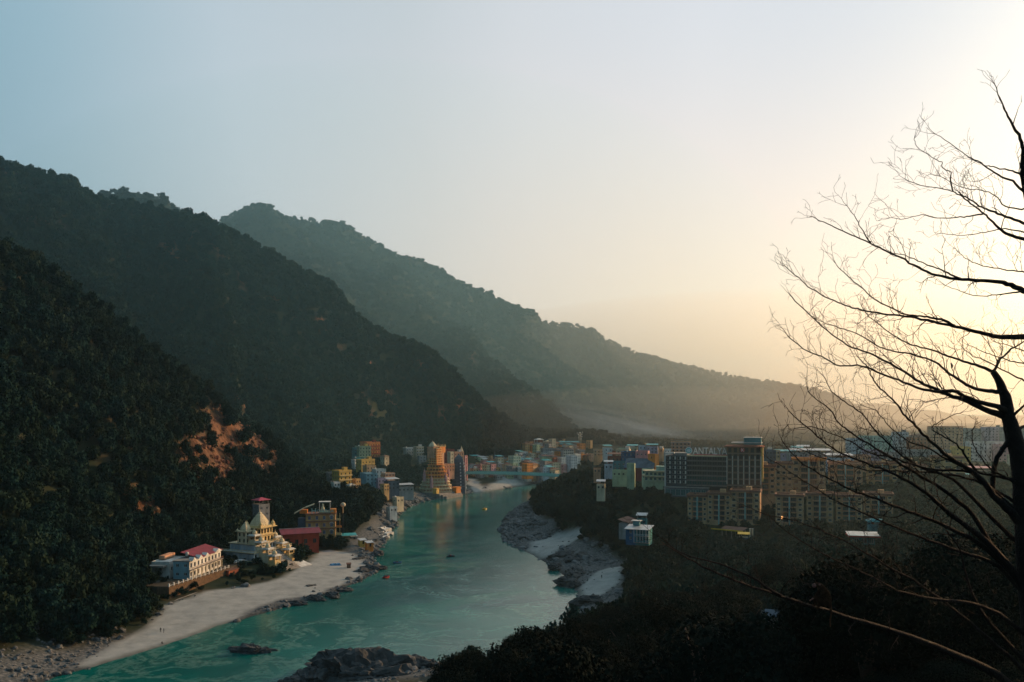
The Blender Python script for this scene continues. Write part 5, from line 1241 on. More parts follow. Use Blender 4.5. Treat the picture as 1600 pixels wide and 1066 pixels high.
m = MB(); m.box(-3, 0, 1, 3.4, 6.9, 9.0); m.build("roof_room", WM['teal'], e); m = MB(); m.box(-3.8, .8, .4, 4, 9.01, 9.25); m.build("roof_room_slab", WM['white'], e)
house("small ragged turquoise hut above the blue house in the trees", at(1003, 820, 430), R(-15), 5, 4, 1, 'turquoise', 2.4, roof=('shed', roof_tin))
e = building("rust_roofed_shed", "long shed with a rust brown sheet roof running down towards the blue house", "shed", at(982, 822, 440), R(62), None, 8)
m = MB(); m.box(-7, 7, -2.6, 2.6, -6, 2.2); m.build("wall", WM['grey'], e); m = MB()
for k in range(5): sheet(m, (-7.5 + k * 3, -3.2, 2.3 + .03 * (k % 2)), (-4.52 + k * 3, -3.2, 2.3 + .03 * (k % 2)), (-4.52 + k * 3, 3.2, 4.0 + .03 * (k % 2)), (-7.5 + k * 3, 3.2, 4.0 + .03 * (k % 2)))
m.build("roof", roof_rust, e)
e = building("yellow_edged_shed", "brown roofed open shed edged with a bright yellow beam below the apartments", "shed", at(1146, 836, 425), R(-38), None, 7)
for x in (-5, 0, 5):
    for y in (-2.2, 2.6): m = MB(); m.box(x - .12, x + .12, y - .12, y + .12, -5, 2.6); m.build("post", steel, e)
m = MB(); sheet(m, (-6, -3, 2.6), (6, -3, 2.6), (6, 3.4, 3.6), (-6, 3.4, 3.6)); m.build("roof", roof_rust, e)
m = MB(); m.box(-10.5, 6.1, -3.3, -3.01, 2.3, 2.9); m.build("beam", paint_yellow, e)
e = building("market_stall", "small yellow topped stall with cream counter and blue cloth below the apartments", "stall", at(1162, 841, 405), R(-15), None, 4)
m = MB(); m.box(-2.2, 2.2, -1.4, 1.4, -4, .3); m.build("counter", WM['deep blue'], e); m = MB(); m.box(-2.0, 2.0, -1.5, -1.41, .4, 1.2); m.build("banner", WM['cream'], e); m = MB(); sheet(m, (-2.8, -2, 2.0), (2.8, -2, 2.0), (2.8, 1.6, 2.6), (-2.8, 1.6, 2.6)); m.build("awning", paint_yellow, e)
for x in (-2, 2): m = MB(); m.box(x - .07, x + .07, -1.3, -1.16, .3, 2.1); m.build("post", steel, e)
for (u, v, lab) in ((1172, 834, "left of two cream gate posts by the yellow stall"), (1176, 834, "right of two cream gate posts by the yellow stall")):
    e = empty("gate_post", at(u, v, 410), 0, lab, "post", "gate posts by the stall"); m = MB(); m.box(-.3, .3, -.3, .3, -4, 2.2); m.build("pillar", WM['cream'], e); m = MB(); m.box(-.4, .4, -.4, .4, 2.2, 2.45); m.build("cap", WM['white'], e)
e = building("roadside_shop", "turquoise shop under a white and red edged flat roof in the dark wood", "shop", at(1348, 850, 330), R(-12), None, 8)
m = MB(); pn = facade(m, (-4, -2.4, 0), (1, 0, 0), 8, 1, 2.9, 3, 1.7, 1.8, .6, .3); m.box(-3.99, 3.99, -2.0, 2.4, -5, 2.89); m.build("wall", WM['turquoise'], e); put_windows(e, pn, glass_teal, frame_white, True)
m = MB(); m.box(-5.8, 6.0, -4.2, 3, 3.1, 3.6); m.build("roof_edge", paint_red, e)
for k in range(5): m = MB(); x = -5.9 + k * 2.42; sheet(m, (x, -4.3, 3.62 + .02 * (k % 2)), (x + 2.38, -4.3, 3.62 + .02 * (k % 2)), (x + 2.38, 3.1, 4.3 + .02 * (k % 2)), (x, 3.1, 4.3 + .02 * (k % 2))); m.build("roof_sheet", WM['white'], e)
house("small hut with a turquoise sheet roof above the white roofed shop", at(1368, 822, 380), R(-10), 6.5, 4, 1, 'teal', 2.2, roof=('hip', roof_teal))
p = at(1290, 828, 0.1)
e = building("pale_car_port", "small pale roofed shelter deep in the dark foreground wood below the monkey", "shelter", at(1208, 972, 190), R(-25), None, 4)
m = MB(); m.box(-2, 2, -1.4, 1.4, -3, 1.6); m.build("wall", WM['grey'], e); m = MB(); sheet(m, (-2.6, -2, 1.6), (2.6, -2, 1.6), (2.6, 2, 2.2), (-2.6, 2, 2.2)); m.build("roof", WM["slate"], e)
# lamp glowing by the foot of the front row
e = empty("street_lamp", at(1222, 819, 440), 0, "lit street lamp glowing orange at the foot of the apartments", "lamp")
m = MB(); m.tube([(0, 0, -4), (0, 0, 2.6)], .09, 6); m.build("pole", steel, e)
lm = bpy.data.materials.new("lamp_glow"); lm.use_nodes = True; q = lm.node_tree.nodes['Principled BSDF']; q.inputs['Emission Color'].default_value = (1, .42, .12, 1); q.inputs['Emission Strength'].default_value = 2.2; q.inputs['Base Color'].default_value = (.8, .5, .3, 1)
m = MB(); m.lathe([(.15, 0), (.5, .5), (.55, 1.0), (.2, 1.5)], 0, 0, 2.6, 8); m.build("lamp_shade", lm, e)
# ---------------------------------------------------------------- rocks
rock_m = mat("river_rock", (.135, .14, .14), .9, .5, .9, .7, .15, col2=(.045, .052, .056), objvar=.35)
rock_dk = mat("river_rock_dark", (.075, .078, .08), .9, .5, .35, .8, .15, col2=(.028, .032, .034), dirt=.4)
def rock_mesh(name, sub, seed, sx=1, sy=1, sz=.6, m=None, rough=.35, freq=1.1, strata=0):
    bm = bmesh.new(); bmesh.ops.create_icosphere(bm, subdivisions=sub, radius=1)
    off = Vector((seed * 7.3, seed * 3.1, seed * 1.7))
    for v in bm.verts:
        p = v.co.copy(); d = 0; f = freq; a = 1
        for o in range(4 if sub > 3 else 2): d += a * (mnoise.cell(p * f * 1.3 + off) * .5 + mnoise.noise(p * f + off)); f *= 2.1; a *= .5
        v.co = p * (1 + rough * d)
        if strata: v.co += Vector((.06, .1, .12)) * mnoise.noise(Vector((p.x * .8, p.y * .8, p.z * 9)) + off)
        v.co.x *= sx; v.co.y *= sy; v.co.z *= sz
    me = bpy.data.meshes.new(name); bm.to_mesh(me); bm.free(); me.materials.append(m or rock_m); return me
boul = [rock_mesh("river_boulder", 2, i + 1, 1, .8, .62) for i in range(7)]
def outcrop(label, x, y, z, sx, sy, sz, rz, seed, grp=None, m=None, sub=5):
    o = mobj("rock_outcrop", rock_mesh("rock_outcrop", sub, seed, sx, sy, sz, m or rock_dk, .30, 1.5, 1), None, (x, y, z), rz); return tag(o, label, "rock", grp)
g_ = G(392, 1018, 0); outcrop("low dark rock islet lying alone in the river off the beach", g_.x, g_.y, -.6, 6.8, 3.2, 2.6, R(-8), 3)
g_ = G(365, 1014, 0); outcrop("small rock at the left end of the river islet", g_.x, g_.y, -.4, 2.0, 1.3, 1.1, R(20), 5)
outcrop("broad dark rocky hump at the bottom edge of the water", -46, 257, -1.5, 17, 10, 8.6, R(-4), 8)
outcrop("long lower shelf of dark rock sloping right from the rocky hump", -29, 262, -1.5, 9, 6, 5.0, R(-14), 11)
outcrop("left shoulder of dark rock beside the rocky hump", -60, 252, -2, 7, 6, 5.2, R(10), 13)
for i, (u, v, sx, sy, sz, lab) in enumerate([(583, 888, 6.5, 3.5, 2.0, "pale grey rock slab at the point of the beach where the river bends"), (565, 893, 5, 3, 1.7, "dark rock behind the slab at the point of the beach"), (560, 874, 4.5, 2.4, 1.5, "dark ledge across the sand near the point"),
        (590, 866, 4, 3.2, 2.4, "steep dark rock under the promontory huts"), (520, 930, 5.5, 2.4, 1.8, "dark rock pile in the middle of the beach edge"), (492, 935, 5, 2.2, 1.6, "dark low rock left of the pile on the beach edge"), (463, 943, 4.5, 2, 1.4, "small dark rock heap further left on the beach edge"),
        (538, 922, 4.2, 2.2, 1.5, "dark knobbly rock right of the pile on the beach edge"), (485, 917, 3.4, 2, 1.2, "isolated dark rock on the sand above the beach edge")]):
    p = G(u, v, .5); outcrop(lab, p.x, p.y, .2, sx, sy, sz, R(30 * i), 20 + i, "dark rocks along the left beach", rock_dk, 4)
for i, (u, v, sx, sy, sz, lab) in enumerate([(880, 868, 8, 4, 3.6, "dark ribbed rock mass at the top of the right shore rocks"), (905, 872, 9, 5, 4.2, "brownish high rock mass inland of the right shore"), (900, 892, 8, 5, 3.4, "dark rock mass left of the pale pool of sand"), (887, 905, 6, 4, 2.8, "dark rock at the water edge below the ribbed mass"),
        (920, 935, 7, 4, 3, "dark rock nearest the foreground trees on the right shore"), (935, 878, 7, 4, 3, "dark rock behind the pale pool of sand"), (868, 880, 5, 3, 2.2, "small dark rock pointing into the river on the right shore"), (855, 800, 6, 4, 2.4, "grey rock above the upper right shore"), (965, 870, 7, 4, 2.6, "dark rock below the blue house")]):
    p = G(u, v, 3); outcrop(lab, p.x, p.y, 1.2, sx, sy, sz, R(40 * i + 10), 40 + i, "dark rock masses on the right shore", rock_dk, 4)

q_n = 130000
bx = rng.uniform(-190, 75, q_n); by = rng.uniform(235, 960, q_n) 
by = 235 + (by - 235) ** 1.0
sm = terr_sampler(bx, by); bz = sm(HH); bd = sm(DD); bs = sm(SAND); bst = sm(STONE); bu, bv = proj(bx, by, bz)
lft = left_side(bx, by)
dens = np.where(lft, np.clip(1 - bd / 13, 0, 1) * .9, np.clip(bst, 0, 1) * 1.0) * np.where(bs > .5, .05, 1)
dens = np.where(lft & (bu > 180) & (bu < 430) & (bv > 955), 0, dens)                                    # clean sand edge
dens = np.where(lft & (bu > -20) & (bu < 190) & (bv > 975) & (bd > .5) & (bs < .6), 1.0, dens)                             # rubble at the lower left
dens = np.where(lft & (bu > 230) & (bu < 430) & (bv > 905) & (bs > .2) & (bs < .75), .22, dens)
nz_ = fbm(bx, by, 9, 3, 91); dens = dens * np.clip((nz_ - .35) * 4, .05, 1)
kk = (rng.random(q_n) < dens * .5) & (bd > -1.5) & (bu > -30) & (bu < 1100) & (bz < 9)
bx, by, bz, bu, bv = bx[kk], by[kk], bz[kk], bu[kk], bv[kk]
br_ = rng.lognormal(-.35, .5, len(bx)) * np.clip(by / 420, .75, 1.5); br_ = np.clip(br_, .3, 2.6)
for (fx, fy, fr) in FOOT:
    k = np.hypot(bx - fx, by - fy) > fr * .8; bx, by, bz, br_, bu = bx[k], by[k], bz[k], br_[k], bu[k]
order = np.argsort(-(br_ / by)); 
def brlab(x, y):
    if left_side(np.array([x]), np.array([y]))[0]:
        if y < 310: return ("grey boulder in the rubble at the lower left shore", "boulders at the lower left shore")
        if y < 520: return ("grey boulder along the edge of the left beach", "boulders along the left beach")
        return ("pale boulder on the rocky bank below the upstream houses", "boulders on the upstream left bank")
    if y < 420: return ("dark boulder on the right shore near the pool of sand", "boulders on the near right shore")
    return ("pale grey boulder in the stone field of the right shore", "boulders in the right stone field")
for i in order[:290]:
    o = mobj("river_boulder", boul[int(i) % 7], None, (bx[i], by[i], bz[i] + br_[i] * .12), rng.uniform(0, 6.28)); o.scale = (br_[i],) * 3
    lab, grp = brlab(bx[i], by[i]); tag(o, lab, "boulder", grp)
ccr = bpy.data.collections.new("stone shapes")
for m_ in boul[:6]: ccr.objects.link(bpy.data.objects.new("stone", m_))
STONES = [(bx[i], by[i], bz[i] - br_[i] * .2, br_[i] * 1.6, br_[i]) for i in order[290:]]

# ---------------------------------------------------------------- people
cl_dark = mat("clothes_dark", (.03, .03, .035), .9, .3, 3, 0, .1)
cl_red = mat("clothes_red", (.30, .04, .03), .9, .3, 3, 0, .1)
cl_blue = mat("clothes_blue", (.03, .10, .20), .9, .3, 3, 0, .1)
skin_m = mat("skin", (.26, .15, .10), .6, .2, 3, 0, .3)
def figure(name, verts, edges, mt, sub=1):
    me = bpy.data.meshes.new(name); me.from_pydata([v[:3] for v in verts], edges, []); o = bpy.data.objects.new("tmp_fig", me); C.objects.link(o)
    md = o.modifiers.new("s", 'SKIN'); sk = me.skin_vertices[0].data
    for i, v in enumerate(verts): sk[i].radius = (v[3], v[3] if len(v) < 5 else v[4]); sk[i].use_root = (i == 0)
    md.use_smooth_shade = True
    if sub: m2 = o.modifiers.new("u", 'SUBSURF'); m2.levels = sub; m2.render_levels = sub
    bpy.context.view_layer.update()
    r = bpy.data.meshes.new_from_object(o.evaluated_get(bpy.context.evaluated_depsgraph_get())); bpy.data.objects.remove(o)
    r.name = name; r.materials.clear(); r.materials.append(mt); return r
def standing(name, mt, lean=0.0):
    V = [(0, 0, .93, .15, .11), (0, 0, 1.12, .13, .10), (0, lean * .5, 1.36, .17, .11), (0, lean, 1.50, .06), (0, lean - .02, 1.60, .09, .10), (0, lean - .02, 1.72, .07),
         (.10, 0, .86, .09), (.12, -.04, .48, .065), (.12, .02, .07, .045), (.12, -.12, .03, .04), (-.10, 0, .86, .09), (-.12, .06, .48, .065), (-.13, .1, .07, .045), (-.13, -.02, .03, .04),
         (.21, lean, 1.38, .055), (.26, lean, 1.10, .045), (.24, lean - .12, .86, .035), (-.21, lean, 1.38, .055), (-.27, lean, 1.10, .045), (-.25, lean - .08, .86, .035)]
    E = [(0, 1), (1, 2), (2, 3), (3, 4), (4, 5), (0, 6), (6, 7), (7, 8), (8, 9), (0, 10), (10, 11), (11, 12), (12, 13), (2, 14), (14, 15), (15, 16), (2, 17), (17, 18), (18, 19)]
    return figure(name, V, E, mt)
def sitting(name, mt):
    V = [(0, 0, .12, .15, .12), (0, .02, .34, .13, .10), (0, -.04, .56, .17, .11), (0, -.06, .70, .06), (0, -.08, .80, .09), (0, -.08, .92, .07),
         (.10, -.1, .14, .09), (.14, -.42, .30, .065), (.13, -.62, .05, .045), (-.10, -.1, .14, .09), (-.14, -.40, .32, .065), (-.13, -.64, .05, .045),
         (.21, -.04, .58, .055), (.27, -.16, .36, .045), (.16, -.40, .36, .035), (-.21, -.04, .58, .055), (-.27, -.14, .36, .045), (-.15, -.38, .38, .035)]
    E = [(0, 1), (1, 2), (2, 3), (3, 4), (4, 5), (0, 6), (6, 7), (7, 8), (0, 9), (9, 10), (10, 11), (2, 12), (12, 13), (13, 14), (2, 15), (15, 16), (16, 17)]
    return figure(name, V, E, mt)
st_d = standing("person", cl_dark); st_r = standing("person", cl_red, .03); si_d = sitting("person", cl_dark); si_b = sitting("person", cl_blue); si_r = sitting("person", cl_red)
def person(me, x, y, z, rz, label, grp=None):
    o = mobj("person", me, None, (x, y, z), rz); return tag(o, label, "person", grp)
for (u, v, me_, rz, lab) in ((251, 988, st_d, .5, "left of two dark clothed people standing on the pale beach"), (256, 989, st_d, 2.2, "right of two dark clothed people standing on the pale beach"), (253, 1006, si_d, 1.0, "person in dark clothes sitting near the waterline of the beach"),
                             (940, 904, st_d, 0, "lone dark clothed person standing on the pale sand of the right shore")):
    p = G(u, v, 1.5)
    for _ in range(6): p = G(u, v, ground_z(p.x, p.y))
    person(me_, p.x, p.y, p.z - .02, rz, lab)
# ---------------------------------------------------------------- rafts
def raft(label, u, v, rz, mt, crew, s=1.0, z=0.0, name="river_raft"):
    p = G(u, v, z); e = empty(name, (p.x, p.y, z), rz, label, "raft")
    m = MB(); m.smooth = True; n_ = 22
    ring = [(2.1 * s * math.copysign(abs(math.cos(t)) ** .7, math.cos(t)), 1.0 * s * math.copysign(abs(math.sin(t)) ** .7, math.sin(t)), .28 + .28 * abs(math.cos(t)) ** 4) for t in np.linspace(0, 2 * math.pi, n_ + 1)]
    m.tube(ring, .27 * s, 8); m.build("hull_tube", mt, e)
    m = MB(); m.prism([(x * .9, y * .9) for x, y, _ in ring[:-1]], .06, .14); m.build("floor", plastic_black, e)
    for x in (-.9, 0, .9): m = MB(); m.smooth = True; m.tube([(x * s, -.85 * s, .38), (x * s, .85 * s, .38)], .15 * s, 6); m.build("thwart", mt, e)
    c_, n2 = math.cos(rz), math.sin(rz)
    for k in range(crew):
        lx_, ly_ = (-1.1 + .75 * (k // 2)) * s, (.62 if k % 2 else -.62) * s
        person([si_d, si_b, si_r][k % 3], p.x + lx_ * c_ - ly_ * n2, p.y + lx_ * n2 + ly_ * c_, z + .38, rz + 1.57, "seated paddler in the " + label.split(' ', 1)[1] if False else "paddler seated in the " + label, "crew of the " + label.split(" ")[0] + " raft")
        m = None
    return e
raft("black raft trailing a wake in mid river", 704, 870, R(25), plastic_black, 6)
raft("dark blue raft close to the left point", 621, 880, R(15), cl_blue, 4)
raft("dark red raft below the left point", 603, 903, R(70), cl_red, 6)
raft("yellow raft alone upstream near the bridge", 757, 796, R(80), paint_yellow, 6, 1.45)
e = empty("beached_boat", (*G(826, 795, 2.2)[:2], 2.0), R(52), "long red and white boat pulled up on the stones of the right shore", "boat")
m = MB(); m.add([(-6, 0, .9), (-4.6, -1.1, .75), (4.6, -1.1, .75), (6, 0, .9), (4.6, 1.1, .75), (-4.6, 1.1, .75), (-5, 0, 0), (-4, -.6, 0), (4, -.6, 0), (5, 0, 0), (4, .6, 0), (-4, .6, 0)], [(0, 6, 7, 1), (1, 7, 8, 2), (2, 8, 9, 3), (3, 9, 10, 4), (4, 10, 11, 5), (5, 11, 6, 0), (6, 11, 10, 9, 8, 7)]); m.build("hull", paint_red, e)
m = MB(); m.add([(-6, 0, .92), (-4.6, -1.15, .77), (4.6, -1.15, .77), (6, 0, .92), (4.6, 1.15, .77), (-4.6, 1.15, .77), (-5.4, 0, 1.0), (-4.2, -.85, .9), (4.2, -.85, .9), (5.4, 0, 1.0), (4.2, .85, .9), (-4.2, .85, .9)], [(0, 1, 7, 6), (1, 2, 8, 7), (2, 3, 9, 8), (3, 4, 10, 9), (4, 5, 11, 10), (5, 0, 6, 11)]); m.build("gunwale", WM['white'], e)
for x in (-2.5, 0, 2.5): m = MB(); m.box(x - .15, x + .15, -1, 1, .5, .58); m.build("thwart", WM['brown'], e)
for k, (u, v) in enumerate(((819, 797), (822, 794), (831, 790))):
    p = G(u, v, 3); person(st_d, p.x, p.y, ground_z(p.x, p.y) - .03, k, "dark clothed person standing by the beached red boat", "people by the beached boat")
e = empty("blue_tarpaulin", (*G(524, 884, 1.2)[:2], ground_z(*G(524, 884, 1.2)[:2]) - .1), R(25), "crumpled dark blue tarpaulin heap on the sand", "tarpaulin")
m = MB(); gx = 9
vs = [(x / (gx - 1) * 6 - 3, y / (gx - 1) * 3 - 1.5, (0 if x in (0, gx - 1) or y in (0, gx - 1) else .7 + .5 * math.sin(x * 2.1 + y) * math.cos(y * 1.7))) for y in range(gx) for x in range(gx)]
m.add(vs, [(y * gx + x, y * gx + x + 1, (y + 1) * gx + x + 1, (y + 1) * gx + x) for y in range(gx - 1) for x in range(gx - 1)]); m.build("sheet", roof_blue, e)
e = building("beach_hut", "tiny brown watch hut standing on the sand near the blue tarpaulin", "hut", (*G(545, 886, 1.5)[:2], ground_z(*G(545, 886, 1.5)[:2]) - .1), R(15), None, 2)
m = MB(); m.box(-.9, .9, -.9, .9, 0, 2.0); m.build("wall", WM['brown'], e); m = MB(); sheet(m, (-1.2, -1.2, 2.0), (1.2, -1.2, 2.0), (1.2, 1.2, 2.4), (-1.2, 1.2, 2.4)); m.build("roof", roof_rust, e)
# ---------------------------------------------------------------- vegetation
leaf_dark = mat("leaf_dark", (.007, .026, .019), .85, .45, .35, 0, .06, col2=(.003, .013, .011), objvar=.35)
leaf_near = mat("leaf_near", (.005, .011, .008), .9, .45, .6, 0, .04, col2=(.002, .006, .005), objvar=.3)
leaf_olive = mat("leaf_olive", (.016, .031, .017), .85, .4, .35, 0, .06, col2=(.007, .017, .011), objvar=.35)
leaf_brown = mat("leaf_brown", (.034, .027, .018), .85, .4, .35, 0, .06, col2=(.016, .015, .011), objvar=.3)
bark = mat("bark", (.050, .040, .032), .9, .5, 2.0, .3, .1)

def crown_mesh(name, m, nleaf, size, seed, tall=1.0, lobes=7):
    """unit crown: leaf sprays spread through overlapping lobes, radius about 1, resting on z=0"""
    rg = np.random.default_rng(seed)
    lc = [];
    for i in range(lobes):
        a = rg.uniform(0, 2 * math.pi); rr = rg.uniform(.25, .62) if i else 0
        lc.append((rr * math.cos(a), rr * math.sin(a), rg.uniform(.35, 1.25) * tall if i else .95 * tall, rg.uniform(.34, .56) if i else .62))
    lc = np.array(lc)
    w = lc[:, 3] ** 2; w /= w.sum()
    which = rg.choice(lobes, nleaf, p=w)
    d = rg.normal(size=(nleaf, 3)); d /= np.linalg.norm(d, axis=1)[:, None]
    rad = lc[which, 3] * rg.uniform(.45, 1.06, nleaf) ** .6
    p = lc[which, :3] + d * rad[:, None] * np.array([1, 1, .8])
    p[:, 2] = np.maximum(p[:, 2], .02)
    # each spray: a folded quad, tilted mostly outward
    nrm = d + rg.normal(size=(nleaf, 3)) * .7; nrm /= np.linalg.norm(nrm, axis=1)[:, None]
    t1 = np.cross(nrm, rg.normal(size=(nleaf, 3))); t1 /= np.linalg.norm(t1, axis=1)[:, None]
    t2 = np.cross(nrm, t1)
    s = size * rg.uniform(.55, 1.3, nleaf)[:, None]
    asp = rg.uniform(.5, .95, nleaf)[:, None]
    v = np.stack([p - t1 * s, p + t2 * s * asp + nrm * s * .25, p + t1 * s * 1.05, p - t2 * s * asp + nrm * s * .15], 1)
    me = bpy.data.meshes.new(name)
    me.vertices.add(nleaf * 4); me.vertices.foreach_set('co', v.reshape(-1).astype(np.float32))
    me.loops.add(nleaf * 4); me.loops.foreach_set('vertex_index', np.arange(nleaf * 4, dtype=np.int32))
    me.polygons.add(nleaf); me.polygons.foreach_set('loop_start', np.arange(0, nleaf * 4, 4, dtype=np.int32))
    me.update(); me.validate(); me.materials.append(m)
    return me

def seen(x, y, z, slack=10.0, n=44):
    """True where nothing of the ground stands more than `slack` metres above the line of sight"""
    ok = np.ones(len(x), bool)
    for f in np.linspace(.08, .985, n):
        h = terr_sampler(x * f, y * f)(HH)
        ok &= (h - (CZ + (z - CZ) * f)) < slack
    return ok
def lim(pts):
    a = np.array(pts, float)
    return lambda u: np.interp(u, a[:, 0], a[:, 1])
LIM_A = lim([(560, 1300), (640, 1100), (672, 1062), (700, 1036), (738, 1010), (768, 1038), (800, 1000), (850, 975), (878, 985), (905, 952), (925, 934), (945, 925), (962, 903), (1000, 882), (1060, 866), (1100, 852), (1200, 846), (1400, 850), (1600, 838)])
LIM_B = lim([(880, 1100), (915, 960), (975, 935), (982, 885), (985, 852), (1035, 850), (1045, 838), (1075, 815), (1120, 840), (1180, 846), (1240, 838), (1260, 818), (1400, 812), (1500, 775), (1600, 755)])
LIM_C = lim([(770, 1100), (830, 860), (838, 800), (900, 770), (955, 790), (968, 802), (972, 852), (1016, 852), (1022, 800), (1040, 778), (1075, 812), (1110, 816), (1390, 812), (1400, 770), (1500, 755), (1600, 735)])
LIM_D = lim([(800, 860), (826, 772), (838, 752), (860, 738), (890, 727), (930, 719), (958, 716), (985, 738), (1008, 752), (1044, 754), (1060, 778), (1300, 764), (1450, 740), (1600, 716)])
KEEP = []     # (u0, v0, u1, v1, Y): nothing that stands nearer than Y may cover this window
for o in list(C.objects):
    if o.parent is None and o.type == 'EMPTY' and o.get('category') in ('house', 'hotel', 'temple', 'apartment block', 'guesthouse', 'hall', 'villa', 'tower', 'building', 'shed', 'hut', 'stall', 'shelter', 'shop', 'bridge', 'wall', 'platform', 'spire', 'lamp'):
        mn = Vector((1e9,) * 3); mx_ = -mn; M0 = Matrix.Translation(o.location) @ Matrix.Rotation(o.rotation_euler.z, 4, 'Z')
        us = []; vt = 1e9
        for ch in o.children:
            if ch.type != 'MESH' or not ch.data.vertices: continue
            bb = [Vector(b) for b in ch.bound_box]
            for b in bb:
                w = M0 @ (Matrix.Translation(ch.location) @ b); a_, b_ = proj(w.x, w.y, w.z); us.append(a_); vt = min(vt, b_)
        if us:
            vb0 = HZ + (CZ - o.location.z) * F / o.location.y; k = .80 if o['category'] != 'hut' else .6
            KEEP.append((min(us), vt, max(us), vt + (vb0 - vt) * k, o.location.y))

def scatter(n_try, xr, yr, hr, rule):
    """candidate trees: x, y, z, height"""
    x = rng.uniform(*xr, n_try); y = rng.uniform(*yr, n_try)
    u = 800 + F * x / y
    m = (u > -160) & (u < 1760); x, y = x[m], y[m]
    q = terr_sampler(x, y); z = q(HH); dd = q(DD); sd = q(SAND); stn = q(STONE); ea = q(EARTH)
    h = rng.uniform(*hr, len(x))
    keep = (dd > 7) & (h > 0) & (sd < .25) & (stn < .45) & ((ea < .35) | (rng.random(len(x)) < np.where((y < 720) & (x > -260), .07, .6)))
    keep &= rule(x, y, z, dd, h)
    x, y, z, h = x[keep], y[keep], z[keep], h[keep]
    k = seen(x, y, z + h); return x[k], y[k], z[k], h[k]
in_terr = lambda x, y: inside(x, y, terrace)
patch_left = [[g2(u, v, 9) for u, v in [(478, 800), (505, 772), (560, 768), (612, 772), (618, 790), (598, 828), (560, 836), (535, 838), (533, 800)]],
              [g2(u, v, 8) for u, v in [(150, 1000), (240, 935), (238, 880), (350, 850), (380, 838), (330, 820), (100, 900)]],
              [g2(u, v, 24) for u, v in [(500, 745), (560, 730), (630, 720), (650, 735), (655, 765), (620, 775), (560, 772), (505, 772)]],
              [g2(u, v, 9) for u, v in [(425, 826), (480, 812), (480, 800), (440, 805)]]]
def rule_left(x, y, z, dd, h):
    ok = left_side(x, y) | (y > 1100)
    it = in_terr(x, y)
    pl = np.zeros(len(x), bool)
    for p in patch_left: pl |= inside(x, y, p)
    return ok & (~it | pl)
def covers(x, y, z, h, r):
    """crown overlaps a window that must stay open"""
    u, vt = 800 + F * x / y, HZ + (CZ - z - h) * F / y
    vb = HZ + (CZ - z) * F / y; pr = r * F / y
    bad = np.zeros(len(x), bool)
    for (a, b, c, d, Y) in KEEP:
        bad |= (y < Y) & (u + pr * .55 > a) & (u - pr * .55 < c) & (vt < d) & (vb > b)
    for (fx, fy, fr) in FOOT:
        bad |= np.hypot(x - fx, y - fy) < fr + r * .6
    return bad

# ---- right bank, foreground and knoll: collected first, the 300 that show largest become single trees
cand = []
for (n_, xr, yr, hr) in [(1500, (-20, 170), (52, 130), (7, 12)), (1700, (-20, 240), (130, 240), (7, 12)), (3300, (-10, 330), (240, 440), (6, 10)), (2200, (0, 360), (440, 560), (5, 9)), (4200, (0, 560), (560, 900), (6, 10))]:
    x, y, z, h = scatter(n_, xr, yr, hr, lambda x, y, z, dd, h: ~left_side(x, y))
    u = 800 + F * x / y
    L_ = np.where(y < 240, LIM_A(u), np.where(y < 440, LIM_B(u), np.where(y < 520, LIM_C(u), LIM_D(u)))) + rng.uniform(-3, 14, len(x))
    # a tree grows as tall as its neighbours' canopy line lets it
    zt = CZ - (L_ - HZ) * y / F
    h2 = np.minimum(h, zt - z)
    ok = h2 > np.where(y < 240, 4.0, 3.0)
    x, y, z, h2 = x[ok], y[ok], z[ok], h2[ok]
    r = h2 * rng.uniform(.36, .5, len(x))
    k = ~covers(x, y, z, h2, r)
    cand += list(zip(x[k], y[k], z[k], h2[k], r[k]))
# left bank: patches among the houses and the foot of the spur
x, y, z, h = scatter(9000, (-330, -60), (225, 700), (4.5, 12), rule_left)
r = h * rng.uniform(.38, .5, len(x)); k = ~covers(x, y, z, h, r)
left_c = list(zip(x[k], y[k], z[k], h[k], r[k]))
cand += left_c
x, y, z, h = scatter(900, (-200, -90), (690, 960), (6, 10), lambda x, y, z, dd, h: left_side(x, y) & in_terr(x, y))
r = h * rng.uniform(.38, .5, len(x)); k = ~covers(x, y, z, h, r)
cand += list(zip(x[k], y[k], z[k], h[k], r[k]))
# thin out so crowns touch but do not pile up
cell = {}
def thin(lst, fac):
    outl = []
    lst = sorted(lst, key=lambda q: -q[4])
    for q in lst:
        key = (int(q[0] // 6), int(q[1] // 6)); bad = False
        for i in (-1, 0, 1):
            for j in (-1, 0, 1):
                for p in cell.get((key[0] + i, key[1] + j), ()):
                    if math.hypot(p[0] - q[0], p[1] - q[1]) < fac * (p[4] + q[4]): bad = True; break
        if not bad: outl.append(q); cell.setdefault(key, []).append(q)
    return outl
cand = thin(cand, .42)
def pxsize(q):
    u = 800 + F * q[0] / q[1]
    return -1 if (u < -5 or u > 1605 or HZ + (CZ - q[2] - q[3]) * F / q[1] > 1064) else q[4] / q[1]
cand.sort(key=lambda q: -pxsize(q))
singles, rest = cand[:298], cand[298:]

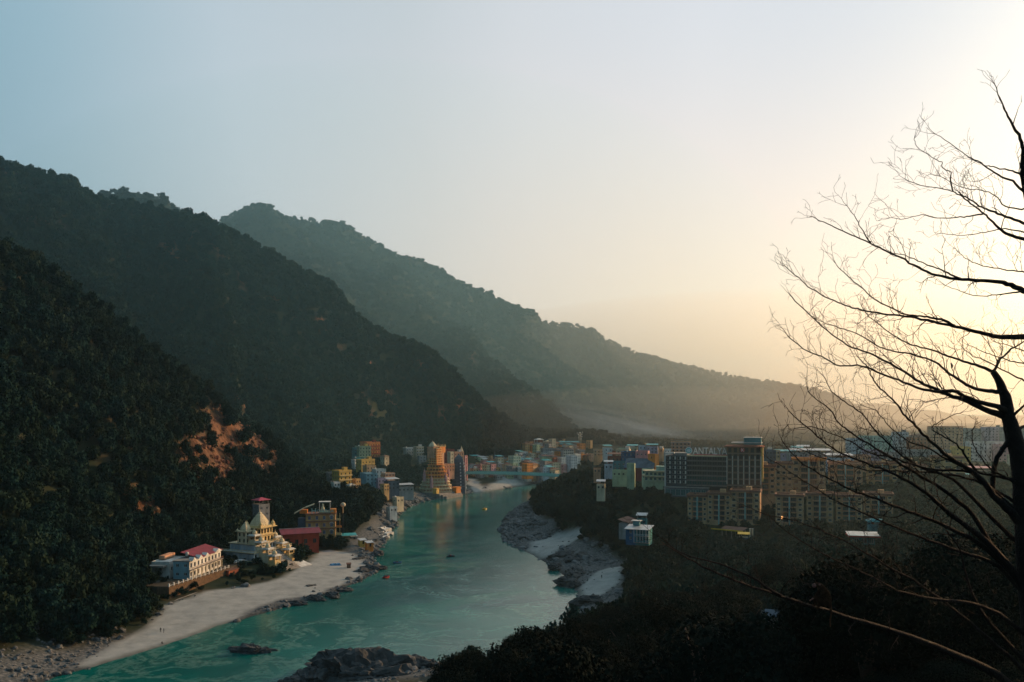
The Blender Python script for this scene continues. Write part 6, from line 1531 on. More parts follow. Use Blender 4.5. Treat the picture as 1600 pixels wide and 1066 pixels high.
near_crowns = [crown_mesh("crown", leaf_near, 15000, .028, 100 + i, 1.0, 12) for i in range(4)]
mid_crowns = [crown_mesh("crown", leaf_dark, 1700, .085, 120 + i, 1.0, 9) for i in range(3)] + [crown_mesh("crown", leaf_olive, 1700, .085, 130, .95, 8)]
tr = MB(); tr.smooth = True
tr.tube([(0, 0, -.25), (.03, 0, .2), (-.02, .03, .45), (.03, 0, .8)], [.055, .042, .035, .02], 7)
for a_ in range(5):
    an = a_ * 1.26; tr.tube([(0, 0, .30 + .05 * a_), (.16 * math.cos(an), .16 * math.sin(an), .5 + .04 * a_), (.3 * math.cos(an), .3 * math.sin(an), .72 + .03 * a_)], [.022, .014, .006], 5)
trunk_me = tr.mesh("trunk", bark)
def region(q):
    x_, y_ = q[0], q[1]
    if left_side(np.array([x_]), np.array([y_]))[0]:
        if y_ < 400: return ("dark leafy tree at the foot of the steep left slope behind the beach", "trees at the foot of the left slope")
        if y_ < 560: return ("dark leafy tree in the grove behind the riverside temple and guesthouse", "trees behind the riverside temple")
        return ("leafy tree among the scattered houses above the left bank", "trees among the houses upstream")
    if y_ < 130: return ("nearly black tree in the nearest foreground wood, lit only from behind", "nearest foreground trees")
    if y_ < 240: return ("dark dense tree in the foreground wood that slopes down to the river", "foreground wood on the slope")
    if y_ < 440: return ("dull green tree in the wood below the stepped apartment blocks", "wood below the apartments")
    if y_ < 560: return ("dull green tree on the slope between the rocky shore and the hotel", "trees below the hotel")
    return ("dark green tree on the wooded knoll where the bridge ends", "trees on the knoll by the bridge")
for i, q in enumerate(singles):
    lab, grp = region(q)
    e = empty("leafy_tree", (q[0], q[1], q[2] - .2), rng.uniform(0, 6.28), lab, "tree", grp)
    h_, r_ = q[3], q[4]
    near = q[1] < 260 or (q[0] < -60 and q[1] < 330)
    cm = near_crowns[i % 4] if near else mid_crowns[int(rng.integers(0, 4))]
    tk = mobj("trunk", trunk_me, e); tk.scale = (h_, h_, h_)
    cr = mobj("crown", cm, e); zs = h_ * .72 / 1.45
    cr.location = (0, 0, h_ * .26); cr.scale = (r_, r_, zs); cr.rotation_euler = (0, 0, rng.uniform(0, 6.28))

# ---- everything beyond: one object per wooded slope, crowns set by geometry nodes
src_far = bpy.data.collections.new("forest crowns")
far_list = [crown_mesh("crown_far", m, 150, .22, 200 + i, t_, 7) for i, (m, t_) in enumerate([(leaf_dark, 1), (leaf_dark, 1.2), (leaf_olive, 1), (leaf_dark, .9), (leaf_olive, .8), (leaf_olive, .85)])]
src_mid = bpy.data.collections.new("slope crowns")
mid_list = [crown_mesh("crown_mid", m, 620, .12, 220 + i, t_, 9) for i, (m, t_) in enumerate([(leaf_dark, 1), (leaf_dark, 1.25), (leaf_olive, 1), (leaf_dark, .9), (leaf_olive, .85), (leaf_dark, .8)])]
for coll, lst in ((src_far, far_list), (src_mid, mid_list)):
    for m in lst:
        coll.objects.link(bpy.data.objects.new(m.name, m))
def forest(name, pts, coll, label, ncoll, weights=None):
    """pts: (x, y, z, h, r)"""
    n_ = len(pts); a = np.array(pts, float).reshape(-1, 5)
    me = bpy.data.meshes.new(name)
    me.vertices.add(n_)
    co = a[:, :3].copy(); co[:, 2] += a[:, 3] * .12
    me.vertices.foreach_set('co', co.reshape(-1).astype(np.float32))
    sc = np.stack([a[:, 4], a[:, 4], a[:, 3] * .9 / 1.45], 1)
    at = me.attributes.new('tree_scale', 'FLOAT_VECTOR', 'POINT'); at.data.foreach_set('vector', sc.reshape(-1).astype(np.float32))
    rt = np.zeros((n_, 3)); rt[:, 2] = rng.uniform(0, 6.28, n_)
    at = me.attributes.new('tree_turn', 'FLOAT_VECTOR', 'POINT'); at.data.foreach_set('vector', rt.reshape(-1).astype(np.float32))
    # kinds of tree gather in stands
    f = fbm(a[:, 0], a[:, 1], 70, 3, 81) + rng.normal(size=n_) * .10
    ix = np.clip(((f - .28) / .46 * ncoll), 0, ncoll - 1).astype(np.int32)
    at = me.attributes.new('tree_kind', 'INT', 'POINT'); at.data.foreach_set('value', ix)
    o = mobj(name, me)
    g = bpy.data.node_groups.new(name, 'GeometryNodeTree')
    g.interface.new_socket('Geometry', in_out='INPUT', socket_type='NodeSocketGeometry')
    g.interface.new_socket('Geometry', in_out='OUTPUT', socket_type='NodeSocketGeometry')
    gi = g.nodes.new('NodeGroupInput'); go = g.nodes.new('NodeGroupOutput')
    ip = g.nodes.new('GeometryNodeInstanceOnPoints'); ci = g.nodes.new('GeometryNodeCollectionInfo')
    ci.inputs['Collection'].default_value = coll; ci.inputs['Separate Children'].default_value = True; ci.inputs['Reset Children'].default_value = True
    ip.inputs['Pick Instance'].default_value = True
    def na(nm, ty):
        q = g.nodes.new('GeometryNodeInputNamedAttribute'); q.data_type = ty; q.inputs[0].default_value = nm; return q.outputs[0]
    g.links.new(gi.outputs[0], ip.inputs['Points']); g.links.new(ci.outputs[0], ip.inputs['Instance'])
    g.links.new(na('tree_kind', 'INT'), ip.inputs['Instance Index'])
    g.links.new(na('tree_turn', 'FLOAT_VECTOR'), ip.inputs['Rotation'])
    g.links.new(na('tree_scale', 'FLOAT_VECTOR'), ip.inputs['Scale'])
    g.links.new(ip.outputs[0], go.inputs[0])
    md = o.modifiers.new("trees", 'NODES'); md.node_group = g
    return tag(o, label, None, None, 'stuff')
def mk(n_, xr, yr, hr, rule, rf=(.42, .58)):
    x, y, z, h = scatter(n_, xr, yr, hr, rule)
    r = h * rng.uniform(*rf, len(x)); k = ~covers(x, y, z, h, r)
    return list(zip(x[k], y[k], z[k], h[k], r[k]))
forest("stone_field", STONES, ccr, "loose grey stones covering the rocky banks", 6)
d_spur = lambda x, y: seg_dist(x, y, ridges[0][0])[0]
forest("forest", [q for q in rest if q[0] < -60 or 150 < q[1] < 560], src_mid, "dense wood filling the slopes close to the river", len(mid_list))
forest("forest", [q for q in rest if not (q[0] < -60 or q[1] < 560)], src_far, "dark wood on the knoll and around the hotel", len(far_list))
sp = mk(15000, (-620, -70), (240, 700), (4.5, 12), lambda x, y, z, dd, h: ~in_terr(x, y) & left_side(x, y))
sp = [q for q in thin(sp, .40)]
forest("forest", sp, src_mid, "dark forest on the near left spur", len(mid_list))
ml = mk(54000, (-1000, 160), (640, 1360), (4.5, 12), lambda x, y, z, dd, h: ~in_terr(x, y))
forest("forest", ml, src_far, "bluish forest on the middle ridge with bare red patches", len(far_list))
tw = mk(9000, (-140, 420), (880, 1360), (5, 9), lambda x, y, z, dd, h: (y > 1010) | (x > 60), (.42, .55))
tw = thin(tw, .45)
forest("forest", tw, src_far, "trees filling the gaps around and above the town", len(far_list))
lb = mk(9000, (-190, -60), (400, 900), (3.5, 7), lambda x, y, z, dd, h: left_side(x, y) & in_terr(x, y) & (dd > 14), (.45, .6))
lb = thin(lb, .42)
forest("forest", lb, src_mid, "low trees and bushes between the buildings of the left bank", len(mid_list))
fl = mk(70000, (-1100, 1500), (1360, 3000), (3.5, 12), lambda x, y, z, dd, h: z > 6, (.5, .75))
def shrubs(n_, xr, yr, label, rule):
    x, y, z, h = scatter(n_, xr, yr, (1.3, 3.2), rule); r = h * rng.uniform(.5, .9, len(x)); ok = np.ones(len(x), bool)
    for (fx, fy, fr) in FOOT: ok &= np.hypot(x - fx, y - fy) > fr * .8 + r * .3
    forest("shrubs", list(zip(x[ok], y[ok], z[ok], h[ok], r[ok])), src_mid, label, len(mid_list))
q_ = np.argwhere((EARTH > .3) & (YY < 720) & (XX > -320)); rs_ = []
for j_, i_ in q_[rng.permutation(len(q_))[:900]]:
    r_ = rng.uniform(.4, 1.9); rs_.append((XX[j_, i_] + rng.uniform(-1, 1), YY[j_, i_] + rng.uniform(-1, 1), HH[j_, i_] - r_ * .4, r_ * 1.4, r_))
red_rock = mat("red_rock", (.20, .10, .06), .95, .5, .9, .7, .1, col2=(.06, .032, .022), objvar=.4)
ccl = bpy.data.collections.new("cliff stones")
for k_ in range(6): ccl.objects.link(bpy.data.objects.new("cliff_stone", rock_mesh("cliff_stone", 2, 60 + k_, 1, .8, .9, red_rock, .5)))
forest("cliff_rocks", rs_, ccl, "broken red brown rocks covering the bare cliff over the temple", 6)
shrubs(16000, (-10, 340), (240, 660), "low scrub covering the slope between the trees of the right bank", lambda x, y, z, dd, h: ~left_side(x, y) & (dd > 9))
shrubs(6000, (-190, -55), (280, 720), "low scrub and rough grass around the buildings of the left bank", lambda x, y, z, dd, h: left_side(x, y) & (dd > 9) & (rng.random(len(x)) < .55))
forest("forest", fl, src_far, "hazy forest covering the long far ridge", len(far_list))

src_near = bpy.data.collections.new("near shrubs")
for k_ in range(4): src_near.objects.link(bpy.data.objects.new("near_shrub", near_crowns[k_]))
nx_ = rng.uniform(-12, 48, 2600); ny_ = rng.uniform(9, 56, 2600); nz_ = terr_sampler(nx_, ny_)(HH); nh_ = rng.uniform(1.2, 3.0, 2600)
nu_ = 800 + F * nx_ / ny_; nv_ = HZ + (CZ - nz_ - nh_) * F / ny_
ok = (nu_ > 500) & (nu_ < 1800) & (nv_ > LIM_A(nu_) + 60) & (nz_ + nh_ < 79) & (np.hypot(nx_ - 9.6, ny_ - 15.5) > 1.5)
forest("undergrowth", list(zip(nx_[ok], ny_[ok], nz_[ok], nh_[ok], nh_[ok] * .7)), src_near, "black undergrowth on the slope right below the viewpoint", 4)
# ---------------------------------------------------------------- bare tree in front, right
bark_b = mat("bare_bark", (.012, .010, .010), .85, .4, 6, .5, .15)
br_rng = random.Random(4)
T = empty("bare_tree", (9.6, 15.5, 0), 0, "large leafless tree spreading its black limbs in from the right", "tree")
TI = Vector((9.6, 15.5, 0))
def Q(u, v, Y): return P(u, v, Y) - TI
def smooth_path(pts, n=3):
    """Catmull-Rom through points that carry a radius as 4th value"""
    out = []
    for i in range(len(pts) - 1):
        p0, p1, p2, p3 = pts[max(i - 1, 0)], pts[i], pts[i + 1], pts[min(i + 2, len(pts) - 1)]
        for k in range(n):
            t = k / n
            out.append(tuple(.5 * ((2 * p1[j]) + (-p0[j] + p2[j]) * t + (2 * p0[j] - 5 * p1[j] + 4 * p2[j] - p3[j]) * t * t + (-p0[j] + 3 * p1[j] - 3 * p2[j] + p3[j]) * t ** 3) for j in range(4)))
    out.append(tuple(pts[-1])); return out
def twig(m, p, d, L_, r, lev):
    """crooked shoot with side shoots"""
    n = max(3, int(L_ / .09)); n = min(n, 8); pts = [p.copy()]; q = p.copy(); dd = d.copy()
    for i in range(n):
        dd = (dd + Vector((br_rng.gauss(0, .20), br_rng.gauss(0, .12), br_rng.gauss(.05, .20)))).normalized(); q = q + dd * (L_ / n); pts.append(q.copy())
        if lev < 3 and i > 0 and br_rng.random() < (.62 if lev == 1 else .5):
            s = br_rng.choice((-1, 1)); a = br_rng.uniform(.4, .95) * s
            side = Vector((dd.x * math.cos(a) - dd.z * math.sin(a), dd.y + br_rng.uniform(-.35, .35), dd.x * math.sin(a) + dd.z * math.cos(a))).normalized()
            twig(m, q, side, L_ * br_rng.uniform(.3, .6), r * .62, lev + 1)
    rad = [max(.0028, r * (1 - .75 * i / n)) for i in range(n + 1)]
    m.tube(pts, rad, 3)
def limb(pts, name="branch", dens=1.0, n=8, tw=(.25, .75), start=.12, skip_tw=False):
    """pts: (u, v, Y, width in photo pixels)"""
    raw = [(*Q(u, v, Y), w * Y / F / 2) for u, v, Y, w in pts]
    sp_ = smooth_path(raw, 4); m = MB(); m.smooth = True
    P3 = [Vector(q[:3]) + Vector((br_rng.gauss(0, .006), br_rng.gauss(0, .006), br_rng.gauss(0, .006))) for q in sp_]; rad = [max(q[3], .004) for q in sp_]
    m.tube(P3, rad, n); o = m.build(name, bark_b, T)
    if skip_tw: return o
    m = MB(); m.smooth = True; tot = len(P3)
    for i in range(int(tot * start), tot):
        d = (P3[min(i + 1, tot - 1)] - P3[max(i - 1, 0)]).normalized()
        seg = (P3[min(i + 1, tot - 1)] - P3[i]).length
        cnt = seg * 5.6 * dens * (1.25 if i > tot * .5 else .7)
        k = int(cnt) + (1 if br_rng.random() < cnt - int(cnt) else 0)
        for _ in range(k):
            s = 1 if br_rng.random() < .66 else -1
            if d.x > 0: s = -s
            a = -s * br_rng.uniform(.35, 1.1)
            side = Vector((d.x * math.cos(a) - d.z * math.sin(a), d.y + br_rng.uniform(-.5, .5), d.x * math.sin(a) + d.z * math.cos(a))).normalized()
            f = 1 - .35 * i / tot
            twig(m, P3[i], side, br_rng.uniform(*tw) * f, max(.0035, min(.012, rad[i] * .5)), 1)
    d = (P3[-1] - P3[-2]).normalized()
    for _ in range(3): twig(m, P3[-1], (d + Vector((br_rng.gauss(0, .3), br_rng.gauss(0, .3), br_rng.gauss(0, .3)))).normalized(), br_rng.uniform(.2, .5), .005, 1)
    if m.v: t_ = m.build("twigs", bark_b, o); t_['kind'] = 'stuff'
    return o
gz = ground_z(9.6, 15.5); gv = HZ + (CZ - gz) * F / 15.5
def chain(uv, Y0, Y1, w0, w1):
    n = len(uv); return [(u, v, Y0 + (Y1 - Y0) * i / (n - 1), w0 * (w1 / w0) ** ((i / (n - 1)) ** .8)) for i, (u, v) in enumerate(uv)]
limb([(1646, gv + 30, 15.5, 60), (1640, 1250, 15.5, 48), (1628, 1100, 15.4, 42), (1614, 960, 15.2, 37), (1604, 850, 15, 33), (1600, 780, 15, 31), (1596, 735, 15, 28), (1586, 685, 15, 25), (1576, 655, 15, 20), (1572, 627, 15, 17), (1565, 605, 15, 13), (1552, 581, 15, 9)], "trunk", 0, 12, skip_tw=True)
limb([(1646, gv + 30, 15.5, 60), (1665, 1100, 15.8, 44), (1672, 800, 16, 36), (1670, 600, 16, 30), (1660, 470, 16, 24), (1640, 390, 16, 18), (1612, 330, 15.8, 13), (1602, 292, 15.6, 10), (1598, 265, 15.5, 8), (1599, 234, 15.4, 6), (1591, 211, 15.3, 4.5), (1575, 182, 15.2, 3), (1566, 163, 15.1, 2), (1554, 132, 15, 1.3)], "trunk", .6, 10, start=.72)
L = [
 ([(1571, 645), (1560, 636), (1525, 626), (1487, 611), (1465, 612), (1437, 607), (1412, 597), (1380, 585), (1347, 572), (1313, 572), (1284, 558), (1255, 545), (1230, 524)], 15, 13.4, 11, 1.5, 1.3),
 ([(1568, 650), (1545, 642), (1512, 627), (1482, 618), (1460, 607), (1437, 597), (1412, 580), (1380, 563), (1357, 552), (1324, 539), (1293, 517), (1256, 483), (1234, 460)], 15, 16.6, 12, 1.5, 1.2),
 ([(1564, 612), (1545, 611), (1522, 607), (1500, 595), (1480, 581), (1462, 567), (1431, 556), (1397, 549), (1374, 542), (1346, 525), (1318, 514), (1290, 505)], 15, 13.8, 8, 1.3, 1.3),
 ([(1552, 581), (1524, 570), (1498, 562), (1462, 549), (1431, 541), (1408, 531), (1383, 514), (1358, 494), (1345, 478)], 15, 16, 6, 1.2, 1.3),
 ([(1552, 581), (1569, 555), (1591, 539), (1612, 528)], 15, 15.6, 4.5, 2, 1.0),
 ([(1668, 545), (1640, 533), (1600, 526), (1566, 527), (1538, 522), (1510, 515), (1484, 508), (1448, 501), (1414, 494), (1380, 491), (1346, 484), (1321, 477), (1296, 467), (1268, 452), (1248, 435), (1228, 418)], 16, 14, 15, 1.3, 1.1),
 ([(1490, 510), (1481, 503), (1460, 497), (1439, 494), (1414, 491), (1391, 480), (1366, 467), (1346, 449), (1324, 431), (1306, 414)], 14.9, 15.6, 6, 1.2, 1.2),
 ([(1668, 490), (1640, 470), (1600, 455), (1574, 444), (1546, 439), (1504, 437), (1470, 432), (1442, 422), (1414, 406), (1386, 393), (1360, 380), (1329, 367), (1304, 355), (1284, 346), (1270, 339)], 16, 14.6, 15, 1.2, 1.1),
 ([(1504, 437), (1485, 428), (1470, 421), (1442, 411), (1414, 399), (1395, 396)], 15.4, 16.2, 4, 1.2, 1.2),
 ([(1360, 380), (1349, 362), (1338, 342), (1324, 322)], 14.8, 15, 2.4, 1.0, 1.0),
 ([(1650, 410), (1625, 386), (1600, 374), (1577, 367), (1562, 357), (1549, 345), (1538, 334), (1521, 321), (1504, 308), (1490, 300), (1476, 296), (1446, 291), (1415, 281)], 16, 15, 9, 1.1, .9),
 ([(1490, 300), (1485, 282), (1485, 269), (1472, 262), (1471, 254), (1456, 246), (1433, 229), (1429, 216)], 15.2, 15.2, 2.6, .9, .7),
 ([(1630, 362), (1600, 349), (1572, 338), (1549, 330), (1534, 324), (1515, 312), (1497, 300)], 16, 16.5, 6, 2, .8),
 ([(1606, 306), (1587, 287), (1565, 277), (1544, 263), (1530, 253), (1514, 246), (1500, 236), (1478, 219), (1462, 210)], 15.6, 15, 5, 1.0, .8),
 ([(1598, 274), (1582, 267), (1557, 262), (1540, 258), (1520, 250)], 15.5, 16.2, 4, 1.2, .8),
 ([(1610, 322), (1597, 327), (1570, 322), (1555, 306), (1535, 298), (1515, 296), (1495, 290), (1470, 276)], 15.8, 14.6, 3.4, .9, .9),
 ([(1538, 334), (1515, 338), (1495, 340), (1465, 341), (1440, 335), (1415, 342), (1390, 341)], 15.3, 14.8, 3, .9, .8),
 ([(1625, 350), (1600, 362), (1570, 358), (1545, 362), (1520, 366), (1494, 368), (1470, 364)], 16, 15.4, 3.4, .9, .8),
 ([(1655, 440), (1620, 430), (1590, 424), (1560, 420), (1530, 414), (1510, 404), (1500, 396)], 16, 15.2, 4, 1, 1.0),
 ([(1600, 455), (1575, 458), (1550, 462), (1520, 462), (1500, 455), (1478, 446)], 15.7, 15.2, 3.4, .9, .8),
 ([(1668, 640), (1640, 620), (1610, 600), (1590, 590), (1570, 580), (1545, 566), (1520, 556), (1505, 545)], 16, 14.8, 6, 1.2, 1.3),
 ([(1668, 600), (1640, 585), (1610, 570), (1585, 566), (1560, 558), (1535, 549), (1515, 540)], 16, 16.4, 5, 1.1, 1.3),
 ([(1668, 570), (1630, 556), (1600, 548), (1575, 540), (1550, 533)], 16, 15.2, 4.5, 1.1, 1.2),
 # the low limbs across the town
 ([(1602, 830), (1580, 800), (1556, 778), (1540, 757), (1515, 734), (1495, 722), (1477, 710), (1457, 692), (1440, 676), (1427, 662), (1412, 647), (1400, 630), (1375, 607), (1365, 595), (1357, 575), (1342, 560)], 15, 14.2, 17, 1.6, .9),
 ([(1556, 781), (1551, 760), (1553, 735), (1558, 715), (1570, 697), (1577, 684)], 15, 15, 8, 7, .3),
 ([(1614, 950), (1580, 890), (1540, 845), (1500, 815), (1465, 786), (1440, 765), (1400, 742), (1365, 728), (1330, 715), (1300, 700), (1270, 675), (1245, 655), (1232, 642)], 15.2, 13.6, 18, 1.5, 1.5),
 ([(1610, 915), (1560, 870), (1520, 805), (1480, 770), (1440, 745), (1400, 720), (1375, 705), (1350, 690), (1325, 672), (1310, 660), (1297, 640), (1280, 627), (1262, 611)], 15.2, 14.6, 11, 1.4, 1.5),
 ([(1590, 900), (1530, 850), (1470, 820), (1420, 800), (1370, 780), (1330, 765), (1290, 745), (1255, 725), (1232, 703), (1220, 685)], 15.2, 13.4, 11, 1.4, 1.3),
 ([(1613, 945), (1560, 885), (1500, 862), (1440, 840), (1390, 820), (1345, 800), (1310, 785), (1265, 757), (1230, 735), (1200, 715)], 15.2, 14.4, 9, 1.3, 1.2),
 ([(1604, 862), (1540, 800), (1490, 750), (1440, 730), (1410, 712), (1385, 690), (1365, 670), (1345, 645), (1320, 628), (1300, 612), (1287, 588)], 15.1, 15.8, 8, 1.3, 1.4),
 ([(1602, 812), (1550, 765), (1515, 738), (1475, 735), (1430, 727), (1395, 715), (1360, 708), (1330, 690), (1300, 678), (1272, 668), (1250, 668)], 15, 14.2, 7, 1.2, 1.5),
 ([(1601, 796), (1545, 760), (1500, 745), (1450, 738), (1400, 736), (1355, 735), (1310, 722), (1275, 712), (1245, 700)], 15, 16, 6, 1.2, 1.4),
 ([(1598, 752), (1560, 745), (1520, 735), (1480, 718), (1450, 700), (1420, 690), (1395, 672), (1380, 655), (1368, 640)], 15, 14.4, 6, 1.2, 1.2),
 ([(1536, 752), (1510, 715), (1495, 695), (1470, 680), (1455, 668), (1478, 655), (1500, 645)], 15, 15.4, 5, 1.2, .9),
 ([(1597, 760), (1570, 745), (1550, 735), (1530, 712), (1520, 690), (1518, 670)], 15, 14.6, 6, 1.3, .9),
 ([(1590, 672), (1606, 662), (1625, 655)], 15, 15.4, 6, 3, .4),
 ([(1583, 650), (1597, 636), (1615, 622)], 15, 14.6, 5, 2.5, .5),
 ([(1625, 1010), (1560, 960), (1512, 942), (1450, 935), (1403, 923), (1370, 905), (1337, 890), (1280, 862), (1232, 833), (1205, 810)], 15.3, 12.8, 9, 1.5, .8),
 ([(1622, 1070), (1560, 1010), (1500, 960), (1440, 915), (1380, 880), (1330, 850), (1280, 828), (1235, 812), (1200, 805), (1165, 790)], 15.3, 13.4, 8, 1.3, .9),
 ([(1628, 1120), (1560, 1056), (1480, 1018), (1407, 990), (1337, 969), (1272, 948), (1220, 932), (1162, 912), (1110, 890), (1066, 868), (1040, 850)], 15.4, 11.4, 19, 2.0, .8),
 ([(1220, 932), (1170, 900), (1120, 880), (1080, 870), (1050, 855), (1030, 838)], 12.4, 12.6, 5, 1.2, .9),
 ([(1627, 1060), (1570, 1000), (1530, 950), (1510, 900), (1500, 860), (1480, 830)], 15.4, 14.6, 9, 2, .8),
]
for uv, Y0, Y1, w0, w1, dn in L:
    limb(chain(uv, Y0, Y1, w0, w1), "branch", dn, 8 if w0 > 6 else 5, start=.15 if uv[0][0] < 1601 else .3)
# ---------------------------------------------------------------- monkey on the thick lower limb
fur = mat("monkey_fur", (.085, .045, .026), .95, .45, 18, .9, .05)
face_m = mat("monkey_face", (.24, .11, .09), .7, .2, 10, .2, .2)
Ym = 12.72
o0 = P(1288, 949, Ym)
e = empty("macaque", o0, 0, "brown monkey hunched on the thick bare limb over the dark wood", "monkey")
V = [(.02, 0, .07, .085, .08), (.035, 0, .17, .088, .08), (.01, 0, .26, .072, .07), (-.045, 0, .315, .05, .05), (-.095, 0, .335, .047, .047), (-.135, 0, .318, .03, .03),      # pelvis, back, shoulders, neck, skull, muzzle
     (-.03, -.06, .075, .050), (-.13, -.075, .12, .034), (-.105, -.07, .02, .020), (-.15, -.075, .005, .016), (-.03, .06, .075, .050), (-.13, .075, .115, .034), (-.11, .07, .02, .020), (-.155, .075, .005, .016),
     (-.03, -.075, .25, .032), (-.10, -.085, .17, .024), (-.185, -.06, .145, .017), (-.03, .075, .25, .032), (-.09, .085, .16, .024), (-.17, .06, .10, .017),
     (.085, 0, .03, .022), (.11, .01, -.08, .015), (.095, .02, -.20, .012), (.10, .02, -.30, .009)]
E = [(0, 1), (1, 2), (2, 3), (3, 4), (4, 5), (0, 6), (6, 7), (7, 8), (8, 9), (0, 10), (10, 11), (11, 12), (12, 13), (2, 14), (14, 15), (15, 16), (2, 17), (17, 18), (18, 19), (0, 20), (20, 21), (21, 22), (22, 23)]
mobj("body", figure("body", V, E, fur, 2), e)
m = MB(); m.smooth = True; m.lathe([(.006, -.030), (.026, -.020), (.034, 0), (.028, .02), (.01, .032)], 0, 0, 0, 10); o = m.build("face", face_m, e, (-.150, 0, .322)); o.rotation_euler = (0, R(-80), 0)
for s in (-1, 1):
    m = MB(); m.smooth = True; m.lathe([(.004, -.004), (.015, -.002), (.015, .003), (.004, .006)], 0, 0, 0, 8); o = m.build("ear", face_m, e, (-.088, s * .048, .345)); o.rotation_euler = (R(90), 0, 0)
    m = MB(); m.smooth = True; m.lathe([(.001, -.005), (.005, -.002), (.005, .002), (.001, .005)], 0, 0, 0, 6); m.build("eye", plastic_black, e, (-.172, s * .016, .338))
    for k in range(4):
        m = MB(); m.smooth = True; hx, hz_ = (-.185, .145) if s < 0 else (-.17, .10); m.tube([(hx, s * .06 + (k - 1.5) * .008, hz_), (hx - .018, s * .06 + (k - 1.5) * .011, hz_ - .006), (hx - .026, s * .06 + (k - 1.5) * .011, hz_ - .022)], [.0045, .004, .0025], 5); m.build("finger", face_m, e)
# small bird on a limb against the sky
e = empty("bird", P(1487, 576, 14.35) - Vector((0, 0, -.005)), 0, "tiny dark bird perched upright on a thin limb against the peach sky", "bird")
m = MB(); m.smooth = True; m.tube([(0, 0, 0), (.004, 0, .02), (.006, 0, .045), (-.004, 0, .068), (-.010, 0, .082), (-.012, 0, .092)], [.008, .017, .020, .013, .012, .004], 8); m.build("body", plastic_black, e)
m = MB(); m.tube([(0, 0, .01), (.012, 0, -.025), (.018, 0, -.05)], [.008, .006, .004], 5); m.build("tail", plastic_black, e)
m = MB(); m.tube([(-.016, 0, .085), (-.030, 0, .083)], [.003, .001], 4); m.build("beak", plastic_black, e)
# ---------------------------------------------------------------- valley haze
HAZE_D = 0.00008
hm = bpy.data.materials.new("valley_haze"); hm.use_nodes = True
t = hm.node_tree; n = t.nodes; n.clear()
o_ = n.new('ShaderNodeOutputMaterial'); pv = n.new('ShaderNodeVolumePrincipled')
pv.inputs['Color'].default_value = (.52, .84, 1.0, 1); pv.inputs['Density'].default_value = HAZE_D; pv.inputs['Anisotropy'].default_value = .70
t.links.new(pv.outputs[0], o_.inputs['Volume'])
mb = MB(); mb.box(-9300, 9300, -9300, 9300, -6, 600)
hz = mb.build("haze", hm)
tag(hz, "thin warm haze filling the valley", None, None, 'stuff')

# drifting smoke of burning leaves at the foot of the far ridge
sm_ = bpy.data.materials.new("valley_smoke"); sm_.use_nodes = True
t = sm_.node_tree; n = t.nodes; L = t.links; n.clear()
o_ = n.new('ShaderNodeOutputMaterial'); pv = n.new('ShaderNodeVolumePrincipled'); pv.inputs['Color'].default_value = (.9, .92, .92, 1); pv.inputs['Anisotropy'].default_value = .5
tcn = n.new('ShaderNodeTexCoord'); ns = _noise(2.3, 4); 
mp = n.new('ShaderNodeMapping'); mp.inputs['Scale'].default_value = (.45, 1, 1.2); L.new(tcn.outputs['Object'], mp.inputs[0]); L.new(mp.outputs[0], ns.inputs['Vector'])
ln = n.new('ShaderNodeVectorMath'); ln.operation = 'LENGTH'; L.new(tcn.outputs['Object'], ln.inputs[0])
fall = n.new('ShaderNodeMapRange'); fall.inputs[1].default_value = .25; fall.inputs[2].default_value = 1.0; fall.inputs[3].default_value = 1; fall.inputs[4].default_value = 0; L.new(ln.outputs['Value'], fall.inputs[0])
nr = n.new('ShaderNodeMapRange'); nr.inputs[1].default_value = .42; nr.inputs[2].default_value = .72; L.new(ns.outputs[0], nr.inputs[0])
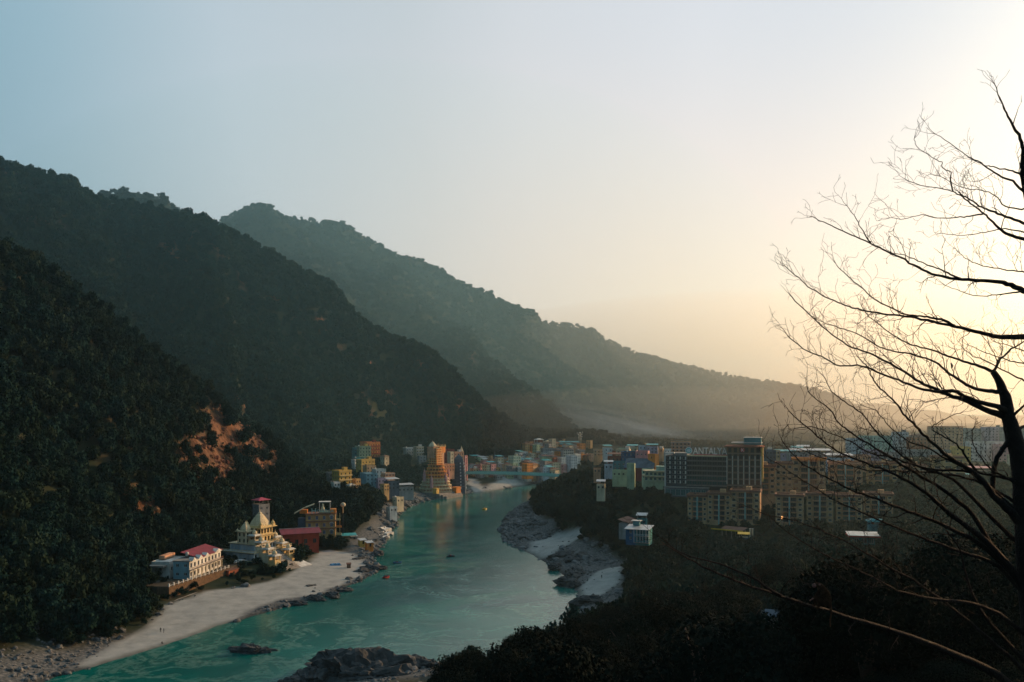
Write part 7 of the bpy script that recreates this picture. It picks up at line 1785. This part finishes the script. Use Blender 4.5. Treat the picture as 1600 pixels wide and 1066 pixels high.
mu = n.new('ShaderNodeMath'); mu.operation = 'MULTIPLY'; L.new(fall.outputs[0], mu.inputs[0]); L.new(nr.outputs[0], mu.inputs[1])
mu2 = n.new('ShaderNodeMath'); mu2.operation = 'MULTIPLY'; L.new(mu.outputs[0], mu2.inputs[0]); mu2.inputs[1].default_value = .02
L.new(mu2.outputs[0], pv.inputs['Density']); L.new(pv.outputs[0], o_.inputs['Volume'])
bm = bmesh.new(); bmesh.ops.create_icosphere(bm, subdivisions=3, radius=1); sme = bpy.data.meshes.new("smoke"); bm.to_mesh(sme); bm.free(); sme.materials.append(sm_)
p = P(985, 668, 1380); sk = mobj("smoke", sme, None, p); sk.scale = (150, 90, 26); sk.rotation_euler = (0, R(13), 0)
tag(sk, "pale smoke drifting low in front of the far ridge behind the hotel", None, None, 'stuff')

def mist(label, c, r, col, dens, g, tilt=0):
    mm = bpy.data.materials.new("mist"); mm.use_nodes = True; t_ = mm.node_tree; t_.nodes.clear()
    oo = t_.nodes.new('ShaderNodeOutputMaterial'); vv = t_.nodes.new('ShaderNodeVolumePrincipled'); vv.inputs['Color'].default_value = (*col, 1); vv.inputs['Density'].default_value = dens; vv.inputs['Anisotropy'].default_value = g
    t_.links.new(vv.outputs[0], oo.inputs['Volume'])
    b_ = bmesh.new(); bmesh.ops.create_icosphere(b_, subdivisions=4, radius=1); me_ = bpy.data.meshes.new("mist"); b_.to_mesh(me_); b_.free(); me_.materials.append(mm)
    o = mobj("mist", me_, None, c, tilt); o.scale = r; tag(o, label, None, None, 'stuff')
mist("warm mist pooled in the valley beyond the town", (720, 2380, 60), (1250, 820, 340), (1.0, .92, .82), .00050, .72)
mist("added blue haze tinting the far ridge behind the middle ridge", (-330, 1480, 230), (800, 320, 440), (.42, .84, 1.0), .00037, .5, R(-12))  # tinted volume added to give the far ridge its teal tone
mist("added blue haze tinting the gully under the middle ridge", (-400, 770, 150), (420, 210, 270), (.25, .80, 1.0), .00013, .4, R(-20))  # tinted volume added to turn the middle ridge bluer
mist("warm smoke haze over the roofs of the far town", (220, 1240, 20), (480, 230, 95), (.95, .95, .9), .00032, .7)
